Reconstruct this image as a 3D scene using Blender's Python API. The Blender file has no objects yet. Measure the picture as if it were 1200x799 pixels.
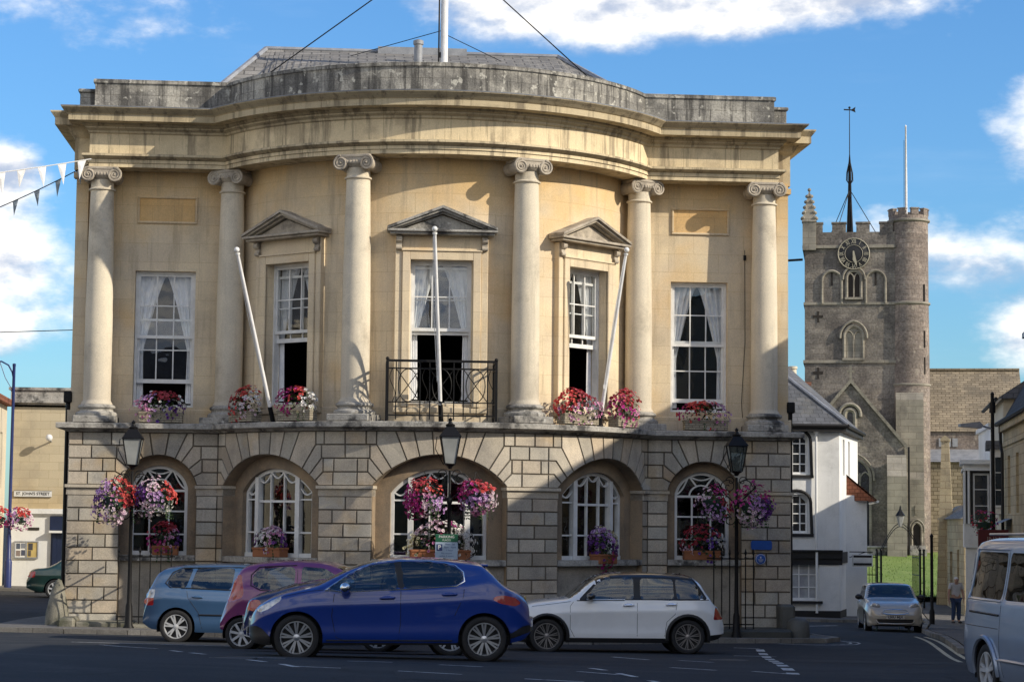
import bpy, bmesh, math, random
from mathutils import Vector, Matrix
sc = bpy.context.scene
COL = sc.collection
rnd = random.Random(11)
PI = math.pi
R_ = math.radians
# ------------------------------------------------------------------ mesh collector
class MB:
    def __init__(s):
        s.v = []; s.f = []; s.uv = []; s.c = []; s.mi = []; s.M = None
    def add(s, vs, fs, uv=None, col=(1, 1, 1), mi=0):
        b = len(s.v)
        if s.M is not None:
            vs = [s.M @ Vector(p) for p in vs]
        s.v += [tuple(p) for p in vs]
        for i, f in enumerate(fs):
            s.f.append([b + k for k in f]); s.uv.append(uv[i] if uv else None)
            s.c.append(col[i] if isinstance(col, list) else col); s.mi.append(mi)
        return s
    def box(s, x0, y0, z0, x1, y1, z1, **k):
        vs = [(x0,y0,z0),(x1,y0,z0),(x1,y1,z0),(x0,y1,z0),(x0,y0,z1),(x1,y0,z1),(x1,y1,z1),(x0,y1,z1)]
        return s.add(vs, [(3,2,1,0),(4,5,6,7),(0,1,5,4),(1,2,6,5),(2,3,7,6),(3,0,4,7)], **k)
    def cbox(s, x0, y0, z0, x1, y1, z1, c=.01, **k):
        # box with chamfered edges
        v = []; idx = {}
        for a in (0, 1):
            for b in (0, 1):
                for d in (0, 1):
                    X = (x0, x1)[a]; Y = (y0, y1)[b]; Z = (z0, z1)[d]
                    sx, sy, sz = (1, -1)[a], (1, -1)[b], (1, -1)[d]
                    for ax in range(3):
                        p = [X + sx*c, Y + sy*c, Z + sz*c]; p[ax] = (X, Y, Z)[ax]
                        idx[(a,b,d,ax)] = len(v); v.append(p)
        g = idx
        f = []
        for a in (0,1):
            q = [g[(a,b,d,0)] for b,d in ((0,0),(0,1),(1,1),(1,0))]; f.append(q if a == 0 else q[::-1])
            q = [g[(b,a,d,1)] for b,d in ((0,0),(1,0),(1,1),(0,1))]; f.append(q if a == 0 else q[::-1])
            q = [g[(b,d,a,2)] for b,d in ((0,0),(0,1),(1,1),(1,0))]; f.append(q if a == 0 else q[::-1])
            for d in (0,1):
                f.append([g[(a,d,0,0)], g[(a,d,1,0)], g[(a,d,1,1)], g[(a,d,0,1)]])
                f.append([g[(a,0,d,0)], g[(a,1,d,0)], g[(a,1,d,2)], g[(a,0,d,2)]])
                f.append([g[(0,a,d,1)], g[(1,a,d,1)], g[(1,a,d,2)], g[(0,a,d,2)]])
        for a in (0,1):
            for b in (0,1):
                for d in (0,1): f.append([g[(a,b,d,0)], g[(a,b,d,1)], g[(a,b,d,2)]])
        return s.add(v, f, **k)
    def prism(s, poly, y0, y1, **k):
        # polygon in xz extruded along y
        n = len(poly)
        vs = [(x, y0, z) for x, z in poly] + [(x, y1, z) for x, z in poly]
        fs = [tuple(range(n)), tuple(range(2*n-1, n-1, -1))] + [((i+1) % n, i, n+i, n+(i+1) % n) for i in range(n)]
        return s.add(vs, fs, **k)
    def prismz(s, poly, z0, z1, **k):
        n = len(poly)
        vs = [(x, y, z0) for x, y in poly] + [(x, y, z1) for x, y in poly]
        fs = [tuple(range(n-1, -1, -1)), tuple(range(n, 2*n))] + [(i, (i+1) % n, n+(i+1) % n, n+i) for i in range(n)]
        return s.add(vs, fs, **k)
    def tube(s, pts, r, n=6, closed=False, caps=True, **k):
        pts = [Vector(p) for p in pts]; m = len(pts)
        rr = r if isinstance(r, (list, tuple)) else [r]*m
        vs = []; fs = []; prev = None
        for i, p in enumerate(pts):
            a = pts[(i-1) % m] if (closed or i > 0) else p
            b = pts[(i+1) % m] if (closed or i < m-1) else p
            t = (b - a)
            if t.length < 1e-9: t = Vector((0, 0, 1))
            t.normalize()
            if prev is None:
                u = Vector((0, 0, 1)).cross(t)
                if u.length < .1: u = Vector((1, 0, 0)).cross(t)
            else:
                u = prev - t*prev.dot(t)
            u.normalize(); prev = u; w = t.cross(u)
            for q in range(n):
                an = 2*PI*q/n
                vs.append(p + (u*math.cos(an) + w*math.sin(an))*rr[i])
        for i in range(m if closed else m-1):
            for q in range(n):
                a = i*n+q; b = i*n+(q+1) % n; c = ((i+1) % m)*n
                fs.append((a, b, c+(q+1) % n, c+q))
        if caps and not closed:
            fs.append(tuple(range(n-1, -1, -1))); fs.append(tuple(range((m-1)*n, m*n)))
        return s.add(vs, fs, **k)
    def lathe(s, prof, c=(0, 0, 0), n=20, axis='z', caps=True, **k):
        vs = []; fs = []
        for r, h in prof:
            for q in range(n):
                a = 2*PI*q/n; x, y = r*math.cos(a), r*math.sin(a)
                p = (x, y, h) if axis == 'z' else ((x, h, y) if axis == 'y' else (h, x, y))
                vs.append((c[0]+p[0], c[1]+p[1], c[2]+p[2]))
        for i in range(len(prof)-1):
            for q in range(n):
                fs.append((i*n+q, i*n+(q+1) % n, (i+1)*n+(q+1) % n, (i+1)*n+q))
        if caps and prof[0][0] > 1e-6: fs.append(tuple(range(n-1, -1, -1)))
        if caps and prof[-1][0] > 1e-6: fs.append(tuple(range((len(prof)-1)*n, len(prof)*n)))
        return s.add(vs, fs, **k)
    def ball(s, c, r, n=10, m=6, **k):
        if not isinstance(r, (tuple, list)): r = (r, r, r)
        vs = []; fs = []
        for i in range(m+1):
            th = PI*i/m
            for q in range(n):
                a = 2*PI*q/n
                vs.append((c[0]+r[0]*math.sin(th)*math.cos(a), c[1]+r[1]*math.sin(th)*math.sin(a), c[2]-r[2]*math.cos(th)))
        for i in range(m):
            for q in range(n):
                fs.append((i*n+q, i*n+(q+1) % n, (i+1)*n+(q+1) % n, (i+1)*n+q))
        return s.add(vs, fs, **k)
    def quad(s, a, b, c, d, **k): return s.add([a, b, c, d], [(0, 1, 2, 3)], **k)
    def poly(s, pts, **k): return s.add(pts, [tuple(range(len(pts)))], **k)
    def build(s, name, mat, parent=None, smooth=None, bevel=0, recalc=False):
        me = bpy.data.meshes.new(name)
        me.from_pydata(s.v, [], s.f)
        uvl = me.uv_layers.new(name='UVMap'); ca = me.color_attributes.new('Col', 'FLOAT_COLOR', 'CORNER')
        U = []; K = []
        for i, p in enumerate(me.polygons):
            uv = s.uv[i]
            if uv is None:
                n = p.normal
                if abs(n.z) > .7: uv = [(s.v[k][0], s.v[k][1]) for k in s.f[i]]
                else:
                    l = math.hypot(n.x, n.y) or 1; tx, ty = -n.y/l, n.x/l
                    uv = [(s.v[k][0]*tx + s.v[k][1]*ty, s.v[k][2]) for k in s.f[i]]
            for q in uv: U += [q[0], q[1]]
            c = s.c[i]
            for q in s.f[i]: K += [c[0], c[1], c[2], 1.0]
        me.uv_layers['UVMap'].data.foreach_set('uv', U); me.color_attributes['Col'].data.foreach_set('color', K)
        mats = mat if isinstance(mat, (list, tuple)) else [mat]
        for m in mats: me.materials.append(m)
        if len(mats) > 1: me.polygons.foreach_set('material_index', s.mi)
        if recalc:
            bm = bmesh.new(); bm.from_mesh(me); bmesh.ops.recalc_face_normals(bm, faces=bm.faces[:]); bm.to_mesh(me); bm.free()
        if smooth is not None:
            me.shade_smooth(); me.set_sharp_from_angle(angle=R_(smooth))
        else: me.shade_flat()
        me.validate(); me.update()
        o = bpy.data.objects.new(name, me); COL.objects.link(o)
        if parent: o.parent = parent
        if bevel:
            m = o.modifiers.new('edge', 'BEVEL'); m.width = bevel; m.segments = 2; m.limit_method = 'ANGLE'; m.angle_limit = R_(40)
        return o
def thing(name, label, cat, loc=(0, 0, 0), rz=0, group=None):
    o = bpy.data.objects.new(name, None); o.empty_display_size = .3; COL.objects.link(o)
    o.location = loc; o.rotation_euler = (0, 0, rz)
    return tag(o, label, cat, group)
def tag(o, label, cat, group=None):
    o['label'] = label; o['category'] = cat
    if group: o['group'] = group
    return o
def struct(o): o['kind'] = 'structure'; return o
def copy_tree(o, parent=None):
    c = o.copy(); COL.objects.link(c)
    if parent: c.parent = parent
    for ch in list(o.children): copy_tree(ch, c)
    return c
def text_mesh(txt, size, align='CENTER', bold=0.0):
    cu = bpy.data.curves.new('t', 'FONT'); cu.body = txt; cu.size = size; cu.align_x = align; cu.align_y = 'CENTER'
    cu.offset = bold; cu.resolution_u = 3
    ob = bpy.data.objects.new('t', cu); COL.objects.link(ob)
    me = bpy.data.meshes.new_from_object(ob)
    vs = [tuple(v.co) for v in me.vertices]; fs = [tuple(p.vertices) for p in me.polygons]
    bpy.data.objects.remove(ob); bpy.data.meshes.remove(me); bpy.data.curves.remove(cu)
    return vs, fs
def add_text(mb, txt, size, M, bold=0.0, **k):
    # text drawn upright in local xz (facing -y), placed by M
    vs, fs = text_mesh(txt, size, bold=bold)
    old = mb.M; mb.M = M
    mb.add([(x, 0, y) for x, y, z in vs], fs, **k); mb.M = old
def pchip(P):
    xs = [p[0] for p in P]; ys = [p[1] for p in P]; n = len(P)
    h = [xs[i+1]-xs[i] for i in range(n-1)]; d = [(ys[i+1]-ys[i])/h[i] for i in range(n-1)]
    m = [0]*n; m[0] = d[0]; m[-1] = d[-1]
    for i in range(1, n-1):
        if d[i-1]*d[i] > 0:
            w1 = 2*h[i]+h[i-1]; w2 = h[i]+2*h[i-1]; m[i] = (w1+w2)/(w1/d[i-1]+w2/d[i])
    def f(x):
        if x <= xs[0]: return ys[0]
        if x >= xs[-1]: return ys[-1]
        i = max(k for k in range(n-1) if xs[k] <= x); t = (x-xs[i])/h[i]
        return ((1+2*t)*(1-t)**2*ys[i] + t*(1-t)**2*h[i]*m[i] + t*t*(3-2*t)*ys[i+1] + t*t*(t-1)*h[i]*m[i+1])
    return f
def sstep(a, b, x):
    t = min(1, max(0, (x-a)/(b-a))); return t*t*(3-2*t)
# ------------------------------------------------------------------ materials
def nd(nt, typ, ins=None, **props):
    n = nt.nodes.new(typ)
    for k, v in props.items(): setattr(n, k, v)
    for k, v in (ins or {}).items():
        if isinstance(v, bpy.types.NodeSocket): nt.links.new(v, n.inputs[k])
        else: n.inputs[k].default_value = v
    return n
def c4(c): return (c[0], c[1], c[2], 1)
def mixc(nt, f, a, b, mode='MIX'):
    n = nt.nodes.new('ShaderNodeMix'); n.data_type = 'RGBA'; n.blend_type = mode
    for i, v in ((0, f), (6, a), (7, b)):
        if isinstance(v, bpy.types.NodeSocket): nt.links.new(v, n.inputs[i])
        else: n.inputs[i].default_value = c4(v) if isinstance(v, (tuple, list)) else v
    return n.outputs[2]
def mrange(nt, v, a, b, c=0., d=1.):
    return nd(nt, 'ShaderNodeMapRange', {0: v, 1: a, 2: b, 3: c, 4: d}, interpolation_type='SMOOTHSTEP').outputs[0]
def mth(nt, op, a, b=0.): return nd(nt, 'ShaderNodeMath', {0: a, 1: b}, operation=op).outputs[0]
def noi(nt, vec, scale, detail=5, rough=.6): return nd(nt, 'ShaderNodeTexNoise', {'Vector': vec, 'Scale': scale, 'Detail': detail, 'Roughness': rough}).outputs[0]
def newmat(name):
    m = bpy.data.materials.new(name); m.use_nodes = True; nt = m.node_tree; nt.nodes.clear()
    out = nd(nt, 'ShaderNodeOutputMaterial'); p = nd(nt, 'ShaderNodeBsdfPrincipled'); nt.links.new(p.outputs[0], out.inputs[0])
    return m, nt, p, out
def surf(name, c1, c2=None, scale=2.0, rough=.85, brick=None, joint=None, streak=None, grime=None, spots=None, zmix=None, bump=.25, bscale=40, fine=.25, metal=0, spec=.3, attr=True, coat=0, coat_rough=.05):
    """procedural surface: two-tone noise + optional masonry joints, vertical streaks, grime patches, lichen spots, height stain"""
    m, nt, p, out = newmat(name)
    tc = nd(nt, 'ShaderNodeTexCoord'); ob = tc.outputs['Object']
    col = mixc(nt, mrange(nt, noi(nt, ob, scale), .35, .65), c1, c2 or c1)
    if zmix:
        z = nd(nt, 'ShaderNodeSeparateXYZ', {0: ob}).outputs[2]
        for z0, z1, cc, am in zmix:
            f = mrange(nt, mth(nt, 'ADD', z, mth(nt, 'MULTIPLY', mth(nt, 'SUBTRACT', noi(nt, ob, .9, 4), .5), 2.2)), z0, z1, 0, am)
            col = mixc(nt, f, col, cc)
    hgt = noi(nt, ob, bscale, 6, .65)
    if brick:
        w, h, mo, tone = brick
        bt = nd(nt, 'ShaderNodeTexBrick', {'Vector': tc.outputs['UV'], 'Color1': (1, 1, 1, 1), 'Color2': (tone, tone, tone, 1), 'Mortar': c4(joint or (.5, .5, .5)), 'Scale': 1.0, 'Mortar Size': mo, 'Mortar Smooth': .3, 'Brick Width': w, 'Row Height': h, 'Bias': 0.0})
        bt.offset = .5
        col = mixc(nt, 1.0, col, bt.outputs['Color'], 'MULTIPLY')
    if grime:
        sc_, a, b, cc, am = grime
        col = mixc(nt, mrange(nt, noi(nt, ob, sc_, 7, .65), a, b, 0, am), col, cc)
    if streak:
        a, b, cc, am = streak
        mp = nd(nt, 'ShaderNodeMapping', {0: ob, 3: (5, 5, .35)}).outputs[0]
        col = mixc(nt, mrange(nt, noi(nt, mp, 1.0, 5, .7), a, b, 0, am), col, cc)
    if spots:
        sc_, a, b, cc, am = spots
        col = mixc(nt, mrange(nt, noi(nt, ob, sc_, 3, .5), a, b, 0, am), col, cc)
    if fine:
        col = mixc(nt, 1.0, col, nd(nt, 'ShaderNodeCombineColor', {0: mrange(nt, hgt, .2, .8, 1-fine, 1+fine*.6), 1: mrange(nt, hgt, .2, .8, 1-fine, 1+fine*.6), 2: mrange(nt, hgt, .2, .8, 1-fine, 1+fine*.6)}).outputs[0], 'MULTIPLY')
    if attr:
        col = mixc(nt, 1.0, col, nd(nt, 'ShaderNodeAttribute', attribute_name='Col').outputs['Color'], 'MULTIPLY')
    nt.links.new(col, p.inputs['Base Color'])
    p.inputs['Roughness'].default_value = rough; p.inputs['Metallic'].default_value = metal; p.inputs['Specular IOR Level'].default_value = spec
    if coat: p.inputs['Coat Weight'].default_value = coat; p.inputs['Coat Roughness'].default_value = coat_rough
    if bump:
        b = nd(nt, 'ShaderNodeBump', {'Height': hgt, 'Strength': bump, 'Distance': .02})
        if brick:
            b2 = nd(nt, 'ShaderNodeBump', {'Height': bt.outputs['Fac'], 'Strength': .35, 'Distance': -.02, 'Normal': b.outputs[0]}); b = b2
        nt.links.new(b.outputs[0], p.inputs['Normal'])
    return m
def glass(name, tint=(.55, .6, .6), refl=.1, rough=.01):
    m, nt, p, out = newmat(name); nt.nodes.remove(p)
    tr = nd(nt, 'ShaderNodeBsdfTransparent', {0: c4(tint)}); gl = nd(nt, 'ShaderNodeBsdfGlossy', {'Color': (.95, .97, 1, 1), 'Roughness': rough})
    tc = nd(nt, 'ShaderNodeTexCoord')
    bp = nd(nt, 'ShaderNodeBump', {'Height': noi(nt, tc.outputs['Object'], 1.6, 2), 'Strength': .06, 'Distance': .05}); nt.links.new(bp.outputs[0], gl.inputs['Normal'])
    lw = nd(nt, 'ShaderNodeLayerWeight', {'Blend': .5}).outputs['Facing']
    f = mth(nt, 'ADD', mth(nt, 'MULTIPLY', mth(nt, 'POWER', lw, 4.0), .85), refl)
    mx = nd(nt, 'ShaderNodeMixShader', {0: f, 1: tr.outputs[0], 2: gl.outputs[0]}); nt.links.new(mx.outputs[0], out.inputs[0])
    return m
def leafy(name, rough=.6, trans=.25):
    m, nt, p, out = newmat(name)
    a = nd(nt, 'ShaderNodeAttribute', attribute_name='Col').outputs['Color']
    tc = nd(nt, 'ShaderNodeTexCoord')
    col = mixc(nt, mrange(nt, noi(nt, tc.outputs['Object'], 9, 3), .3, .7, 0, .35), a, (.02, .03, .015))
    nt.links.new(col, p.inputs['Base Color']); p.inputs['Roughness'].default_value = rough
    t = nd(nt, 'ShaderNodeBsdfTranslucent', {0: col}); mx = nd(nt, 'ShaderNodeMixShader', {0: trans, 1: p.outputs[0], 2: t.outputs[0]})
    nt.links.new(mx.outputs[0], out.inputs[0]); return m
def paint(name, c, metal=.0, flake=.1, rough=.32):
    return surf(name, c, tuple(min(1, x*1.12) for x in c), scale=.7, rough=rough, bump=0, fine=.03, bscale=300, metal=metal, spec=.5, coat=1.0, coat_rough=.03, grime=(1.3, .5, .8, (.10, .095, .085), .10))
def plain(name, c, rough=.6, metal=0, fine=.15, bump=.1, spec=.4, **k): return surf(name, c, tuple(x*.86 for x in c), scale=4, rough=rough, bump=bump, bscale=60, fine=fine, metal=metal, spec=spec, **k)
MT = {}
MT['ashlar'] = surf('honey_ashlar', (.76, .63, .43), (.69, .575, .415), scale=.8, brick=(1.15, .42, .005, .93), joint=(.76, .72, .65), zmix=[(7.9, 9.6, (.66, .43, .17), .72), (5.0, 3.6, (.50, .43, .33), .65)],
    grime=(.6, .47, .66, (.43, .365, .27), .5), streak=(.50, .70, (.36, .29, .20), .5), spots=(.75, .50, .72, (.68, .45, .19), .5), bump=.15, bscale=45, fine=.18)
MT['column'] = surf('column_stone', (.72, .64, .50), (.64, .575, .455), scale=1.4, zmix=[(6.0, 3.9, (.47, .42, .345), .7)], grime=(.9, .5, .72, (.27, .23, .175), .6), spots=(14, .66, .72, (.55, .52, .45), .5), streak=(.5, .8, (.30, .25, .18), .5), bump=.25, bscale=55, fine=.22)
MT['cap'] = surf('carved_stone', (.50, .44, .35), (.40, .35, .285), scale=5, grime=(3, .45, .7, (.13, .115, .10), .7), bump=.3, bscale=60, fine=.25)
MT['entab'] = surf('entablature_stone', (.76, .635, .42), (.68, .56, .36), scale=1.0, brick=(1.3, 3.0, .005, .92), joint=(.6, .55, .5), grime=(1.1, .48, .64, (.40, .32, .21), .6), streak=(.49, .64, (.21, .17, .12), .7), bump=.15, fine=.16)
MT['parapet'] = surf('lichened_stone', (.46, .435, .375), (.30, .285, .255), scale=1.3, brick=(.95, .32, .006, .85), joint=(.45, .43, .4), grime=(1.1, .42, .62, (.10, .096, .09), .75), streak=(.46, .60, (.06, .057, .053), .8), spots=(6.5, .60, .68, (.55, .53, .46), .75), bump=.5, bscale=30, fine=.4)
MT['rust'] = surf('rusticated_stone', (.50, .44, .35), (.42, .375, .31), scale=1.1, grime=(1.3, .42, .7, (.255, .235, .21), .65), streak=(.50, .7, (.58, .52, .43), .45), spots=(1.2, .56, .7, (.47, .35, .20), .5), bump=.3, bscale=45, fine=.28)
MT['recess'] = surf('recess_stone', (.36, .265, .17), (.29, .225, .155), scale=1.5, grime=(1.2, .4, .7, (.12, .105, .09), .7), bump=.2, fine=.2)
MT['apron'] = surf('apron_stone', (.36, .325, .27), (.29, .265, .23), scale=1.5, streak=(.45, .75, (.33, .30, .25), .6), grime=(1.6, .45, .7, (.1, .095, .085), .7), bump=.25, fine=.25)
MT['ledge'] = surf('weathered_ledge_stone', (.42, .40, .36), (.26, .25, .23), scale=2.2, grime=(2.2, .5, .64, (.045, .044, .045), .85), streak=(.55, .8, (.09, .085, .08), .6), spots=(9, .62, .7, (.6, .59, .55), .6), bump=.5, bscale=25, fine=.35)
MT['lead'] = surf('lead_flashing', (.30, .31, .33), (.22, .23, .25), scale=3, rough=.5, bump=.2, fine=.2, spec=.5)
MT['slate'] = surf('stone_slates', (.32, .30, .27), (.24, .23, .215), scale=2, brick=(.45, .28, .02, .7), joint=(.35, .35, .35), grime=(1.5, .5, .7, (.13, .125, .12), .6), bump=.4, fine=.3)
MT['white'] = plain('white_paint', (.78, .78, .76), rough=.45, fine=.06, bump=.04)
MT['pole'] = surf('white_pole_paint', (.80, .80, .79), (.66, .66, .66), scale=3, rough=.4, streak=(.6, .8, (.35, .33, .3), .4), bump=.05, fine=.08)
MT['iron'] = plain('black_iron', (.009, .009, .010), rough=.5, fine=.3, bump=.15, spec=.2)
MT['glass'] = glass('window_glass', (.95, .96, .96), .075)
MT['curtain'] = surf('net_curtain', (.86, .86, .86), (.76, .77, .79), scale=6, rough=.9, bump=.1, fine=.1)
MT['dark'] = plain('dark_interior', (.035, .028, .024), rough=.9)
MT['leaf'] = leafy('leaves'); MT['petal'] = leafy('petals', .55, .3)
MT['wicker'] = surf('trough_stone', (.40, .36, .28), (.33, .29, .22), scale=6, brick=(.16, .05, .008, .75), joint=(.35, .33, .3), bump=.4, fine=.25)
MT['terracotta'] = plain('terracotta', (.33, .13, .06), rough=.8)
MT['basket'] = plain('green_basket', (.025, .06, .05), rough=.6)
MT['lampglass'] = surf('frosted_lamp_glass', (.34, .35, .34), (.26, .27, .26), scale=3, rough=.25, bump=0, fine=.05, spec=.6)
MT['asphalt'] = surf('asphalt', (.031, .034, .040), (.024, .027, .032), scale=.35, rough=.86, grime=(.9, .52, .66, (.062, .062, .062), .5), spots=(.22, .54, .6, (.024, .026, .030), .6), bump=.55, bscale=28, fine=.5, spec=.25)
def cracks(m):
    nt = m.node_tree; p = [n for n in nt.nodes if n.type == 'BSDF_PRINCIPLED'][0]; src = p.inputs['Base Color'].links[0].from_socket
    ob = nd(nt, 'ShaderNodeTexCoord').outputs['Object']; wv = nd(nt, 'ShaderNodeVectorMath', {0: ob, 1: nd(nt, 'ShaderNodeTexNoise', {'Vector': ob, 'Scale': .9, 'Detail': 5}).outputs['Color']}, operation='ADD').outputs[0]
    v = nd(nt, 'ShaderNodeTexVoronoi', {'Vector': wv, 'Scale': .28}, feature='DISTANCE_TO_EDGE').outputs['Distance']
    f = mth(nt, 'MULTIPLY', mrange(nt, v, .004, .012, .75, 0), mrange(nt, noi(nt, ob, .25, 2), .45, .6))
    lane = mrange(nt, noi(nt, nd(nt, 'ShaderNodeMapping', {0: ob, 3: (.08, 1.1, 1)}).outputs[0], 1.0, 4), .45, .7, 0, .35)
    c = mixc(nt, lane, src, (.055, .058, .064)); nt.links.new(mixc(nt, f, c, (.012, .012, .013)), p.inputs['Base Color'])
cracks(MT['asphalt'])
MT['road'] = surf('street_asphalt', (.085, .084, .083), (.066, .066, .067), scale=.4, rough=.88, grime=(.8, .5, .7, (.11, .105, .098), .5), bump=.5, bscale=28, fine=.45)
MT['paving'] = surf('paving_flags', (.20, .185, .165), (.155, .148, .138), scale=1.2, brick=(.75, .55, .012, .82), joint=(.4, .4, .4), grime=(1.0, .5, .7, (.10, .095, .09), .5), bump=.3, fine=.3)
MT['kerb'] = surf('kerb_stone', (.32, .30, .265), (.24, .225, .20), scale=2, brick=(.9, 3, .01, .8), joint=(.4, .4, .4), grime=(2, .5, .7, (.12, .115, .10), .6), bump=.4, fine=.3)
MT['mossy'] = surf('mossy_stone', (.25, .235, .19), (.16, .155, .125), scale=2, grime=(2, .45, .65, (.075, .08, .05), .7), bump=.5, fine=.35)
MT['line'] = surf('road_paint', (.62, .62, .60), (.50, .50, .49), scale=5, rough=.75, grime=(9, .5, .62, (.12, .12, .12), .8), bump=.2, fine=.2)
MT['yline'] = surf('faded_yellow_road_paint', (.62, .56, .36), (.50, .47, .36), scale=5, rough=.75, grime=(9, .52, .64, (.14, .13, .12), .8), bump=.2, fine=.2)
MT['grass'] = surf('lawn_grass', (.21, .28, .07), (.15, .225, .045), scale=.7, rough=.8, grime=(1.2, .45, .7, (.25, .30, .10), .5), bump=.6, bscale=18, fine=.3)
MT['rubber'] = plain('tyre_rubber', (.022, .022, .023), rough=.75, fine=.25)
MT['plastic'] = plain('black_plastic', (.020, .020, .022), rough=.5, fine=.15)
MT['alloy'] = surf('alloy', (.58, .59, .61), (.50, .51, .53), scale=4, rough=.3, metal=.85, bump=0, fine=.05)
MT['silverplastic'] = surf('wheel_trim', (.55, .56, .57), (.47, .48, .49), scale=4, rough=.35, metal=.2, bump=0, fine=.08)
MT['darkalloy'] = surf('dark_alloy', (.30, .28, .27), (.22, .21, .2), scale=4, rough=.35, metal=.6, bump=0, fine=.05)
MT['chrome'] = surf('chrome', (.75, .76, .78), rough=.12, metal=1, bump=0, fine=.03)
MT['carglass'] = glass('car_glass', (.34, .42, .45), .09)
MT['tint'] = glass('tinted_car_glass', (.10, .12, .13), .08)
MT['redlamp'] = surf('red_lens', (.42, .012, .015), (.30, .01, .012), scale=6, rough=.12, bump=0, fine=.1, spec=.6, coat=1)
MT['clearlamp'] = surf('clear_lens', (.55, .58, .62), (.30, .32, .35), scale=9, rough=.08, bump=0, fine=.15, spec=.8, coat=1, metal=.3)
MT['orange'] = plain('amber_lens', (.55, .18, .02), rough=.15)
MT['seat'] = plain('dark_upholstery', (.045, .045, .05), rough=.85)
MT['plate'] = plain('white_plate', (.70, .70, .68), rough=.4, fine=.04)
MT['yplate'] = plain('yellow_plate', (.70, .52, .06), rough=.4, fine=.04)
MT['black'] = plain('black_letters', (.012, .012, .014), rough=.5)
MT['blueplaque'] = plain('blue_enamel', (.02, .10, .42), rough=.35, fine=.1)
# ------------------------------------------------------------------ camera, sun, sky
cam = bpy.data.cameras.new('camera'); co = bpy.data.objects.new('camera', cam); COL.objects.link(co)
cam.sensor_width = 36; cam.lens = 2501.8*36/1200; cam.clip_start = .5; cam.clip_end = 3000
yaw, pit, rol = .0818, .0846, .0104
fw = Vector((math.sin(yaw)*math.cos(pit), math.cos(yaw)*math.cos(pit), math.sin(pit)))
rt = Vector((math.cos(yaw), -math.sin(yaw), 0)); up = rt.cross(fw)
# photograph leans clockwise by a fraction of a degree: camera rolls the other way
rt2 = rt*math.cos(rol) + up*math.sin(rol); up2 = up*math.cos(rol) - rt*math.sin(rol)
co.matrix_world = Matrix(((rt2.x, up2.x, -fw.x, -2.1703), (rt2.y, up2.y, -fw.y, -47.2632), (rt2.z, up2.z, -fw.z, 1.8878), (0, 0, 0, 1)))
sc.camera = co
SUN_AZ, SUN_EL = R_(28), R_(27.3)       # azimuth measured from +x towards -y
sd = Vector((math.cos(SUN_AZ)*math.cos(SUN_EL), -math.sin(SUN_AZ)*math.cos(SUN_EL), math.sin(SUN_EL)))
sl = bpy.data.lights.new('sun', 'SUN'); sl.energy = 5.0; sl.angle = R_(.5); sl.color = (1.0, .90, .74)
so = bpy.data.objects.new('sun', sl); COL.objects.link(so); so.rotation_euler = sd.to_track_quat('Z', 'Y').to_euler(); so.location = (40, -40, 40)
sc.view_settings.view_transform = 'Standard'; sc.view_settings.look = 'None'; sc.view_settings.exposure = 0
w = bpy.data.worlds.new('World'); sc.world = w; w.use_nodes = True; nt = w.node_tree; nt.nodes.clear()
sky = nd(nt, 'ShaderNodeTexSky', sky_type='NISHITA', sun_disc=False, sun_elevation=SUN_EL, sun_rotation=PI/2+SUN_AZ, air_density=1.25, dust_density=.4, ozone_density=2.5, altitude=100)
geo = nd(nt, 'ShaderNodeTexCoord').outputs['Generated']
sep = nd(nt, 'ShaderNodeSeparateXYZ', {0: geo})
# cumulus: noise thresholded, its cover raised in drifts that lie at fixed bearings over the town
mp = nd(nt, 'ShaderNodeMapping', {0: geo, 3: (1.0, 1.0, 1.9)}).outputs[0]
n1 = noi(nt, mp, 9, 9, .58); n2 = noi(nt, mp, 26, 6, .6)
den = mth(nt, 'ADD', mth(nt, 'MULTIPLY', mth(nt, 'SUBTRACT', n1, .5), 2.6), mth(nt, 'MULTIPLY', mth(nt, 'SUBTRACT', n2, .5), .7))
DRIFT = [(.150, .243, .085, .019, .85), (.205, .247, .055, .018, .85), (.10, .236, .03, .010, .6), (.338, .198, .032, .016, 1.5), (.352, .172, .034, .012, 1.5), (.345, .088, .045, .020, 1.05), (-.165, .120, .034, .034, 1.15), (-.150, .155, .025, .014, .8), (-.09, .222, .06, .014, .5), (-.140, .245, .06, .010, .7), (.02, .25, .03, .006, .3), (.27, .12, .05, .02, .35), (.30, .235, .03, .01, .35)]
cov = None
for cx, cz, a, b, am in DRIFT:
    dx = mth(nt, 'DIVIDE', mth(nt, 'SUBTRACT', sep.outputs[0], cx), a); dz = mth(nt, 'DIVIDE', mth(nt, 'SUBTRACT', sep.outputs[2], cz), b)
    d = mth(nt, 'ADD', mth(nt, 'MULTIPLY', dx, dx), mth(nt, 'MULTIPLY', dz, dz))
    e = mth(nt, 'MULTIPLY', mth(nt, 'POWER', 2.718, mth(nt, 'MULTIPLY', d, -.7)), am*.92)
    cov = e if cov is None else mth(nt, 'ADD', cov, e)
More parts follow.
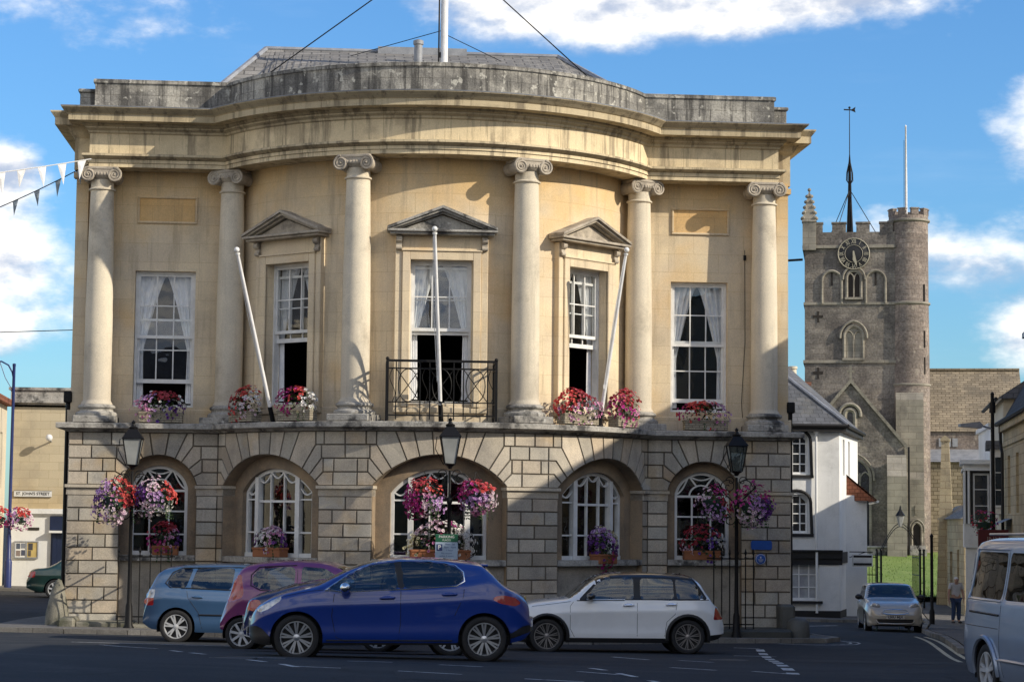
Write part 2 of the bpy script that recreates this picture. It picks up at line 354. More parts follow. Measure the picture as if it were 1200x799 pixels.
# unseen bright cloud added overhead and behind the viewpoint as warm fill light
fill_veil = mth(nt, 'MULTIPLY', mrange(nt, sep.outputs[1], .80, .25, 0, .88), mrange(nt, sep.outputs[2], .45, .8, 1, .25))
dn = mth(nt, 'ADD', mth(nt, 'ADD', den, cov), fill_veil)
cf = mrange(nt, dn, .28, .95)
up_ = noi(nt, nd(nt, 'ShaderNodeMapping', {0: geo, 1: (0, 0, .016), 3: (1, 1, 1.9)}).outputs[0], 9, 9, .58)
shade = mrange(nt, mth(nt, 'SUBTRACT', n1, up_), -.10, .07)
tint = mixc(nt, 1.0, sky.outputs[0], (.47, .80, 1.18), 'MULTIPLY')
cirrus = mrange(nt, noi(nt, nd(nt, 'ShaderNodeMapping', {0: geo, 3: (1.2, 1, 7)}).outputs[0], 6, 8, .62), .5, .9, 0, .16)
base = mixc(nt, cirrus, tint, (5.0, 6.2, 7.6))
cl = mixc(nt, shade, (3.6, 4.2, 5.4), (9.3, 9.0, 8.5))
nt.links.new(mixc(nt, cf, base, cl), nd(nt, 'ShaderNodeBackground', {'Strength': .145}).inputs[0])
bg = [n for n in nt.nodes if n.type == 'BACKGROUND'][0]
nt.links.new(bg.outputs[0], nd(nt, 'ShaderNodeOutputWorld').inputs[0])
# ------------------------------------------------------------------ terrain
_g = pchip([(-200, .4), (-60, .36), (-30, .33), (-25, .24), (-18, 0), (-8, -.43), (-1.2, -.56), (10, -.80), (16, -.90), (21, -.95), (28, -1.05), (34, -1.05), (42, -.85), (60, -.8), (120, -.8)])
_b = pchip([(-60, 0), (-40, -.01), (-30, -.03), (-25, -.034), (-18, -.018), (-8, -.011), (-1.2, -.009), (10, -.018), (16, -.022), (21, -.024), (28, -.027), (34, -.025), (42, -.02), (60, -.012), (120, 0)])
def gz(x, y): return _g(y) + _b(y)*max(-25, min(26, x))
def frange(a, b, st):
    n = max(1, round((b-a)/st)); return [a+(b-a)*i/n for i in range(n+1)]
def sheet(name, xs, ys, zf, mat, **k):
    mb = MB(); n = len(xs)
    mb.add([(x, y, zf(x, y)) for y in ys for x in xs], [(j*n+i, j*n+i+1, (j+1)*n+i+1, (j+1)*n+i) for j in range(len(ys)-1) for i in range(n-1)])
    return struct(mb.build(name, mat, smooth=60))
sheet('ground', [-900, -400, -150, -80, -50]+frange(-35, 35, 1.0)+[50, 80, 150, 400, 900], [-300, -120, -80]+frange(-60, 60, 1.0)+[75, 95, 120, 200, 500, 1500], gz, MT['asphalt'])
def patch(name, poly, h, mat, kerb=None, step=1.2, skirt=.3):
    """paving slab laid on the terrain: polygon (convex-ish, ccw) raised by h with sides"""
    mb = MB(); pts = []
    for i, a in enumerate(poly):
        b = poly[(i+1) % len(poly)]; L = math.dist(a, b); n = max(1, int(L/step))
        pts += [(a[0]+(b[0]-a[0])*k/n, a[1]+(b[1]-a[1])*k/n) for k in range(n)]
    bm = bmesh.new(); vs = [bm.verts.new((x, y, gz(x, y)+h)) for x, y in pts]
    f = bm.faces.new(vs); bmesh.ops.triangulate(bm, faces=[f]); 
    mb.add([v.co[:] for v in bm.verts], [[v.index for v in q.verts] for q in (bm.verts.index_update() or bm.faces)]); bm.free()
    n = len(pts)
    mb.add([(x, y, gz(x, y)+h) for x, y in pts] + [(x, y, gz(x, y)-skirt) for x, y in pts], [(i, n+i, n+(i+1) % n, (i+1) % n) for i in range(n)])
    o = struct(mb.build(name, mat, recalc=True))
    return o
def strip(mb, a, b, wd, h=.006, dash=None, gap=0):
    """painted line on the ground from a to b"""
    a = Vector(a); b = Vector(b); L = (b-a).length; t = (b-a)/L; nn = Vector((-t.y, t.x))*wd/2; p = 0
    while p < L-.01:
        q = min(L, p+(dash or L)); m = max(1, int((q-p)/.5))
        for i in range(m):
            c0 = a+t*(p+(q-p)*i/m); c1 = a+t*(p+(q-p)*(i+1)/m)
            mb.add([(v.x, v.y, gz(v.x, v.y)+h) for v in (c0-nn, c1-nn, c1+nn, c0+nn)], [(0, 1, 2, 3)])
        p = q+gap
def kerbline(mb, pts, h=.1, wd=.16):
    for a, b in zip(pts[:-1], pts[1:]):
        A = Vector(a); B = Vector(b); t = (B-A).normalized(); nn = Vector((-t.y, t.x))*wd/2; n = max(1, int((B-A).length/.9))
        for i in range(n):
            c0 = A+(B-A)*(i+.006)/n; c1 = A+(B-A)*(i+.994)/n; j = rnd.uniform(-.006, .006)
            v = [(p.x, p.y, gz(p.x, p.y)+q+j) for q in (-.1, h) for p in (c0-nn, c1-nn, c1+nn, c0+nn)]
            tn = rnd.uniform(.8, 1.1)
            mb.add(v, [(4, 5, 6, 7), (0, 1, 5, 4), (1, 2, 6, 5), (2, 3, 7, 6), (3, 0, 4, 7)], col=(tn, tn, tn))
# ------------------------------------------------------------------ town hall
YW, RW, YC, WH, YB = .35, 4.82, 2.457, 8.0, 12.5
def plan(o, W, back, so=None, n=44):
    so = o if so is None else so
    y = YW-o; r = RW+o; xj = math.sqrt(r*r-(YC-y)**2); pj = math.atan2(xj, YC-y)
    P = [(-W-so, back), (-W-so, y)] + [(r*math.sin(-pj+2*pj*i/n), YC-r*math.cos(-pj+2*pj*i/n)) for i in range(n+1)] + [(W+so, y), (W+so, back)]
    return P
def sweep(mb, prof, W, back, o0=0., n=44, tones=None):
    ref = plan(o0, W, back, 0, n); S = [0]
    for a, b in zip(ref[:-1], ref[1:]): S.append(S[-1]+math.dist(a, b))
    mid = S[len(S)//2]; v = 0
    for k in range(len(prof)-1):
        (oa, za), (ob, zb) = prof[k], prof[k+1]
        A = plan(oa, W, back, oa-o0, n); B = plan(ob, W, back, ob-o0, n); dv = math.hypot(ob-oa, zb-za); m = len(A)
        va, vb = (za, zb) if abs(zb-za) > .02 else (za+v, za+v+dv)
        tn = tones[k] if tones else 1
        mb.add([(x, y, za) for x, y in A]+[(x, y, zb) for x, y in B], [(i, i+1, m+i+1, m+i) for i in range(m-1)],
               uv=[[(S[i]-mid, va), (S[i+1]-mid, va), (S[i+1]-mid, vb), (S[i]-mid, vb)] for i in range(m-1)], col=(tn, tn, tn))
class Face:
    """unrolled facade at a reference offset: s along the wall (0 = bow centre), o = offset outwards, z up"""
    def __init__(f, oref):
        f.R = RW+oref; y = YW-oref; f.xj = math.sqrt(f.R**2-(YC-y)**2); f.pj = math.atan2(f.xj, YC-y); f.sj = f.R*f.pj
    def p(f, s, o, z):
        if abs(s) <= f.sj:
            a = s/f.R; r = RW+o; return (r*math.sin(a), YC-r*math.cos(a), z)
        return (math.copysign(f.xj+abs(s)-f.sj, s), YW-o, z)
    def wing(f, x): return f.sj+x-f.xj
FU, FG = Face(0), Face(.65)
hall = thing('town_hall', 'honey stone town hall with bowed Ionic front above a rusticated arched ground floor', 'town hall')
def offpoly(P, d):
    n = len(P); A = sum(P[i][0]*P[(i+1) % n][1]-P[(i+1) % n][0]*P[i][1] for i in range(n)); sg = 1 if A > 0 else -1
    out = []
    for i in range(n):
        a, b, c = Vector(P[i-1]), Vector(P[i]), Vector(P[(i+1) % n])
        t1 = (b-a).normalized(); t2 = (c-b).normalized(); n1 = Vector((-t1.y, t1.x))*sg; n2 = Vector((-t2.y, t2.x))*sg
        m = n1+n2; l = m.length
        if l < .2: out.append(tuple(b+n1*d)); continue
        m /= l; out.append(tuple(b+m*d/max(.35, m.dot(n1))))
    return out
def block(mb, F, poly, o, dep=.028, joint=.012):
    A = sum(poly[i][0]*poly[(i+1) % len(poly)][1]-poly[(i+1) % len(poly)][0]*poly[i][1] for i in range(len(poly)))
    if A < 0: poly = poly[::-1]
    P0 = poly; P1 = offpoly(poly, joint*.55); P2 = offpoly(poly, joint*1.5); n = len(poly)
    t = rnd.gauss(.98, .10); wm = rnd.gauss(0, .035); c = (t*(1+wm), t, t*(1-wm)); j = rnd.uniform(-.003, .003)
    f0 = [F.p(s, o-dep, z) for s, z in P0]; f1 = [F.p(s, o-dep, z) for s, z in P1]; f2 = [F.p(s, o+j, z) for s, z in P2]
    mb.add(f0+f1, [(i, (i+1) % n, n+(i+1) % n, n+i) for i in range(n)], col=(.30, .28, .26))
    mb.add(f1+f2, [(i, (i+1) % n, n+(i+1) % n, n+i) for i in range(n)], col=(c[0]*.6, c[1]*.6, c[2]*.6))
    mb.add(f2, [tuple(range(n))], col=c)
# --- ground floor rustication
OG, ZI, ZT = .65, 2.61, 3.75
ROWS = [2.61, 2.895, 3.18, 3.465, 3.75]
def arch(a, rise, joints, spr):
    R = (a*a+rise*rise)/(2*rise); return dict(a=a, R=R, zc=ZI+rise-R, joints=joints, spr=spr)
AB = arch(1.42, .65, [(4.3, 3.75), (13.3, 3.75), (21.7, 3.75), (32.8, 3.465), (39.5, 3.18), (45.2, 2.895)], 1.75)
AW = arch(.82, .65, [(9, 3.75), (24.5, 3.75), (35, 3.465), (50, 3.18), (63, 2.895)], 1.12)
SB = R_(42.3)*FG.R; SWG = FG.wing(6.0); SEND = FG.wing(7.95)
ARCH = [(-SWG, AW), (-SB, AB), (0., AB), (SB, AB), (SWG, AW)]
LIM = {0: (SWG-FG.sj, SEND-SWG), 1: (9, FG.sj-SB), 2: (9, 9), 3: (FG.sj-SB, 9), 4: (SWG-FG.sj, SEND-SWG)}
LIM[0] = (SEND-SWG, SWG-FG.sj); LIM[1] = (FG.sj-SB, 9)
mb = MB(); cuts = [[] for _ in range(4)]
for ai, (sc_, A) in enumerate(ARCH):
    R, zc = A['R'], A['zc']; thS = math.degrees(math.asin(A['a']/R))
    ks = A['joints'][0][0]
    pt = lambda th: (R*math.sin(R_(th)), zc+R*math.cos(R_(th)))
    t0 = (ROWS[4]-zc)*math.tan(R_(ks))
    block(mb, FG, [(sc_+q[0], q[1]) for q in [(-t0, ZT), pt(-ks), pt(0), pt(ks), (t0, ZT)]], OG)
    edges = {}
    for sd_ in (-1, 1):
        lim = LIM[ai][0 if sd_ < 0 else 1]; J = A['joints']; E = {}
        P = [((c-zc)*math.tan(R_(th)), c) for th, c in J]
        for k in range(len(J)):
            th0 = J[k][0]
            if k < len(J)-1:
                th1 = J[k+1][0]; s1, c1 = P[k+1]; s0, c0 = P[k]
                out = [(s1, c1)]
                if c1 < c0-.01:
                    e = max(s0, s1)
                    if lim-e < .2: e = lim
                    E[ROWS.index(c1)] = e
                    out = [(s1, c1)] + ([(e, c1)] if e > s1+.01 else []) + [(e, c0)]
                out.append((s0, c0))
            else:
                th1 = thS; s0, c0 = P[k]; e = min(A['spr'], lim)
                if lim-e < .2: e = lim
                E[0] = e; out = [(e, ZI), (e, c0), (s0, c0)]
            arc = [pt(th0+(th1-th0)*i/4) for i in range(5)]
            block(mb, FG, [(sc_+sd_*q[0], q[1]) for q in arc+out], OG)
        edges[sd_] = E
    for r in range(4): cuts[r].append((sc_-edges[-1][r], sc_+edges[1][r]))
def fill(z0, z1, holes, o=OG, off=0, wid=.54):
    hs = sorted(holes); segs = []; cur = -SEND
    for a, b in hs+[(SEND, SEND)]:
        brk = [cur]+[q for q in (-FG.sj, FG.sj) if cur+.02 < q < a-.02]+[a]
        segs += list(zip(brk[:-1], brk[1:])); cur = b
    for a, b in segs:
        L = b-a
        if L < .03: continue
        n = max(1, round(L/wid)); bs = [a+L*i/n for i in range(n+1)]
        if off and L > .8: bs = [a]+[a+L*(i+.5)/n for i in range(n)]+[b]
        bs = [bs[0]]+[q+rnd.uniform(-.035, .035) for q in bs[1:-1]]+[bs[-1]]
        for p, q in zip(bs[:-1], bs[1:]): block(mb, FG, [(p, z0), (q, z0), (q, z1), (p, z1)], o)
for r in range(4): fill(ROWS[r], ROWS[r+1], cuts[r], off=r % 2)
piers = [(c-A['a'], c+A['a']) for c, A in ARCH]
zz = [2.39-.2835*i for i in range(10)]
for i in range(9): fill(zz[i+1], zz[i], piers, off=i % 2)
fill(-.95, zz[9], piers, o=OG+.05, wid=.9)
def slab(mb, F, s0, s1, z0, z1, o0, o1, col=(1, 1, 1), step=.25):
    n = max(1, int((s1-s0)/step)) if min(abs(s0), abs(s1)) < F.sj else 1
    ss = [s0+(s1-s0)*i/n for i in range(n+1)]
    for a, b in zip(ss[:-1], ss[1:]):
        mb.add([F.p(a, o1, z0), F.p(b, o1, z0), F.p(b, o1, z1), F.p(a, o1, z1), F.p(a, o0, z0), F.p(b, o0, z0), F.p(b, o0, z1), F.p(a, o0, z1)], [(0, 1, 2, 3), (3, 2, 6, 7), (1, 0, 4, 5)], col=col)
    for s, fl in ((s0, 0), (s1, 1)):
        q = [F.p(s, o1, z0), F.p(s, o1, z1), F.p(s, o0, z1), F.p(s, o0, z0)]; mb.add(q, [(0, 1, 2, 3)], col=col)
pr = sorted(piers); ends = [-SEND-.02]+[x for p in pr for x in p]+[SEND+.02]
for a, b in zip(ends[0::2], ends[1::2]):
    imp = MB()
    br = [a]+[q for q in (-FG.sj, FG.sj) if a < q < b]+[b]
    for p, q in zip(br[:-1], br[1:]):
        e0 = .03 if p in ends else 0; e1 = .03 if q in ends else 0
        slab(imp, FG, p, q, 2.39, 2.545, .3, .655, (.95, .95, .95)); slab(imp, FG, p-e0, q+e1, 2.545, 2.61, .3, .71, (1.1, 1.1, 1.08))
    imp.build('impost_band', MT['rust'], hall)
# top band over the voussoirs, flank walls of the ground floor
mb.box(-7.95, -.28, -1.2, -7.93, YB, 3.75); mb.box(7.93, -.28, -1.2, 7.95, YB, 3.75)
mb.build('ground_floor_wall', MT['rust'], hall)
# --- recessed arch walls, aprons, sills, windows of the ground floor
def outline(c, a, z0, spring, top, n=22):
    rise = top-spring; R = (a*a+rise*rise)/(2*rise); zc = top-R; t = math.asin(min(1, a/R))
    if rise > a: t = PI-t
    A = [(c+R*math.sin(-t+2*t*i/n), zc+R*math.cos(-t+2*t*i/n)) for i in range(n+1)]
    return [(c-a, z0)]+A+[(c+a, z0)]
def bar_s(mb, F, pts, wd, o0, o1, closed=False, col=(1, 1, 1)):
    m = len(pts); L = []; Rr = []
    for i in range(m):
        a = Vector(pts[i-1] if i or closed else pts[0]); b = Vector(pts[(i+1) % m] if i < m-1 or closed else pts[-1]); t = (b-a).normalized(); nn = Vector((-t.y, t.x))*wd/2; p = Vector(pts[i])
        L.append(p+nn); Rr.append(p-nn)
    for i in range(m if closed else m-1):
        j = (i+1) % m
        v = [F.p(q.x, o, q.y) for o in (o1, o0) for q in (L[i], L[j], Rr[j], Rr[i])]
        mb.add(v, [(0, 1, 2, 3), (0, 4, 5, 1), (2, 6, 7, 3), (1, 5, 6, 2), (3, 7, 4, 0)], col=col)
def seg(a, b, st=.25):
    n = max(1, int(math.dist(a, b)/st)); return [(a[0]+(b[0]-a[0])*i/n, a[1]+(b[1]-a[1])*i/n) for i in range(n+1)]
OB = .34
rec = MB()
for ai, (c, A) in enumerate(ARCH):
    bow = A is AB; hw, spr, top = (1.09, 2.48, 2.98) if bow else (.62, 2.56, 3.05); zs = 1.10
    out_ = outline(c, A['a'], zs-.1, ZI, ZI+.65); inn = outline(c, hw, zs-.1, spr, top); m = len(out_)
    n3 = 4
    for k in range(n3):
        mixp = lambda f: [(p[0]*(1-f)+q[0]*f, p[1]*(1-f)+q[1]*f) for p, q in zip(out_, inn)]
        P, Q = mixp(k/n3), mixp((k+1)/n3)
        rec.add([FG.p(s, OB, z) for s, z in P]+[FG.p(s, OB, z) for s, z in Q], [(i, i+1, m+i+1, m+i) for i in range(m-1)])
    full = outline(c, A['a'], -1.0, ZI, ZI+.65)
    rec.add([FG.p(s, OG-.02, z) for s, z in full]+[FG.p(s, OB, z) for s, z in full], [(i, i+1, m+i+1, m+i) for i in range(m-1)])
    rec.add([FG.p(s, OB, z) for s, z in inn]+[FG.p(s, OB-.34, z) for s, z in inn], [(i, i+1, m+i+1, m+i) for i in range(m-1)])
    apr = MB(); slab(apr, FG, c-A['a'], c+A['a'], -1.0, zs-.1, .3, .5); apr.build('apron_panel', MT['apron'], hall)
    sil = MB(); slab(sil, FG, c-A['a']+.003, c+A['a']-.003, zs-.12, zs, .1, .64); sil.build('window_sill', MT['ledge'], hall)
    # the window itself
    fr = MB(); o0, o1 = OB-.2, OB-.1; f = outline(c, hw-.035, zs, spr-.01, top-.035)
    bar_s(fr, FG, f, .075, o0, o1); bar_s(fr, FG, seg((c-hw, zs+.04), (c+hw, zs+.04)), .09, o0, o1+.02)
    def topz(s):
        rise = top-spr; R = (hw*hw+rise*rise)/(2*rise); return top-R+math.sqrt(max(0, R*R-(s-c)**2))-.03
    if bow:
        mx = .64
        for sg in (-1, 1):
            bar_s(fr, FG, [(c+sg*mx, zs), (c+sg*mx, topz(c+sg*mx))], .12, o0, o1+.04)
            bar_s(fr, FG, [(c+sg*mx/3, zs), (c+sg*mx/3, topz(c+sg*mx/3))], .032, o0+.02, o1-.01)
            for z in (1.62, 2.32): bar_s(fr, FG, seg((c+sg*mx, z), (c+sg*hw, z)), .034, o0+.02, o1-.01)
            # festoon bars along the arched head
            for a_, b_ in ((mx, hw-.05), (mx/3, mx)):
                bar_s(fr, FG, [(c+sg*(a_+(b_-a_)*i/8), min(topz(c+sg*a_), topz(c+sg*b_))-.005-.16*math.sin(PI*i/8)+(topz(c+sg*(a_+(b_-a_)*i/8))-min(topz(c+sg*a_), topz(c+sg*b_)))*.5) for i in range(9)], .03, o0+.02, o1-.012)
        bar_s(fr, FG, [(c-mx/3+2*mx/3*i/8, topz(c+mx/3)-.01-.15*math.sin(PI*i/8)) for i in range(9)], .03, o0+.02, o1-.012)
        for z, t_ in ((1.62, .034), (2.28, .05)): bar_s(fr, FG, seg((c-mx, z), (c+mx, z)), t_, o0+.02, o1-.008)
    else:
        for z in (1.55, 2.05, 2.5): bar_s(fr, FG, [(c-hw, z), (c+hw, z)], .05 if z > 2.4 else .034, o0+.02, o1-.008)
        for sg in (-1, 1):
            bar_s(fr, FG, [(c+sg*.21, zs), (c+sg*.21, 2.5)], .034, o0+.02, o1-.01)
            bar_s(fr, FG, [(c+sg*.10, 2.72), (c+sg*.28, topz(c+sg*.28))], .034, o0+.02, o1-.01)
            bar_s(fr, FG, [(c+sg*(.28+.32*i/8), (topz(c+sg*.28)+(2.52-topz(c+sg*.28))*i/8)-.09*math.sin(PI*i/8)) for i in range(9)], .03, o0+.02, o1-.012)
        bar_s(fr, FG, [(c+.27*math.sin(-PI/2+PI*i/10), 2.5+.25*math.cos(-PI/2+PI*i/10)) for i in range(11)], .034, o0+.02, o1-.012)
        bar_s(fr, FG, [(c-.28+.56*i/8, topz(c+.28)-.09*math.sin(PI*i/8)) for i in range(9)], .03, o0+.02, o1-.012)
    wi = fr.build('window', MT['white'], hall)
    gl = MB(); n = 16; ss = [c-hw+.02+(2*hw-.04)*i/n for i in range(n+1)]
    for a, b in zip(ss[:-1], ss[1:]): gl.add([FG.p(a, o0+.05, zs), FG.p(b, o0+.05, zs), FG.p(b, o0+.05, topz(b)), FG.p(a, o0+.05, topz(a))], [(0, 1, 2, 3)])
    gl.build('pane', MT['glass'], wi)
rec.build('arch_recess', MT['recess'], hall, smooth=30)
# --- projecting ledge between the storeys
mb = MB()
sweep(mb, [(.60, 3.745), (.69, 3.76), (.72, 3.80), (.86, 3.815), (.885, 3.83), (.885, 3.925), (.87, 3.94), (-.02, 3.985)], 7.97, YB, .65)
mb.build('ledge', MT['ledge'], hall, smooth=25)
# --- upper wall with window openings
HW = [(-42.2, .635, 4.36, 7.42), (0., .665, 4.36, 7.40), (42.2, .635, 4.36, 7.42)]
holes = [(R_(a)*RW-h, R_(a)*RW+h, z0, z1) for a, h, z0, z1 in HW]
WX = [(-6.0, .665, 4.34, 7.36), (5.98, .65, 4.40, 7.35)]
for x, h, z0, z1 in WX:
    s = math.copysign(FU.wing(abs(x)), x); holes.append((s-h, s+h, z0, z1))
Z0, Z1, SE = 3.94, 9.62, FU.wing(8.0)
sb = sorted(set([-SE, -FU.sj, FU.sj, SE]+[x for h in holes for x in h[:2]])); ss = [sb[0]]
for a, b in zip(sb[:-1], sb[1:]):
    n = max(1, int((b-a)/.16)) if abs(a+b)/2 < FU.sj else 1
    ss += [a+(b-a)*i/n for i in range(1, n+1)]
zs_ = sorted(set([Z0, Z1]+[x for h in holes for x in h[2:]]))
mb = MB()
for a, b in zip(ss[:-1], ss[1:]):
    for p, q in zip(zs_[:-1], zs_[1:]):
        m_, k_ = (a+b)/2, (p+q)/2
        if any(h[0] < m_ < h[1] and h[2] < k_ < h[3] for h in holes): continue
        mb.add([FU.p(a, 0, p), FU.p(b, 0, p), FU.p(b, 0, q), FU.p(a, 0, q)], [(0, 1, 2, 3)], uv=[[(a, p), (b, p), (b, q), (a, q)]])
for s0, s1, z0, z1 in holes:
    for A, B in (((s0, z0), (s0, z1)), ((s1, z0), (s1, z1)), ((s0, z1), (s1, z1)), ((s0, z0), (s1, z0))):
        mb.add([FU.p(A[0], 0, A[1]), FU.p(B[0], 0, B[1]), FU.p(B[0], -.32, B[1]), FU.p(A[0], -.32, A[1])], [(0, 1, 2, 3)])
for sg in (-1, 1):
    x = sg*8.0
    mb.add([(x, YW, Z0), (x, YB, Z0), (x, YB, Z1), (x, YW, Z1)], [(0, 1, 2, 3) if sg > 0 else (3, 2, 1, 0)])
mb.add([(-8, YB, -1), (8, YB, -1), (8, YB, 11), (-8, YB, 11)], [(3, 2, 1, 0)])
mb.build('upper_wall', MT['ashlar'], hall)
# plinth course below the windows and corner piers
mb = MB()
for a, b in ((-SE, -SE+.02),):
    pass
sweep(mb, [(.0, 3.95), (.035, 3.96), (.035, 4.27), (.02, 4.29), (0, 4.295)], 8.0, .9, 0)
mb.build('plinth_course', MT['ashlar'], hall, smooth=25)
for sg in (-1, 1):
    mb = MB(); mb.box(min(sg*7.99, sg*7.72), .20, 3.97, max(sg*7.99, sg*7.72), .40, 9.62); mb.box(min(sg*8.05, sg*7.66), .14, 3.972, max(sg*8.05, sg*7.66), .41, 4.24)
    mb.box(min(sg*8.05, sg*7.66), .15, 9.38, max(sg*8.05, sg*7.66), .42, 9.5)
    mb.build('corner_pilaster', MT['ashlar'], hall)
# sunk panels over the wing windows
for x in (-5.99, 6.0):
    mb = MB(); z0, z1, hw = 8.42, 9.03, .66
    for a, b, c, d in ((-hw, z0, hw, z0+.05), (-hw, z1-.05, hw, z1), (-hw, z0+.05, -hw+.05, z1-.05), (hw-.05, z0+.05, hw, z1-.05)):
        mb.cbox(x+a, .31, b, x+c, .37, d, c=.012)
    pn = mb.build('blank_panel', MT['ashlar'], hall)
    f = MB(); f.quad((x-hw+.04, .346, z0+.04), (x+hw-.04, .346, z0+.04), (x+hw-.04, .346, z1-.04), (x-hw+.04, .346, z1-.04), col=(1.0, .85, .62)); f.build('panel_field', MT['ashlar'], pn)
# --- columns
def volute(mb, cx, cz, y0, y1, r, sg):
    pts = []; rr = []; T = 2.35*2*PI
    for i in range(46):
        t = i/45; a = T*t; q = r*(1-t)**.85*.93+r*.1
        pts.append((cx+sg*q*math.sin(a), y0, cz+q*math.cos(a))); rr.append(.030*(1-.55*t))
    mb.tube(pts, rr, n=5)
    mb.lathe([(r*.98, y1), (r*.86, (y0+y1)/2), (r*.98, y0+.02), (r*.9, y0), (.0, y0+.004)], (cx, 0, cz), n=18, axis='y')
    mb.ball((cx, y0, cz), (r*.17, .03, r*.17), 8, 5)
def column(x, y, phi):
    c = MB(); M = Matrix.Translation((x, y, 0)) @ Matrix.Rotation(phi, 4, 'Z'); c.M = M
    zb, zt = 4.36, 9.06; n = 14
    prof = [(.345, zb-.012), (.335, zb+.03), (.305, zb+.07)]
    for i in range(n+1):
        t = i/n; r = .300 if t < .3 else .300-.046*((t-.3)/.7)**1.6
        prof.append((r, zb+.1+(zt-zb-.1)*t))
    prof += [(.262, zt), (.292, zt+.012), (.296, zt+.035), (.27, zt+.055), (.252, zt+.065), (.250, 9.36)]
    c.lathe(prof, n=28); sh = c.build('column', MT['column'], hall, smooth=35)
    b = MB(); b.M = M
    b.cbox(-.46, -.46, 3.95, .46, .40, 4.10, c=.015)
    b.lathe([(.44, 4.10), (.452, 4.13), (.445, 4.17), (.42, 4.19), (.375, 4.20), (.355, 4.235), (.372, 4.265), (.40, 4.275), (.408, 4.30), (.395, 4.33), (.36, 4.345), (.34, 4.36)], n=28)
    b.build('column_base', MT['ledge'], sh, smooth=35)
    k = MB(); k.M = M
    k.lathe([(.255, 9.30), (.30, 9.34), (.335, 9.38), (.33, 9.42), (.30, 9.44)], n=20)
    k.cbox(-.37, -.33, 9.495, .37, .30, 9.566, c=.016)
    k.box(-.30, -.315, 9.425, .30, .28, 9.497)
    for s in (-1, 1): volute(k, s*.285, 9.385, -.33, .28, .148, s)
    for q in range(-2, 3): k.ball((q*.07, -.315, 9.405), (.03, .035, .04), 6, 5)
    k.build('capital', MT['cap'], sh, smooth=35)
RC = 5.168; PC = R_(20.26)
for sg in (-1, 1):
    column(sg*7.4, 0, 0); column(sg*4.547, 0, R_(28)*sg); column(sg*RC*math.sin(PC), YC-RC*math.cos(PC), sg*PC)
# --- entablature and parapet
mb = MB()
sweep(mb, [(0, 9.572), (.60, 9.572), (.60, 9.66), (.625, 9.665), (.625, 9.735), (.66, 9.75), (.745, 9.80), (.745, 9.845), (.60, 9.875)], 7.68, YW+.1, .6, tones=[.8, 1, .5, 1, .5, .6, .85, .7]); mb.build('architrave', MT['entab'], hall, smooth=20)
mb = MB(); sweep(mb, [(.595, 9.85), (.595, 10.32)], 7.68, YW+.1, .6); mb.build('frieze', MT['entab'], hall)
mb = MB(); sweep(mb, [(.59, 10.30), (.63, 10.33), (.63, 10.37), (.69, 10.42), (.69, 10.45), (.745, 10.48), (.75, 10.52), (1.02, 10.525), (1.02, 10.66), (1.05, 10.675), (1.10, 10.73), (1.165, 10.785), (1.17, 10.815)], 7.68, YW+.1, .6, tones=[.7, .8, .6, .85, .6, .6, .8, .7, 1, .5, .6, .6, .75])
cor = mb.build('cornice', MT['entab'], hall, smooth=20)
mb = MB(); sweep(mb, [(1.172, 10.80), (1.178, 10.822), (.3, 10.87)], 7.68, YW+.1, .6); mb.build('lead_flashing', MT['lead'], cor, smooth=20)
mb = MB(); sweep(mb, [(.06, 9.58), (.06, 10.28), (.14, 10.36), (.18, 10.44), (.22, 10.50), (.46, 10.51), (.46, 10.66), (.55, 10.78), (.555, 10.81), (-.1, 10.85)], 8.0, YB, 0); mb.build('return_cornice', MT['entab'], hall, smooth=20)
mb = MB(); sweep(mb, [(.50, 10.84), (.50, 11.445), (.535, 11.455), (.535, 11.525), (.50, 11.545), (.10, 11.545), (.08, 10.84)], 7.6, YW+.25, .5)
mb.build('parapet', MT['parapet'], hall, smooth=20)
for sg in (-1, 1):
    mb = MB(); a, b = sorted((sg*7.62, sg*7.98)); mb.cbox(a, .30, 10.82, b, YB, 11.32, c=.02); mb.cbox(min(a, b-.0)-.04, .26, 11.32, b+.04, YB, 11.40, c=.02); mb.build('side_parapet', MT['parapet'], hall)
# --- roof
mb = MB(); B = plan(-.15, 5.75, YB-.3)[1:-1]; T = [(max(-4.05, min(3.2, x*.95)), 5.0+max(0, (y-.0))*0) for x, y in B]; m = len(B)
mb.add([(x, y, 11.0) for x, y in B]+[(x, y, 13.45) for x, y in T], [(i, i+1, m+i+1, m+i) for i in range(m-1)])
mb.add([(-5.6, .5, 11), (-5.6, YB-.3, 11), (-4.05, 8.2, 13.45), (-4.05, 5, 13.45)], [(0, 1, 2, 3)]); mb.add([(5.6, .5, 11), (5.6, YB-.3, 11), (3.2, 8.2, 13.45), (3.2, 5, 13.45)], [(3, 2, 1, 0)])
mb.add([(-5.6, YB-.3, 11), (5.6, YB-.3, 11), (3.2, 8.2, 13.45), (-4.05, 8.2, 13.45)], [(3, 2, 1, 0)]); mb.quad((-4.05, 5, 13.45), (3.2, 5, 13.45), (3.2, 8.2, 13.45), (-4.05, 8.2, 13.45))
roof = mb.build('roof', MT['slate'], hall)
mb = MB(); mb.tube([(-4.05, 5, 13.46), (3.2, 5, 13.46)], .07, 6); mb.tube([(3.2, 5, 13.46), (5.55, .6, 11.05)], .07, 6); mb.tube([(-4.05, 5, 13.46), (-5.55, .6, 11.05)], .07, 6); mb.box(-1.3, 4.8, 13.3, .9, 5.6, 13.56)
mb.build('ridge_flashing', MT['lead'], roof)
mb = MB(); mb.lathe([(.10, 12.2), (.10, 13.25), (.125, 13.27), (.125, 13.36), (.03, 13.4)], (-.36, 3.2, 0), 12); mb.build('vent_pipe', MT['lead'], roof, smooth=40)
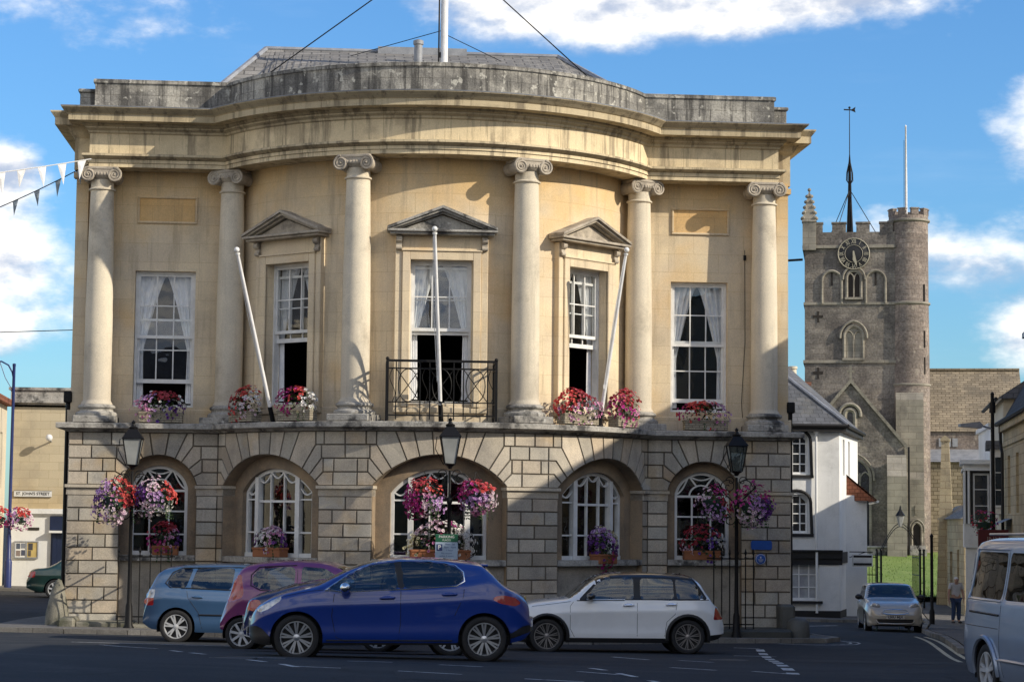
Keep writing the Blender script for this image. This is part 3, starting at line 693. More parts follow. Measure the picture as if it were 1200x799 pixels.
fl = MB(); fl.box(-7.6, .9, 10.9, 7.6, YB-.3, 11.0); fl.build('flat_roof', MT['lead'], roof)
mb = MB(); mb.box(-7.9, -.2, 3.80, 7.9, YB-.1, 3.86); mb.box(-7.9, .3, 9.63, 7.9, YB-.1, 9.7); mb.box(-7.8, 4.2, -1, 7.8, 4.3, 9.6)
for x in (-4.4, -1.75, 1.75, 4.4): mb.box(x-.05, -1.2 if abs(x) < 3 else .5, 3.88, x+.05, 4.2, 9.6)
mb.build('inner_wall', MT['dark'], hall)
# --- upper windows
def sash(mb, x0, x1, zb, zt, nc, nr, y, rail=.05, bot=.07):
    t = .05; mb.box(x0, y, zb, x1, y+.04, zb+bot); mb.box(x0, y, zt-rail, x1, y+.04, zt); mb.box(x0, y, zb+bot, x0+t, y+.04, zt-rail); mb.box(x1-t, y, zb+bot, x1, y+.04, zt-rail)
    for i in range(1, nc):
        x = x0+t+(x1-x0-2*t)*i/nc; mb.box(x-.013, y+.003, zb+bot, x+.013, y+.035, zt-rail)
    for j in range(1, nr):
        z = zb+bot+(zt-rail-zb-bot)*j/nr; mb.box(x0+t, y+.005, z-.013, x1-t, y+.033, z+.013)
def curtain(mb, hw, z0, z1, y, sg, topw, tiew, ztie, ph=0):
    n, m = 20, 22; vs = []
    for j in range(m+1):
        z = z1+(z0-z1)*j/m
        if z > ztie: t = (z1-z)/(z1-ztie); wdt = topw+(tiew-topw)*t**.8
        else: t = (ztie-z)/(ztie-z0+1e-6); wdt = tiew+(.02)*t
        for i in range(n+1):
            u = i/n; vs.append((sg*(hw-.03-wdt*u), y+.035*math.sin(u*26+ph+.6*math.sin(z*2))*min(1, wdt/topw*1.2), z))
    mb.add(vs, [(j*(n+1)+i, j*(n+1)+i+1, (j+1)*(n+1)+i+1, (j+1)*(n+1)+i) for j in range(m) for i in range(n)])
def upper_window(x, y, phi, hw, z0, z1, lower, nc, cur, drop):
    M = Matrix.Translation((x, y, 0)) @ Matrix.Rotation(phi, 4, 'Z'); w = MB(); w.M = M; d = .13
    w.box(-hw, d, z0, -hw+.055, d+.16, z1); w.box(hw-.055, d, z0, hw, d+.16, z1); w.box(-hw+.055, d, z1-.055, hw-.055, d+.16, z1); w.box(-hw, d-.05, z0, hw, d+.16, z0+.05)
    a, b = -hw+.055, hw-.055; zm = z1-.055-(z1-z0)*.475
    sash(w, a, b, zm, z1-.055, nc, 2, d+.03); sash(w, a, b, lower, lower+(z1-.055-zm), nc, 2, d+.085, bot=.09)
    wi = w.build('window', MT['white'], hall)
    g = MB(); g.M = M; g.quad((a, d+.05, zm), (b, d+.05, zm), (b, d+.05, z1-.06), (a, d+.05, z1-.06)); g.quad((a, d+.105, lower), (b, d+.105, lower), (b, d+.105, lower+z1-zm-.06), (a, d+.105, lower+z1-zm-.06)); g.build('pane', MT['glass'], wi)
    for sg, ph in ((-1, .3), (1, 1.7)):
        c = MB(); c.M = M; curtain(c, hw, z0+.1, z1-.05, d+.20, sg, hw*cur, hw*.22, z1-drop, ph); c.build('curtain', MT['curtain'], wi, smooth=60)
for (a, h, z0, z1), low in zip(HW, (5.72, 5.83, 5.70)):
    p = R_(a); r = RW-.04; upper_window(r*math.sin(p), YC-r*math.cos(p), p, h-.005, z0, z1, low, 3, .92, 1.55)
for (x, h, z0, z1), low in zip(WX, (4.88, 4.62)): upper_window(x, YW, 0, h-.005, z0, z1, low, 3, .95, 1.75)
# stone surrounds with consoles and pediments
for a, h, z0, z1 in HW:
    p = R_(a); r = RW; M = Matrix.Translation((r*math.sin(p), YC-r*math.cos(p), 0)) @ Matrix.Rotation(p, 4, 'Z'); s = MB(); s.M = M; cen = a == 0
    for sg in (-1, 1):
        x0, x1 = sorted((sg*h, sg*(h+.17))); s.cbox(x0, -.085, z0-.08, x1, .10, z1+.17, c=.012); x0, x1 = sorted((sg*(h+.172), sg*(h+.32))); s.cbox(x0, -.045, z0-.08, x1, .16, z1+.5, c=.01)
        x0, x1 = sorted((sg*h, sg*(h+.05))); s.box(x0, -.06, z0, x1, -.02, z1)
    s.box(-h+.001, -.083, z1, h-.001, .08, z1+.168)
    s.cbox(-h-.19, -.11, z1+.172, h+.19, .12, z1+.21, c=.01); s.box(-h-.165, -.04, z1+.21, h+.165, .12, z1+.505)
    s.cbox(-h-.33, -.06, z0-.20, h+.33, .12, z0-.083, c=.012)
    sr = s.build('window_surround', MT['ashlar'], hall)
    for sg in (-1, 1):
        k = MB(); k.M = M; x0, x1 = sorted((sg*(h+.185), sg*(h+.305)))
        k.prism([(x0, z1+.20), (x1, z1+.20), (x1, z1+.505), (x0, z1+.505)], -.10, -.046)
        k.lathe([(.075, x0), (.075, x1)], (0, -.10, z1+.42), 12, axis='x'); k.lathe([(.045, x0), (.045, x1)], (0, -.085, z1+.24), 10, axis='x'); k.build('console', MT['cap'], sr)
    q = MB(); q.M = M; W = h+.50; zb = z1+.51; ap = z1+1.07
    q.cbox(-W+.06, -.27, zb, W-.06, .1, zb+.05, c=.01); q.cbox(-W, -.33, zb+.052, W, .1, zb+.105, c=.01)
    q.prism([(-W+.25, zb+.105), (W-.25, zb+.105), (0, ap-.13)], -.10, .1)
    for sg in (-1, 1):
        t = Vector((W, ap-zb-.105)).normalized()
        for (e0, e1, y0) in ((0, .055, -.34), (-.055, 0, -.28), (-.10, -.055, -.18)):
            q.prism([(sg*(W-.001-max(0, -e0)*1.9), zb+.106+0), (0, ap+e0), (0, ap+e1), (sg*W, zb+.106+max(0, e1))][::-sg], y0, .1)
    q.build('pediment', MT['ledge'] if cen else MT['cap'], sr)
# --- iron balcony in front of the middle window
mb = MB(); yf, yb_, hx = -3.10, -2.32, 1.13; zb, zt = 3.98, 5.20
for x in (-hx, hx):
    mb.box(x-.028, yf-.028, zb-.02, x+.028, yf+.028, zt+.02); mb.ball((x, yf, zt+.04), .04, 8, 6); mb.box(x-.02, yb_-.02, zb-.02, x+.02, yb_+.02, zt)
    for z, t in ((zt-.0, .022), (zt-.16, .014), (zb+.36, .012), (zb+.09, .014)): mb.box(x-t*.9, yf+.03, z-t, x+t*.9, yb_-.02, z+t)
    for y in frange(yf+.2, yb_-.15, .2): mb.tube([(x, y, zb+.09), (x, y, zt)], .010, 5)
for z, t in ((zt, .024), (zt-.16, .015), (zb+.36, .012), (zb+.09, .015)): mb.box(-hx+.03, yf-t, z-t, hx-.03, yf+t, z+t)
for x in (-.95, -.45, -.25, .25, .45, .95): mb.box(x-.012, yf-.012, zb, x+.012, yf+.012, zt)
for x in (-.72, 0, .72): mb.tube([(x, yf, zb+.09), (x, yf, zb+.36)], .009, 5)
zlo, zhi = zb+.37, zt-.17
for x0, x1 in ((-.95, -.45), (-.25, .25), (.45, .95)):
    cx = (x0+x1)/2; cz = (zlo+zhi)/2
    mb.tube([(cx+.20*math.cos(2*PI*i/24), yf-.012, cz+(zhi-zlo)/2*math.sin(2*PI*i/24)) for i in range(24)], .011, 5, closed=True)
    mb.tube([(x0, yf+.012, zlo), (x1, yf+.012, zhi)], .010, 5); mb.tube([(x0, yf-.026, zhi), (x1, yf-.026, zlo)], .010, 5)
for x0, x1 in ((-1.1, -.95), (-.45, -.25), (.25, .45), (.95, 1.1)):
    cx = (x0+x1)/2; mb.tube([(cx+.055*math.sin(2*PI*i/16), yf, zlo+(zhi-zlo)*i/16) for i in range(17)], .008, 5)
mb.build('balcony_railing', MT['iron'], hall, smooth=40)
mb = MB(); mb.tube([(7.02, .338, 8.1), (7.03, .338, 6.0), (6.95, .338, 4.6), (7.0, .32, 4.0)], .007, 5); mb.box(6.99, .30, 7.87, 7.05, .36, 7.98); mb.build('wall_cable', MT['iron'], hall)
for sg in (-1, 1):
    mb = MB(); mb.tube([(sg*8.05, .25, 4.5), (sg*8.05, .25, -.9)], .05, 8); mb.cbox(sg*8.05-.09, .15, 4.4, sg*8.05+.09, .34, 4.65, c=.02)
    mb.build('downpipe', MT['iron'], hall)
# ------------------------------------------------------------------ flags, wires, lamps, railings, flowers round the hall
def flagpole(name, label, a, b, r=.038, grp=None):
    t = thing(name, label, 'flagpole', a, 0, grp); d = Vector(b)-Vector(a); L = d.length; u = d/L
    p = MB(); p.tube([u*(.35), u*(L*.5), u*(L*.93)], [r*1.1, r, r*.85], 12); p.build('pole', MT['pole'], t, smooth=40)
    k = MB(); k.tube([(0, 0, 0), u*.36], r*1.35, 10); k.box(-.05, -.05, -.02, .05, .05, .05); k.build('socket', MT['iron'], t, smooth=40)
    k = MB(); k.tube([u*(L*.93), u*(L*.94)], [r*1.25, r*1.25], 10); k.ball(u*(L*.94+.07), r*1.55, 12, 8); k.build('finial', MT['white'], t, smooth=60)
    k = MB(); n = u.cross(Vector((0, 0, 1))).normalized()
    k.tube([u*(L*.92)+n*r, u*(L*.6)+n*r*2.0+Vector((0, 0, -.03)), u*(L*.2)+n*r*1.3], .008, 5); k.box(*(u*(L*.22)+n*r-Vector((.02, .02, .05))), *(u*(L*.22)+n*r+Vector((.02, .02, .05)))); k.build('halyard', MT['white'], t)
    return t
G = 'white flagpoles leaning out from the first floor ledge'
flagpole('flagpole', 'white flagpole leaning left over the ledge beside the shaded left bow window', (-3.50, -1.66, 3.93), (-4.34, -2.63, 7.66), grp=G)
flagpole('flagpole', 'white flagpole standing straight up behind the iron balcony at the middle window', (0, -2.93, 3.95), (-.24, -4.0, 8.02), grp=G)
flagpole('flagpole', 'white flagpole leaning right over the ledge beside the sunlit right bow window', (3.46, -1.69, 3.93), (3.98, -2.30, 7.88), grp=G)
t = thing('roof_mast', 'tall white mast rising from the roof above the middle of the bow, with wire stays', 'mast', (.2, 2.0, 12.0))
p = MB(); p.tube([(0, 0, -.6), (0, 0, 2), (0, 0, 8)], [.095, .085, .06], 14); p.build('pole', MT['pole'], t, smooth=40)
p = MB(); p.tube([(-.125, -.03, -.3), (-.12, -.02, 6)], .022, 6); p.box(-.13, -.06, .7, -.08, 0, .82); p.build('halyard', MT['iron'], t)
for a, b in (((-.05, 0, 3.3), (-4.4, -.9, -.25)), ((.05, 0, 3.3), (3.75, -1.2, -.35))):
    p = MB(); p.tube([a, b], .016, 6); p.build('stay', MT['iron'], t)
for a, b in (((-.05, 0, 1.35), (-4.3, 4.5, 1.0)), ((.05, 0, 1.25), (3.3, 4.5, .9))):
    p = MB(); p.tube([a, b], .010, 5); p.build('stay', MT['iron'], t)
# bunting strings from the left end of the entablature
def bunting(label, a, b, sag, n, size, w, lightc):
    t = thing('bunting', label, 'bunting', a, 0, 'bunting strung out to the left of the hall'); d = Vector(b)-Vector(a)
    P = lambda u: d*u - Vector((0, 0, sag*4*u*(1-u)))
    k = MB(); k.tube([P(i/24) for i in range(25)], .012, 5); k.build('string', MT['white'] if lightc else MT['iron'], t)
    for i in range(n):
        u0 = (i+.25)/n; u1 = u0+w/d.length; A, B = P(u0), P(u1); m = (A+B)/2+Vector((rnd.uniform(-.06, .06), rnd.uniform(-.08, .08), -size*rnd.uniform(.85, 1.1)))
        q = MB(); mid = (A+B+m)/3+Vector((0, -.02, 0)); q.add([A, B, m, mid], [(0, 1, 3), (1, 2, 3), (2, 0, 3)]); q.build('flag', FLAGW if lightc else FLAGD, t)
FLAGW = plain('white_flag_cloth', (.8, .8, .8), rough=.8, fine=.05); FLAGD = plain('grey_flag_cloth', (.26, .31, .34), rough=.8)
bunting('string of white triangular flags tied to the top of the leftmost column', (-7.62, -.35, 9.72), (-14.5, -3.5, 8.35), .15, 17, .46, .20, True)
bunting('string of dark triangular flags hanging lower, behind the white ones', (-7.70, -.2, 9.62), (-14.5, 2.5, 7.65), .35, 14, .36, .15, False)
# flowers ---------------------------------------------------------------
PAL = {'coral': [(.62, .06, .05), (.70, .10, .08), (.55, .04, .06)], 'pink': [(.68, .32, .50), (.72, .40, .56), (.60, .20, .40)], 'pale': [(.76, .58, .65), (.78, .68, .70), (.70, .48, .60)], 'lilac': [(.54, .32, .60), (.60, .40, .64), (.44, .22, .52)], 'purple': [(.14, .03, .24), (.20, .05, .32), (.10, .02, .18)], 'magenta': [(.50, .03, .26), (.42, .02, .22), (.36, .015, .12)], 'white': [(.78, .77, .73), (.72, .72, .68)], 'red': [(.46, .03, .05), (.52, .06, .09), (.30, .012, .03)], 'cream': [(.66, .62, .36), (.70, .68, .48)], 'violet': [(.16, .06, .42), (.22, .10, .5)]}
def orient(n):
    n = Vector(n).normalized(); u = n.cross(Vector((.3, .2, 1))).normalized(); return n, u, n.cross(u)
def flower(mb, c, n, r, col):
    n, u, v = orient(n); c = Vector(c); a0 = rnd.uniform(0, 6.28); k = 6
    rim = [c+(u*math.cos(a0+2*PI*i/k)+v*math.sin(a0+2*PI*i/k))*r*(1 if i % 2 == 0 else .86)+n*r*.35 for i in range(k)]
    f = rnd.uniform(.95, 1.35); q = (col[0]*f, col[1]*f, col[2]*f); dk = (col[0]*.45, col[1]*.30, col[2]*.45)
    mid = [c+(p-c)*.40-n*r*.02 for p in rim]
    mb.add([c-n*r*.1]+mid+rim, [(0, 1+i, 1+(i+1) % k) for i in range(k)]+[(1+i, 1+k+i, 1+k+(i+1) % k, 1+(i+1) % k) for i in range(k)], col=[dk]*k+[q]*k)
def leaf(mb, c, n, L, col):
    n, u, v = orient(n); a = rnd.uniform(0, 6.28); d = u*math.cos(a)+v*math.sin(a); e = n.cross(d); c = Vector(c)
    mb.add([c-d*L*.5, c+e*L*.28+n*L*.08, c+d*L*.5-n*L*.12, c-e*L*.28+n*L*.08], [(0, 1, 2), (0, 2, 3)], col=col)
def manhole(label, x, y, r):
    t = thing('manhole_cover', label, 'manhole cover', (x, y, gz(x, y)+.006)); k = MB(); k.lathe([(r, -.02), (r, .004), (r*.93, .006), (r*.92, .001), (r*.86, .001), (0, .002)], n=28); k.build('cover', plain('cast_iron_cover', (.05, .048, .046), rough=.6, fine=.4, bump=.5), t)
def bloom(root, rx, ry, rz, cz, nf, nl, clusters, fr=.032, up_=.35, trail=0):
    """leaf and blossom masses over an ellipsoid of radii rx ry rz centred at height cz"""
    L = MB(); F = MB()
    bumps = [(Vector((rnd.gauss(0, 1), rnd.gauss(0, 1), rnd.gauss(0, 1))).normalized(), rnd.uniform(-.22, .2)) for _ in range(14)]
    lobes = [(Vector((0, 0, 0)), .95, 4)]+[(Vector((rnd.uniform(-.55, .55)*rx, rnd.uniform(-.5, .3)*ry, rnd.uniform(-.75, .45)*rz)), rnd.uniform(.42, .66), 1) for _ in range(6)] if trail >= 8 else [(Vector((0, 0, 0)), 1, 1)]
    pick = [l for l in lobes for _ in range(l[2])]
    def pt(k):
        lc, ls, _ = rnd.choice(pick); d = Vector((rnd.gauss(0, 1), rnd.gauss(0, 1), rnd.gauss(0, 1)+up_*.6)).normalized()
        s = 1+sum(b*max(0, d.dot(q))**6 for q, b in bumps)
        return d, Vector((d.x*rx, d.y*ry, d.z*rz))*s*k*ls+lc+Vector((0, 0, cz))
    for i in range(nl):
        d, p = pt(rnd.uniform(.45, 1.05)); g = rnd.uniform(.5, 1.3); y = rnd.random() < .3
        leaf(L, p, d+Vector((0, 0, .6)), rnd.uniform(.05, .1), ((.085 if y else .035)*g, (.13 if y else .075)*g, (.025)*g))
    for i in range(trail):
        a = rnd.uniform(0, 6.28); x, y = rx*.8*math.cos(a), ry*.8*math.sin(a)
        for k in range(5): leaf(L, (x*(1+.03*k), y*(1+.03*k), cz-rz*.5-k*.06), (math.cos(a), math.sin(a), .3), .07, (.04, .085, .025))
    cl = [(Vector(c), n) for c, n in clusters]
    for i in range(nf):
        d, p = pt(rnd.uniform(.94, 1.10)); q = Vector((p.x/rx, d.y*.4, (p.z-cz)/rz))
        best = min(cl, key=lambda c: (c[0]-q).length*rnd.uniform(.7, 1.3)); flower(F, p, d+Vector((rnd.uniform(-.5, .5), rnd.uniform(-.7, .1), rnd.uniform(-.2, .5))), fr*rnd.uniform(.75, 1.2), rnd.choice(PAL[best[1]]))
    L.build('foliage', MT['leaf'], root)['kind'] = 'stuff'; F.build('blossoms', MT['petal'], root)['kind'] = 'stuff'
def hanging_basket(label, x, y, z, clusters, r=.42, nf=430, hook=.5):
    t = thing('hanging_basket', label, 'hanging basket', (x, y, z), 0, 'flower baskets hanging from the lamp posts')
    b = MB(); b.lathe([(.02, -.24), (.13, -.21), (.21, -.12), (.25, .0), (.265, .02), (.24, .03), (.22, .0)], n=18); b.build('basket', MT['basket'], t, smooth=40)
    c = MB()
    for k in range(3):
        a = k*2.1; c.tube([(.25*math.cos(a), .25*math.sin(a), .01), (0, 0, hook)], .006, 4)
    c.build('chain', MT['iron'], t)
    bloom(t, r*1.1, r*1.05, r*1.05, -.02, int(nf*1.35), 380, clusters, fr=.036, up_=.2, trail=8)
hanging_basket('hanging basket of coral and purple petunias on the left arm of the left lamp post', -6.80, -1.62, 2.30, [((.4, -.3, .7), 'coral'), ((.6, -.3, .2), 'coral'), ((-.6, 0, -.1), 'purple'), ((-.4, -.3, .3), 'lilac'), ((.1, -.4, -.5), 'pale'), ((0, -.4, .1), 'pink'), ((-.7, 0, -.4), 'lilac')], .45)
hanging_basket('pale pink hanging basket with coral edge on the right arm of the left lamp post', -5.93, -1.62, 2.36, [((.7, -.2, .2), 'coral'), ((-.1, -.3, .6), 'pale'), ((-.4, -.3, -.6), 'pale'), ((-.6, 0, .1), 'purple'), ((.1, -.4, -.1), 'lilac'), ((.3, 0, -.7), 'white')], .38, 330)
hanging_basket('round pink hanging basket left of the middle lamp post, with crimson upper edge', -.37, -4.02, 2.38, [((-.7, -.1, .1), 'magenta'), ((-.3, -.3, .7), 'red'), ((.3, -.4, .1), 'pink'), ((.2, -.4, -.5), 'pale'), ((.5, -.2, .5), 'coral'), ((-.4, -.3, -.5), 'magenta'), ((.6, -.3, -.2), 'lilac')], .36, 400)
hanging_basket('lilac hanging basket right of the middle lamp post, with red flowers on its right shoulder', .67, -4.02, 2.40, [((.6, -.2, .5), 'coral'), ((.2, -.3, .8), 'red'), ((.85, -.1, 0), 'pale'), ((-.2, -.4, -.2), 'lilac'), ((.2, -.4, -.5), 'pink'), ((-.5, -.3, .3), 'magenta'), ((.4, -.4, 0), 'lilac')], .36, 400)
hanging_basket('shaded hanging basket showing its green bowl, left arm of the right lamp post', 5.98, -1.62, 2.38, [((.6, -.2, .3), 'red'), ((.2, -.3, .6), 'magenta'), ((-.5, -.3, -.3), 'lilac'), ((-.2, -.3, -.7), 'lilac'), ((-.6, 0, .3), 'pale')], .38, 200)
hanging_basket('shaded round hanging basket of violet and pale petunias at the right end of the hall', 6.80, -1.62, 2.33, [((-.4, -.3, .4), 'magenta'), ((.5, -.2, .5), 'magenta'), ((.2, -.4, -.2), 'lilac'), ((-.2, -.4, -.4), 'pale'), ((.6, -.2, -.1), 'purple'), ((0, -.4, .2), 'lilac')], .43, 380)
def lamp_post(label, x, y, zb, zl, arm, lit=0):
    t = thing('lamp_post', label, 'street lamp', (x, y, zb), 0, 'wrought iron lamp posts in front of the hall'); z = zl-zb
    p = MB(); p.lathe([(.12, -.15), (.12, .1), (.085, .16), (.07, .55), (.05, .62), (.042, 1.2), (.038, z-1.1), (.055, z-1.08), (.055, z-1.02), (.03, z-.95), (.026, z-.42)], n=14); p.build('post', MT['iron'], t, smooth=40)
    for s in (-1, 1):
        b = MB()
        b.tube([(0, 0, z-1.02), (s*arm*.5, 0, z-.82), (s*arm*.9, 0, z-.66), (s*arm, 0, z-.60)], .016, 6)
        sp = [(s*(arm*.42+ (.17-.15*i/20)*math.cos(PI*.7*i/5)), 0, z-.62+(.17-.15*i/20)*math.sin(PI*.7*i/5)) for i in range(21)]; b.tube(sp, .011, 5)
        sp = [(s*(.15+(.13-.11*i/18)*math.cos(PI+PI*.6*i/5)), 0, z-1.32+(.14-.12*i/18)*math.sin(PI+PI*.6*i/5)) for i in range(19)]; b.tube(sp, .011, 5)
        sp = [(s*(.13+(.11-.09*i/18)*math.cos(PI*.6*i/5)), 0, z-.50+(.11-.09*i/18)*math.sin(PI*.6*i/5)) for i in range(19)]; b.tube(sp, .010, 5)
        b.build('basket_bracket', MT['iron'], t, smooth=40)
    # four sided lantern
    l = MB(); z0, z1 = z-.29, z+.26; a, c = .105, .195
    for sx, sy in ((-1, -1), (1, -1), (1, 1), (-1, 1)): l.tube([(sx*a, sy*a, z0), (sx*c, sy*c, z1)], .014, 5)
    for q, zz_ in ((a, z0), (c, z1)): l.tube([(-q, -q, zz_), (q, -q, zz_), (q, q, zz_), (-q, q, zz_)], .018, 5, closed=True)
    l.add([(-c-.03, -c-.03, z1), (c+.03, -c-.03, z1), (c+.03, c+.03, z1), (-c-.03, c+.03, z1), (-.09, -.09, z1+.20), (.09, -.09, z1+.20), (.09, .09, z1+.20), (-.09, .09, z1+.20)], [(0, 1, 5, 4), (1, 2, 6, 5), (2, 3, 7, 6), (3, 0, 4, 7), (3, 2, 1, 0), (4, 5, 6, 7)])
    l.lathe([(.085, z1+.2), (.10, z1+.24), (.05, z1+.27), (.03, z1+.32), (.045, z1+.35), (.0, z1+.40)], n=10)
    l.lathe([(.03, z0-.10), (.06, z0-.05), (a+.02, z0-.01), (a, z0)], n=8); l.tube([(-.13, -.02, z0-.02), (-.30, -.02, z0+.3), (-.27, -.02, z1)], .009, 5)
    la = l.build('lantern', MT['iron'], t)
    g = MB(); q = .97
    for k in range(4):
        M = Matrix.Rotation(k*PI/2, 4, 'Z'); g.M = M; g.quad((-a*q, -a*q, z0), (a*q, -a*q, z0), (c*q, -c*q, z1), (-c*q, -c*q, z1))
    g.build('lantern_glass', MT['lampglass'] if lit else MT['lanternclear'], la)
MT['lanternclear'] = glass('lantern_glass', (.45, .5, .5), .22)
lamp_post('iron lamp post with frosted lantern and flower basket arms, left end of the hall', -6.44, -1.62, gz(-6.4, -1.6), 3.30, .42, 1)
lamp_post('frosted iron lamp post before the middle arch, its foot hidden by the blue car', .14, -4.02, gz(.1, -4), 3.34, .52, 1)
lamp_post('dark iron lamp post with clear lantern in shade at the right end of the hall', 6.47, -1.62, gz(6.4, -1.6), 3.32, .42)
def area_railing(label, x0, x1, y, zb, zt, n, back):
    t = thing('area_railing', label, 'railing', (x0, y, zb), 0, 'iron railings round the basement areas'); W = x1-x0; h = zt-zb
    for z in (h-.07, .12):
        r = MB(); r.box(-.02, -.012, z-.014, W+.02, .012, z+.014)
        if z > .2:
            for x in (0, W): r.box(x-.013, .010, h-.084, x+.013, back, h-.056)
        r.build('rail', MT['iron'], t)
    for i in range(n):
        x = W*i/(n-1); b = MB(); b.tube([(x, 0, -.15), (x, 0, h+.02)], .014, 6); b.lathe([(.014, h), (.03, h+.05), (.0, h+.16)], (x, 0, 0), 6); b.lathe([(.014, h-.07), (.028, h-.045), (.014, h-.02)], (x, 0, 0), 6); b.build('bar', MT['iron'], t)
area_railing('black spiked railing under the left lamp post, beside the blue grey hatchback', -6.70, -5.60, -1.32, -.30, 1.15, 6, .80)
area_railing('black spiked railing under the right lamp post, behind the tail of the white car', 6.03, 6.90, -1.32, -.38, 1.22, 6, .80)
def planter(label, c, phi, w, cl, kind='trough', h=.22, rr=(.2, .30), nf=150, group='flower troughs on the first floor ledge', name='flower_trough'):
    t = thing(name, label, 'flower box', c, phi, group); k = MB()
    k.cbox(-w/2, -.15, 0, w/2, .13, h, c=.012); k.cbox(-w/2-.012, -.165, h-.045, w/2+.012, .145, h+.005, c=.01)
    k.build('trough', MT['wicker'] if kind == 'trough' else MT['terracotta'], t)
    bloom(t, w*.56, rr[0]*1.2, rr[1]*1.25, h+.10, int(nf*1.6), int(nf*1.4), cl, fr=.038, up_=1.0, trail=5)
def bowpt(a, r, z): a = R_(a); return (r*math.sin(a), YC-r*math.cos(a), z)
planter('stone trough of purple, blue and pink petunias under the left wing window', (-5.98, -.22, 3.97), 0, .95, [((-.7, -.2, 0), 'pink'), ((-.3, -.2, .2), 'lilac'), ((.1, -.2, 0), 'white'), ((.35, -.2, .1), 'violet'), ((.6, -.2, 0), 'purple'), ((.3, -.2, .7), 'red'), ((.9, 0, .3), 'white')])
planter('stone trough with red geraniums, left of the flagpole at the left bow window', bowpt(-49.5, 5.42, 3.97), R_(-49.5), .80, [((-.4, -.2, .3), 'red'), ((0, -.2, .5), 'coral'), ((.5, -.2, .0), 'pale'), ((-.6, -.2, -.2), 'coral'), ((.9, -.2, .2), 'white')], nf=130)
planter('stone trough with cream and magenta flowers, right of the flagpole at the left bow window', bowpt(-33.5, 5.42, 3.97), R_(-33.5), .85, [((-.7, -.2, 0), 'magenta'), ((-.4, -.2, .4), 'magenta'), ((.4, -.2, .1), 'cream'), ((.7, -.2, .2), 'white'), ((.1, -.2, .5), 'coral')], nf=150)
planter('overflowing trough of pink and red flowers left of the right-leaning flagpole', bowpt(33.0, 5.42, 3.97), R_(33), .95, [((-.6, -.2, .4), 'coral'), ((.1, -.2, .5), 'red'), ((-.3, -.2, -.2), 'pink'), ((.3, -.2, -.3), 'pale'), ((.7, -.2, 0), 'pink')], nf=190, rr=(.24, .36))
planter('trough of bright magenta flowers right of the right-leaning flagpole', bowpt(48.5, 5.42, 3.97), R_(48.5), .80, [((-.3, -.2, .0), 'magenta'), ((.2, -.2, -.3), 'pink'), ((.6, -.2, .2), 'coral'), ((0, -.2, .5), 'red'), ((.3, -.2, .1), 'pink')], nf=180, rr=(.24, .36))
planter('stone trough of red, orange and pink flowers under the right wing window', (6.03, -.22, 3.97), 0, .98, [((-.6, -.2, 0), 'magenta'), ((-.3, -.2, .3), 'coral'), ((.2, -.2, .0), 'white'), ((.6, -.2, 0), 'pink'), ((-.8, -.2, -.4), 'coral'), ((.8, -.2, .2), 'lilac')], nf=130)
Gs = 'terracotta window boxes on the ground floor sills'
planter('terracotta box with magenta petunias on the left arched sill behind the railing', (-5.82, -.16, 1.10), 0, .55, [((-.4, -.2, 0), 'magenta'), ((.3, -.2, .1), 'pink'), ((0, -.2, .6), 'red'), ((.8, 0, 0), 'purple')], 'pot', .2, (.22, .30), 130, Gs, 'window_box')
planter('terracotta box with white and purple flowers in the arch above the purple car', bowpt(-41.5, 5.30, 1.10), R_(-41.5), .78, [((-.8, -.2, 0), 'purple'), ((-.4, -.2, .2), 'white'), ((.1, -.2, .2), 'pale'), ((.5, -.2, .1), 'pink'), ((.8, -.2, 0), 'purple')], 'pot', .2, (.2, .26), 130, Gs, 'window_box')
planter('long terracotta box of white, cream and pink flowers filling the middle arched sill', (.02, -2.82, 1.10), 0, 1.25, [((-.8, -.2, .1), 'cream'), ((-.5, -.2, .5), 'pale'), ((-.3, -.2, -.1), 'pink'), ((.1, -.2, 0), 'magenta'), ((.5, -.2, 0), 'white'), ((.8, -.2, .2), 'white')], 'pot', .2, (.22, .42), 240, Gs, 'window_box')
planter('terracotta box spilling dark purple petunias over the sill behind the white car', bowpt(42.5, 5.33, 1.02), R_(42.5), .60, [((-.5, -.2, 0), 'purple'), ((.5, -.2, 0), 'purple'), ((0, -.2, -.5), 'magenta'), ((0, -.2, .5), 'lilac'), ((.3, -.2, .6), 'cream')], 'pot', .2, (.25, .36), 190, Gs, 'window_box')
planter('shaded terracotta box with dark red and white flowers on the right arched sill', (5.98, -.16, 1.10), 0, .85, [((-.6, -.2, .1), 'red'), ((-.2, -.2, .4), 'red'), ((.3, -.2, -.2), 'violet'), ((.7, -.2, -.2), 'white'), ((-.8, -.2, -.3), 'pale')], 'pot', .2, (.22, .36), 150, Gs, 'window_box')
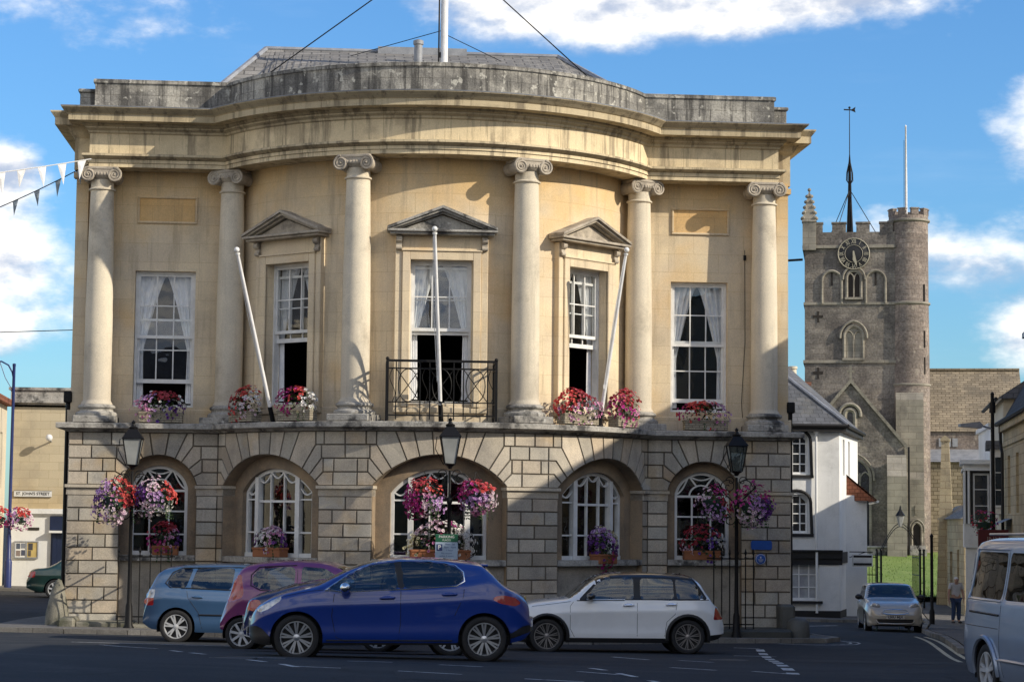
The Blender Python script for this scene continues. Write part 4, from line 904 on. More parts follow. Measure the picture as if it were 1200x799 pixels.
# signs on the hall and in front
t = thing('wall_plaque', 'blank blue rectangular plaque with notched corners on the right corner pier', 'plaque', (7.27, -.345, 1.44))
k = MB(); k.prism([(-.22, -.10), (.22, -.10), (.22, -.07), (.235, -.07), (.235, .07), (.22, .07), (.22, .10), (-.22, .10), (-.22, .07), (-.235, .07), (-.235, -.07), (-.22, -.07)], -.02, .02); k.build('board', MT['blueplaque'], t)
t = thing('wall_plaque', 'round blue heritage plaque with small white emblem below the rectangular one', 'plaque', (7.25, -.345, 1.13))
k = MB(); k.lathe([(.122, .02), (.122, -.02), (.11, -.026), (0, -.022)], n=28, axis='y'); k.build('disc', MT['blueplaque'], t, smooth=30)
k = MB(); k.lathe([(.112, -.027), (.104, -.028)], n=28, axis='y', caps=False); k.prism([(-.012, .02), (.012, .02), (.014, .05), (0, .062), (-.014, .05)], -.032, -.026); k.box(-.05, -.031, -.035, .05, -.027, -.027); k.box(-.06, -.031, -.012, .06, -.027, -.004); k.box(-.035, -.031, -.058, .035, -.027, -.05); k.build('emblem', MT['plate'], t)
t = thing('parking_sign', 'parking sign with green header and pale blue panel seen over the blue car roof', 'sign', (.06, -4.62, gz(.06, -4.6))); zz0 = 1.14-gz(.06, -4.6)
k = MB(); k.tube([(0, .03, -.1), (0, .03, zz0+.55)], .038, 10); k.build('post', MT['iron'], t, smooth=40)
k = MB(); k.cbox(-.225, -.02, zz0, .225, -.002, zz0+.34, c=.004); pn = k.build('panel', plain('pale_blue_sign', (.36, .45, .55), rough=.4, fine=.05), t)
k = MB(); k.cbox(-.225, -.02, zz0+.343, .225, -.002, zz0+.50, c=.004); hd = k.build('header', plain('green_sign', (.012, .10, .05), rough=.4, fine=.05), t)
TM = lambda x, y, z, s=1: Matrix.Translation((x, y, z))
k = MB(); add_text(k, 'PARKING', .075, TM(0, -.023, zz0+.445)); add_text(k, 'PLACES', .05, TM(0, -.023, zz0+.38)); k.build('lettering', MT['plate'], hd)
k = MB(); k.box(-.20, -.0235, zz0+.17, -.085, -.0205, zz0+.30); add_text(k, 'Mon - Sat', .05, TM(.07, -.023, zz0+.30)); add_text(k, '8am - 6pm', .055, TM(.07, -.023, zz0+.24)); add_text(k, '1 hour', .05, TM(.06, -.023, zz0+.18)); add_text(k, 'No return', .05, TM(0, -.023, zz0+.12)); add_text(k, 'within 2 hours', .048, TM(0, -.023, zz0+.065)); k.build('lettering', plain('navy_letters', (.03, .05, .16)), pn)
k = MB(); add_text(k, 'P', .12, TM(-.143, -.026, zz0+.235), .004); k.build('symbol', MT['plate'], pn)
# plinths, bollard, kerbs and paving round the hall
def stoneblock(name, label, cat, x0, y0, x1, y1, h, mat, c=.04, group=None):
    t = thing(name, label, cat, ((x0+x1)/2, (y0+y1)/2, gz((x0+x1)/2, (y0+y1)/2)), 0, group); k = MB(); a, b = (x1-x0)/2, (y1-y0)/2; k.cbox(-a, -b, -.25, a, b, h, c=c); k.build('stone', mat, t, smooth=30); return t
PB = MT['mossy']
k = MB(); k.cbox(-7.6, -1.22, -.9, -6.42, -.20, -.30, c=.03); k.cbox(-7.96, -1.32, -.92, -7.60, -.32, -.22, c=.05); k.cbox(-6.42, -1.62, -.9, -5.45, -.24, -.33, c=.04)
o = k.build('plinth_kerb', MT['mossy']); tag(o, 'low mossy stone plinth along the foot of the left corner pier', 'plinth')
k = MB(); k.cbox(5.35, -1.52, -1.0, 7.72, -.20, -.36, c=.05); o = k.build('plinth_kerb', plain('dark_plinth_stone', (.06, .062, .055), fine=.4)); tag(o, 'dark stone plinth carrying the right railing', 'plinth')  # darker stone colour than the left plinth
t = thing('corner_stone', 'upright guard stone at the right front corner of the hall', 'stone post', (7.93, -1.1, gz(7.9, -1.1)))
k = MB(); k.lathe([(.25, -.2), (.26, .2), (.24, .42), (.16, .5), (0, .52)], n=14); k.cbox(-.32, .35, -.1, .02, .85, .78, c=.05); k.build('stone', plain('guard_stone', (.11, .11, .10), fine=.35), t, smooth=40)
t = thing('guard_stone', 'worn slanting guard stone at the left front corner of the hall', 'stone post', (-8.08, -.25, gz(-8, -.2))); k = MB(); k.lathe([(.30, -.2), (.26, .35), (.15, .85), (.06, 1.05), (0, 1.08)], n=12); k.build('stone', MT['mossy'], t, smooth=40)
patch('pavement', [(-9.4, -2.35), (-7.6, -2.75), (-5.0, -3.2), (-2.5, -4.3), (0, -4.75), (3, -4.3), (5.2, -2.9), (8.25, -1.75), (8.8, -.6), (8.8, 13), (-8.6, 13), (-9.4, 3)], .09, MT['paving'])
k = MB(); kerbline(k, [(-9.5, -2.30), (-7.6, -2.84), (-5.0, -3.3), (-2.5, -4.4), (0, -4.86), (3, -4.4), (5.2, -3.0), (8.3, -1.85), (8.9, -.6), (8.9, 13)], .10); struct(k.build('kerb', MT['kerb']))
k = MB()
SEG = [[-4.56, -14.93, -4.31, -16.41], [-4.12, -17.14, -3.88, -17.96], [-3.58, -19.45, -3.36, -20.13], [-3.45, -19.41, -2.77, -19.3], [-3.18, -21.1, -2.95, -21.98], [-2.74, -22.75, -2.56, -23.63], [-2.61, -23.42, -2.07, -23.47], [-1.98, -20.09, -1.41, -20.09], [-1.45, -23.67, -.77, -23.97], [-.85, -20.64, -.34, -21.03], [-.13, -24.48, .48, -24.68], [.76, -21.68, 1.16, -22.32], [1.08, -20.24, 1.19, -20.9], [1.22, -21.87, 1.29, -22.83], [1.32, -23.74, 1.4, -24.46], [2.29, -19.07, 2.78, -19.72], [2.43, -12.01, 2.68, -14.41], [3.14, -14.44, 3.47, -15.58], [3.25, -19.76, 3.65, -20.4], [5.77, -5.06, 6.25, -5.25], [4.99, -9.19, 5.73, -9.35], [-6.9, -7.6, -2.4, -9.0], [-6.2, -9.2, -5.0, -12.0]]
for a, b, c, d in SEG: strip(k, (a, b), (c, d), .09)
strip(k, (6.16, -5.7), (3.65, -20.4), .16, dash=1.0, gap=.8)
for i in range(10):
    a0, a1 = -2.2+i*.3, -2.2+(i+1)*.3
    for r in (1.15, 1.32): strip(k, (7.9+r*math.cos(a0), -1.0+1.6*r*math.sin(a0)), (7.9+r*math.cos(a1), -1.0+1.6*r*math.sin(a1)), .05)
strip(k, (12.0, 17.5), (13.7, 19.6), .12)
struct(k.build('road_markings', MT['line']))
manhole('round iron manhole cover in the road left of the white dashed line', 4.2, -13.0, .32); manhole('round iron manhole cover in the road in front of the blue hatchback', -3.4, -20.2, .3)
k = MB()
for x0, y0, x1, y1 in ((-12, -9.2, -8.2, -7.7), (5.2, -13.5, 8.8, -11.0), (-1.5, -25.5, 1.2, -23.2), (7.6, -4.6, 9.6, 3.0)):
    xs, ys = frange(x0, x1, .5), frange(y0, y1, .5)
    for a, b in zip(xs[:-1], xs[1:]):
        for c, d in zip(ys[:-1], ys[1:]): k.add([(q, r, gz(q, r)+.004) for q, r in ((a, c), (b, c), (b, d), (a, d))], [(0, 1, 2, 3)])
struct(k.build('road_repairs', surf('fresh_tarmac', (.027, .029, .033), (.021, .023, .027), scale=.8, rough=.8, bump=.5, bscale=30, fine=.5)))
# ------------------------------------------------------------------ cars
def inside(P, x, z):
    c = False; n = len(P); j = n-1
    for i in range(n):
        if (P[i][1] > z) != (P[j][1] > z) and x < (P[j][0]-P[i][0])*(z-P[i][1])/(P[j][1]-P[i][1])+P[i][0]: c = not c
        j = i
    return c
def nearest(P, x, z):
    best = None
    for i in range(len(P)):
        a, b = P[i], P[(i+1) % len(P)]; dx, dz = b[0]-a[0], b[1]-a[1]; t = max(0, min(1, ((x-a[0])*dx+(z-a[1])*dz)/(dx*dx+dz*dz+1e-12)))
        q = (a[0]+t*dx, a[1]+t*dz); d = math.hypot(q[0]-x, q[1]-z)
        if best is None or d < best[0]: best = (d, q)
    return best
def rounded(P, r=.06, n=4):
    out = []
    for i in range(len(P)):
        a, b, c = Vector(P[i-1]), Vector(P[i]), Vector(P[(i+1) % len(P)]); u = a-b; v = c-b; k = min(r, u.length*.45, v.length*.45); p = b+u.normalized()*k; q = b+v.normalized()*k
        out += [tuple(p*(1-t)**2+b*2*t*(1-t)+q*t*t) for t in [i_/n for i_ in range(n+1)]]
    return out
def lerp(a, b, t): return a+(b-a)*t
class CarShape:
    def __init__(s, S):
        s.S = S; s.top = pchip(S['top']); s.belt = pchip(S['belt']); s.sill = pchip(S['sill']); s.plan = pchip(S['plan']); s.tum = S.get('tumble', .42); s.ns, s.nu = S.get('ns', 22), S.get('nu', 18)
        s.side = pchip(S.get('side', [(0, .935), (.10, .965), (.22, .978), (.36, .974), (.52, .982), (.68, .994), (.75, 1.0), (.79, .995), (.88, .975), (1, .95)]))
    def sec(s, x):
        Z = s.top(x); B = min(s.belt(x), Z-.035); z0 = s.sill(x); w = s.plan(x); pts = []
        for j in range(s.ns): t = j/s.ns; pts.append((w*s.side(t), z0+(B-z0)*t))
        h = Z-B; wb = w*s.side(1); wr = max(wb*.45, wb-s.tum*h)
        A = [(wb, B), (wb*.985, B+.30*h), (wb*.93, B+.62*h), (wb*.78, B+.86*h), (wb*.52, B+.96*h), (wb*.26, B+.99*h), (0, Z)]
        k = max(.02, min(.10, h*.3))
        Cc = [(wb, B), (wb-.012, B+.02), (lerp(wb, wr, .55), B+.5*(h-k)), (wr+.012, Z-k), (wr-.035, Z-k*.48), (wr*.62, Z-k*.12), (0, Z)]
        t = sstep(.10, .34, h); K = [(lerp(a[0], c[0], t), lerp(a[1], c[1], t)) for a, c in zip(A, Cc)]
        # smooth resample
        L = [0]
        for a, b in zip(K[:-1], K[1:]): L.append(L[-1]+math.hypot(b[0]-a[0], b[1]-a[1])+1e-5)
        fx = pchip(list(zip(L, [q[0] for q in K]))); fz = pchip(list(zip(L, [q[1] for q in K])))
        for j in range(s.nu+1):
            u = L[-1]*(j/s.nu); pts.append((fx(u), fz(u)))
        return pts
    def y(s, x, z):
        P = s.sec(x)
        for a, b in zip(P[:-1], P[1:]):
            if a[1] <= z <= b[1]: return lerp(a[0], b[0], (z-a[1])/(b[1]-a[1]+1e-9))
        return P[0][0] if z < P[0][1] else 0
RIMS = {}
def wheel(root, x, y, r, sd_, style, wd=.20):
    # tyre as the part, rim as its sub-part; sd_ is the outer side
    y1 = y; y0 = y-sd_*wd; rr = r*style.get('rim', .68)
    t = MB(); m = sd_*wd
    prof = [(rr, y1-m*.08), (rr+.012, y1-m*.02), (r*.86, y1), (r*.955, y1-m*.04), (r, y1-m*.18), (r, y0+m*.18), (r*.95, y0+m*.03), (r*.8, y0), (rr, y0+m*.05)]
    t.lathe(prof, (x, 0, r), 36, axis='y', caps=False); to = t.build('wheel', MT['rubber'], root, smooth=40)
    k = MB(); k.lathe([(rr, y0+m*.2), (rr, y1-m*.10), (rr*1.0, y1-m*.05), (rr*.95, y1-m*.05), (rr*.92, y1-m*.22), (rr*.90, y0+m*.3)], (x, 0, r), 36, axis='y', caps=False)
    n = style['n']; yf = y1-m*.05
    for i in range(n):
        a = 2*PI*i/n+style.get('ph', .2)
        for off in style['arms']:
            w0, w1 = style['w']
            for q in range(1):
                a0 = a+off*.35; a1 = a+off; c0 = Vector((math.cos(a0), math.sin(a0)))*rr*.14; c1 = Vector((math.cos(a1), math.sin(a1)))*rr*.955
                d = (c1-c0).normalized(); nn = Vector((-d.y, d.x)); yc0 = yf-sd_*.012; yc1 = yf-sd_*.004; dp = sd_*.022
                P = [(c0-nn*w0*rr, yc0), (c1-nn*w1*rr, yc1), (c1+nn*w1*rr, yc1), (c0+nn*w0*rr, yc0)]
                v = [(x+p.x, yy, r+p.y) for p, yy in P]+[(x+p.x*1.0, yy-dp, r+p.y) for p, yy in P]
                k.add(v, [(0, 1, 2, 3), (7, 6, 5, 4), (0, 4, 5, 1), (1, 5, 6, 2), (2, 6, 7, 3), (3, 7, 4, 0)])
    k.lathe([(rr*.22, yf-sd_*.03), (rr*.20, yf-sd_*.006), (rr*.10, yf), (0, yf+sd_*.002)], (x, 0, r), 16, axis='y')
    k.build('rim', MT[style['mat']], to, smooth=35, recalc=True)
    b = MB(); b.lathe([(rr*.93, yf-sd_*.075), (0, yf-sd_*.085)], (x, 0, r), 24, axis='y'); b.build('brake_disc', MT['plastic'], to, smooth=40)
def ribbon(mb, shape, pts, r, L, yo=.002, sides=(-1, 1)):
    for sg in sides:
        P = [(x-L/2, sg*(shape.y(x, z)+yo), z) for x, z in pts]; mb.tube(P, r, 5)
def dens(pts, st=.08):
    out = [pts[0]]
    for a, b in zip(pts[:-1], pts[1:]):
        n = max(1, int(math.dist(a, b)/st)); out += [(lerp(a[0], b[0], i/n), lerp(a[1], b[1], i/n)) for i in range(1, n+1)]
    return out
def make_car(label, S, x, y, rz, body, z=None, group='cars parked in front of the hall', name='parked_car', cat='car'):
    L, nx = S['L'], S.get('nx', 150); sh = CarShape(S); ns, nu = sh.ns, sh.nu
    t = thing(name, label, cat, (x, y, gz(x, y)+.004 if z is None else z), rz, group)
    xs = [L*(.5-.5*math.cos(PI*i/nx))*.35+L*i/nx*.65 for i in range(nx+1)]
    P = [[[xx, p[0], p[1]] for p in sh.sec(xx)] for xx in xs]
    ra = S['arch']; wr = S['wheel']; wx = S['wx']; cz = wr+S.get('archup', .0)
    PT = S['patches']; W0, W1 = S['ws']; R0, R1 = S['rw']; ym = S['plan_max']
    def lab(i, j):
        q = [P[i][j], P[i+1][j], P[i+1][j+1], P[i][j+1]]; xc = sum(v[0] for v in q)/4; yc = sum(v[1] for v in q)/4; zc = sum(v[2] for v in q)/4
        if j < ns+3:
            for w in wx:
                if math.hypot(xc-w, zc-cz) < ra: return None
        if yc > ym*.30:
            for nm, pl in PT:
                if inside(pl, xc, zc): return nm
        if j > ns+2:
            h = sh.top(xc)-sh.belt(xc); wb = sh.plan(xc)*sh.side(1)
            if W0 < xc < W1 and yc < wb-sh.tum*max(h, 0)-S.get('pillar', .09) and zc > sh.belt(xc)-.1: return 'windscreen'
            if R0 < xc < R1 and yc < wb-sh.tum*max(h, 0)-S.get('rpillar', .12): return 'rear_window'
            if S.get('roof') and W1-.02 < xc < R0+.02 and j > ns+S['roofj']: return 'roof_panel'
        return 'body'
    LB = [[lab(i, j) for j in range(ns+nu)] for i in range(nx)]
    # move the border vertices of holes and patches on to their outlines (side view)
    circ = [[(w+ra*math.cos(a*PI/24), cz+ra*math.sin(a*PI/24)) for a in range(48)] for w in wx]
    for i in range(nx+1):
        for j in range(ns+nu):
            around = {LB[a][b] for a in (i-1, i) for b in (j-1, j) if 0 <= a < nx and 0 <= b < ns+nu}
            if len(around) < 2: continue
            v = P[i][j]; cand = None
            if None in around: cand = min((nearest(c, v[0], v[2]) for c in circ), key=lambda q: q[0])
            else:
                for nm, pl in PT:
                    if nm in around:
                        q = nearest(pl, v[0], v[2])
                        if cand is None or q[0] < cand[0]: cand = q
            if cand and cand[0] < .05: v[0], v[2] = cand[1]
    out = {}
    for i in range(nx):
        for j in range(ns+nu):
            l = LB[i][j]
            if l is None: continue
            for sg in (-1, 1):
                o = out.setdefault(l if l in ('body', 'windscreen', 'rear_window', 'roof_panel') else (l, sg), [{}, [], []]); ids = []
                for a, b in ((i, j), (i+1, j), (i+1, j+1), (i, j+1)):
                    k = (a, b, sg if b < ns+nu else 0)
                    if k not in o[0]: o[0][k] = len(o[1]); p = P[a][b]; o[1].append((p[0]-L/2, p[1]*sg, p[2]))
                    ids.append(o[0][k])
                ids = ids if sg < 0 else ids[::-1]
                ids = [q for n_, q in enumerate(ids) if q not in ids[:n_]]
                if len(ids) > 2: o[2].append(ids)
    # nose and tail caps
    K = 14
    for end, i, key in ((-1, 0, 'front'), (1, nx, 'rear')):
        row = [[(P[i][j][0]-L/2+end*S.get('bulge', .05)*(1-(2*k/K-1)**2)*(1-.5*abs(2*j/(ns+nu)-1)**2 if False else 1)*sstep(0, 6, j+1), P[i][j][1]*(2*k/K-1), P[i][j][2]) for k in range(K+1)] for j in range(ns+nu+1)]
        for j in range(ns+nu):
            for k in range(K):
                q = [row[j][k], row[j][k+1], row[j+1][k+1], row[j+1][k]]; yc = abs(sum(v[1] for v in q)/4); zc = sum(v[2] for v in q)/4; l = 'body'
                for nm, pl in S.get(key, []):
                    if inside(pl, yc, zc): l = nm; break
                o = out.setdefault(l if l == 'body' else (l, 0), [{}, [], []]); b = len(o[1]); o[1] += q; o[2].append([b, b+1, b+2, b+3][::-end])
    objs = {}
    col = {'body': body, 'windscreen': MT[S.get('wsglass', 'carglass')], 'rear_window': MT['tint'], 'roof_panel': S.get('roof'), 'front_side_window': MT['carglass'], 'rear_side_window': MT[S.get('rearglass', 'carglass')], 'quarter_window': MT['tint'], 'tail_light': MT['redlamp'], 'headlight': MT['clearlamp'], 'cladding': MT['plastic'], 'grille': MT['plastic'], 'pillar_trim': MT['plastic'], 'fog_light': MT['clearlamp'], 'bumper_insert': MT['plastic'], 'reverse_light': MT['clearlamp']}
    for l, (d, v, f) in out.items():
        l = l if isinstance(l, str) else l[0]; m = MB(); m.add(v, f)
        if l == 'body':
            bm = bmesh.new(); [bm.verts.new(p) for p in v]; bm.verts.ensure_lookup_table()
            for q in f:
                try: bm.faces.new([bm.verts[k] for k in q])
                except ValueError: pass
            bmesh.ops.remove_doubles(bm, verts=bm.verts[:], dist=.0006); bmesh.ops.dissolve_degenerate(bm, edges=bm.edges[:], dist=.0005); bmesh.ops.recalc_face_normals(bm, faces=bm.faces[:]); bm.verts.index_update()
            m = MB(); m.add([q.co[:] for q in bm.verts], [[w.index for w in q.verts] for q in bm.faces]); bm.free()
        objs[l] = m.build(l, col[l], t, smooth=S.get('smooth', 50))
    bo = objs['body']
    # wheel houses, floor, seats
    h = MB()
    for w in wx:
        for sg in (-1, 1):
            yo = sh.y(w, cz+ra*.5)-.015
            for a in range(24):
                a0, a1 = -.25+(PI+.5)*a/24, -.25+(PI+.5)*(a+1)/24
                h.quad((w-L/2+(ra+.004)*math.cos(a0), sg*yo, cz+(ra+.004)*math.sin(a0)), (w-L/2+(ra+.004)*math.cos(a1), sg*yo, cz+(ra+.004)*math.sin(a1)), (w-L/2+(ra+.004)*math.cos(a1), sg*(yo-.34), cz+(ra+.004)*math.sin(a1)), (w-L/2+(ra+.004)*math.cos(a0), sg*(yo-.34), cz+(ra+.004)*math.sin(a0)))
            h.poly([(w-L/2+ra*math.cos(2*PI*a/24), sg*(yo-.34), cz+ra*math.sin(2*PI*a/24)) for a in range(24)])
    zf = sh.sill(L/2)+.02; wi = sh.plan(L/2)*.9
    h.box(-L/2+.25, -wi*.75, zf-.02, L/2-.25, wi*.75, zf+.10); h.box(wx[0]+ra-L/2, -wi, zf, wx[1]-ra-L/2, wi, zf+.12)
    h.build('underbody', MT['plastic'], t)
    b = sh.belt(L*.5); sx = S.get('seat', L*.48)-L/2
    for sg in (-1, 1):
        k = MB(); k.cbox(sx-.45, sg*.36-.24, zf+.1, sx+.08, sg*.36+.24, b-.32, c=.05); k.cbox(sx, sg*.36-.23, b-.40, sx+.17, sg*.36+.23, b+.16, c=.06); k.cbox(sx+.06, sg*.36-.12, b+.17, sx+.16, sg*.36+.12, b+.36, c=.04); k.build('seat', MT['seat'], t, smooth=60)
    k = MB(); k.cbox(sx+.85, -.60, b-.4, sx+1.0, .60, b+.12, c=.05); k.cbox(sx+.4, -.6, zf+.1, sx+.9, .6, b-.3, c=.05)
    for sg in (-1, 1): k.cbox(sx+.90, sg*.34-.11, b+.12, sx+.99, sg*.34+.11, b+.26, c=.03)
    k.build('rear_bench', MT['seat'], t, smooth=60)
    k = MB(); dx = W0+.25-L/2; k.cbox(dx, -wi*.86, b-.35, dx+.42, wi*.86, b-.02, c=.05); k.tube([(dx+.62+.05*math.sin(a*PI/8), .36+.18*math.cos(a*PI/8), b-.02+.18*math.sin(a*PI/8)) for a in range(16)], .016, 6, closed=True); k.build('dashboard', MT['plastic'], t, smooth=50)
    # seams, chrome, handles, mirrors, plates
    for sg in (-1, 1):
        for sm in S.get('seams', []):
            k = MB(); ribbon(k, sh, dens(sm), .0045, L, -.001, (sg,)); k.build('panel_seam', MT['black'], bo)
        for nm, mt, r, lines in S.get('trims', []):
            for ln in lines:
                k = MB(); ribbon(k, sh, dens(ln), r, L, .002, (sg,)); k.build(nm, MT[mt] if isinstance(mt, str) else mt, t, smooth=50)
    for hx, hz in S.get('handles', []):
        for sg in (-1, 1):
            yy = sh.y(hx, hz); k = MB(); k.tube([(hx-L/2-.10, sg*(yy-.005), hz), (hx-L/2-.085, sg*(yy+.028), hz+.004), (hx-L/2+.085, sg*(yy+.028), hz+.010), (hx-L/2+.10, sg*(yy-.005), hz+.010)], [.012, .015, .015, .012], 8); k.ball((hx-L/2, sg*(yy-.006), hz), (.085, .012, .035), 12, 8); k.build('door_handle', body if not S.get('chromehandles') else MT['chrome'], t, smooth=50)
    mx, mz = S['mirror']
    for sg in (-1, 1):
        yy = sh.y(mx+.05, mz-.06); k = MB(); k.ball((mx-L/2, sg*(yy+.13), mz), (.075, .115, .075), 14, 10); k.tube([(mx-L/2+.04, sg*(yy-.02), mz-.05), (mx-L/2+.01, sg*(yy+.08), mz-.04)], .028, 8); mo = k.build('wing_mirror', S.get('mirrormat', body), t, smooth=60)
        k = MB(); k.M = Matrix.Translation((mx-L/2+.055, sg*(yy+.13), mz)); k.lathe([(.085, .02), (.05, .026), (0, .026)], n=14, axis='x'); k.build('mirror_glass', MT['chrome'], mo)
    for side, zz_, txt, mt in S.get('plates', []):
        e = -1 if side == 'front' else 1; q = L
        while e > 0 and sh.top(q) < zz_+.03 and q > L*.8: q -= .01
        xx = (0 if e < 0 else q)-L/2+e*((S.get('bulge', .05) if q == L else 0)+.001); k = MB(); k.box(min(xx, xx+e*.010), -.26, zz_-.056, max(xx, xx+e*.010), .26, zz_+.056); po = k.build('number_plate', MT[mt], t)
        k = MB(); add_text(k, txt, .105, Matrix.Translation((xx+e*.012, 0, zz_)) @ Matrix.Rotation(PI/2*e, 4, 'Z'), .003); k.build('registration', MT['black'], po)
    for w in wx:
        for sg in (-1, 1):
            wheel(t, w-L/2, sg*(S.get('track', sh.plan(w)-.015)), wr, sg, S['rim'])
    if S.get('extra'): S['extra'](t, sh, L, body)
    return t
def side_windows(pl): return [(n, rounded(p, r)) for n, p, r in pl]
HX = lambda pts, L, L0: [(x*L/L0, z) for x, z in pts]
# --- blue hatchback, side on, nose to the left
def hatch_extra(t, sh, L, body):
    k = MB(); k.cbox(2.92-L/2, -.48, 1.272, 3.24-L/2, .48, 1.308, c=.015); k.build('spoiler', body, t, smooth=50)
    k = MB(); k.tube([(3.20-L/2, 0, 1.12), (3.41-L/2, .0, 1.07), (3.43-L/2, .25, 1.05)], .012, 6); k.build('rear_wiper', MT['plastic'], t)
    k = MB(); k.tube([(2.9-L/2, 0, 1.33), (3.05-L/2, 0, 1.42)], .006, 5); k.build('aerial', MT['plastic'], t)
    k = MB(); k.ball((.12-L/2, 0, .40), (.10, .55, .10), 14, 8); k.build('air_intake', MT['plastic'], t, smooth=60)
BLUE = dict(L=3.97, wheel=.308, arch=.355, wx=(.80, 3.335), plan_max=.87, nx=170, ns=24, nu=22,
    top=[(0, .56), (.06, .66), (.20, .76), (.45, .865), (.80, .955), (1.02, 1.01), (1.30, 1.165), (1.60, 1.315), (1.85, 1.39), (2.2, 1.432), (2.6, 1.43), (3.0, 1.395), (3.28, 1.35), (3.40, 1.26), (3.60, 1.04), (3.68, .985), (3.82, .92), (3.92, .83), (3.96, .72), (3.97, .58)],
    belt=[(0, .50), (.2, .68), (.5, .80), (1.0, .90), (1.5, .925), (2.2, .955), (2.9, 1.0), (3.3, 1.03), (3.7, .90), (3.97, .55)],
    sill=[(0, .27), (.1, .22), (.4, .20), (1.2, .215), (2.8, .225), (3.6, .25), (3.85, .29), (3.97, .38)],
    plan=[(0, .50), (.05, .60), (.15, .70), (.35, .79), (.7, .845), (1.3, .865), (2.6, .868), (3.3, .86), (3.6, .83), (3.8, .76), (3.92, .66), (3.97, .58)],
    ws=(1.02, 1.86), rw=(3.30, 3.62), pillar=.10, rpillar=.12, seat=1.95, bulge=.06, rearglass='tint',
    patches=side_windows([('front_side_window', [(1.19, .955), (1.36, .948), (1.42, .935), (2.17, .975), (2.10, 1.362), (1.80, 1.325), (1.5, 1.17)], .05), ('rear_side_window', [(2.24, .98), (2.95, 1.035), (3.05, 1.10), (3.03, 1.22), (2.92, 1.31), (2.70, 1.36), (2.19, 1.378)], .06), ('pillar_trim', [(2.165, .976), (2.25, .981), (2.20, 1.379), (2.095, 1.364)], .01),
        ('headlight', [(.10, .66), (.16, .70), (.40, .80), (.62, .875), (.56, .80), (.36, .69), (.20, .635)], .03), ('tail_light', [(3.44, .84), (3.48, .885), (3.60, .90), (3.76, .865), (3.84, .79), (3.76, .75), (3.56, .785)], .03), ('bumper_insert', [(3.60, .28), (3.97, .40), (3.97, .50), (3.86, .48), (3.66, .36)], .03), ('cladding', [(-.1, .1), (.50, .1), (.40, .30), (.24, .42), (.12, .46), (-.1, .42)], .04), ('cladding', [(1.14, .1), (3.0, .1), (3.0, .255), (1.14, .245)], .01)]),
    front=[('grille', [(-1, .34), (.45, .34), (.40, .52), (-1, .52)])], rear=[('bumper_insert', [(-1, .3), (.9, .3), (.9, .46), (-1, .46)])],
    seams=[[(1.30, .90), (1.27, .60), (1.33, .32), (1.45, .27)], [(2.20, .95), (2.20, .5), (2.17, .28)], [(3.06, 1.05), (3.05, .88), (2.93, .62)], [(2.17, .28), (1.45, .265)], [(.62, .86), (.95, .93), (1.15, .95)]],
    trims=[('window_chrome', 'chrome', .010, [[(1.17, .945), (1.30, .94), (1.40, .925), (2.2, .967), (2.95, 1.022), (3.06, 1.09), (3.045, 1.225), (2.93, 1.325), (2.70, 1.375), (2.19, 1.394), (1.80, 1.342), (1.5, 1.19), (1.17, .945)]]), ('rubbing_strip', 'plastic', .012, [[(1.2, .275), (2.9, .285)]]), ('sill_chrome', 'chrome', .006, [[(1.22, .272), (2.9, .282)]])],
    handles=[(2.02, .845), (2.86, .90)], mirror=(1.45, .985), mirrormat=None, plates=[('rear', .80, 'WX16 KZD', 'yplate'), ('front', .36, 'WX16 KZD', 'plate')],
    rim=dict(n=9, arms=(-.11, .11), w=(.045, .06), mat='alloy', rim=.72), extra=hatch_extra)
def remap(S, fx):
    S['L'] = fx(S['L'])
    for k in ('top', 'belt', 'sill', 'plan'): S[k] = [(fx(x), z) for x, z in S[k]]
    for k in ('wx', 'ws', 'rw'): S[k] = tuple(fx(x) for x in S[k])
    S['patches'] = [(n, [(fx(x), z) for x, z in p]) for n, p in S['patches']]; S['seams'] = [[(fx(x), z) for x, z in p] for p in S['seams']]
    S['trims'] = [(n, m, r, [[(fx(x), z) for x, z in p] for p in l]) for n, m, r, l in S['trims']]; S['handles'] = [(fx(x), z) for x, z in S['handles']]; S['mirror'] = (fx(S['mirror'][0]), S['mirror'][1])
    S['seat'] = fx(S['seat'])
remap(BLUE, lambda x: x*.75 if x < .6 else x-.15)
def squash(S, k):
    f = lambda z: z if z < 1 else 1+(z-1)*k
    S['top'] = [(x, f(z)) for x, z in S['top']]; S['patches'] = [(n, [(x, f(z)) for x, z in p]) for n, p in S['patches']]; S['trims'] = [(n, m, r, [[(x, f(z)) for x, z in p] for p in l]) for n, m, r, l in S['trims']]
squash(BLUE, .905)
P_BLUE = paint('deep_blue_paint', (.003, .030, .22)); P_WHITE = paint('white_car_paint', (.80, .80, .785)); P_TEAL = paint('blue_grey_paint', (.045, .105, .21), metal=.2); P_MAG = paint('magenta_paint', (.18, .035, .14), metal=.15); P_GREEN = paint('dark_green_paint', (.010, .035, .030)); P_SILV = paint('silver_paint', (.46, .43, .37), metal=.2); P_NAVY = paint('navy_paint', (.012, .02, .085)); P_VAN = paint('silver_blue_paint', (.29, .35, .45), metal=.45, rough=.35); P_BLACKROOF = paint('black_roof_paint', (.012, .012, .014))
BLUE['mirrormat'] = MT['chrome']
make_car('glossy deep blue five door hatchback, side on, nearest to the camera', BLUE, -1.36, -17.30, R_(-2.5), P_BLUE)
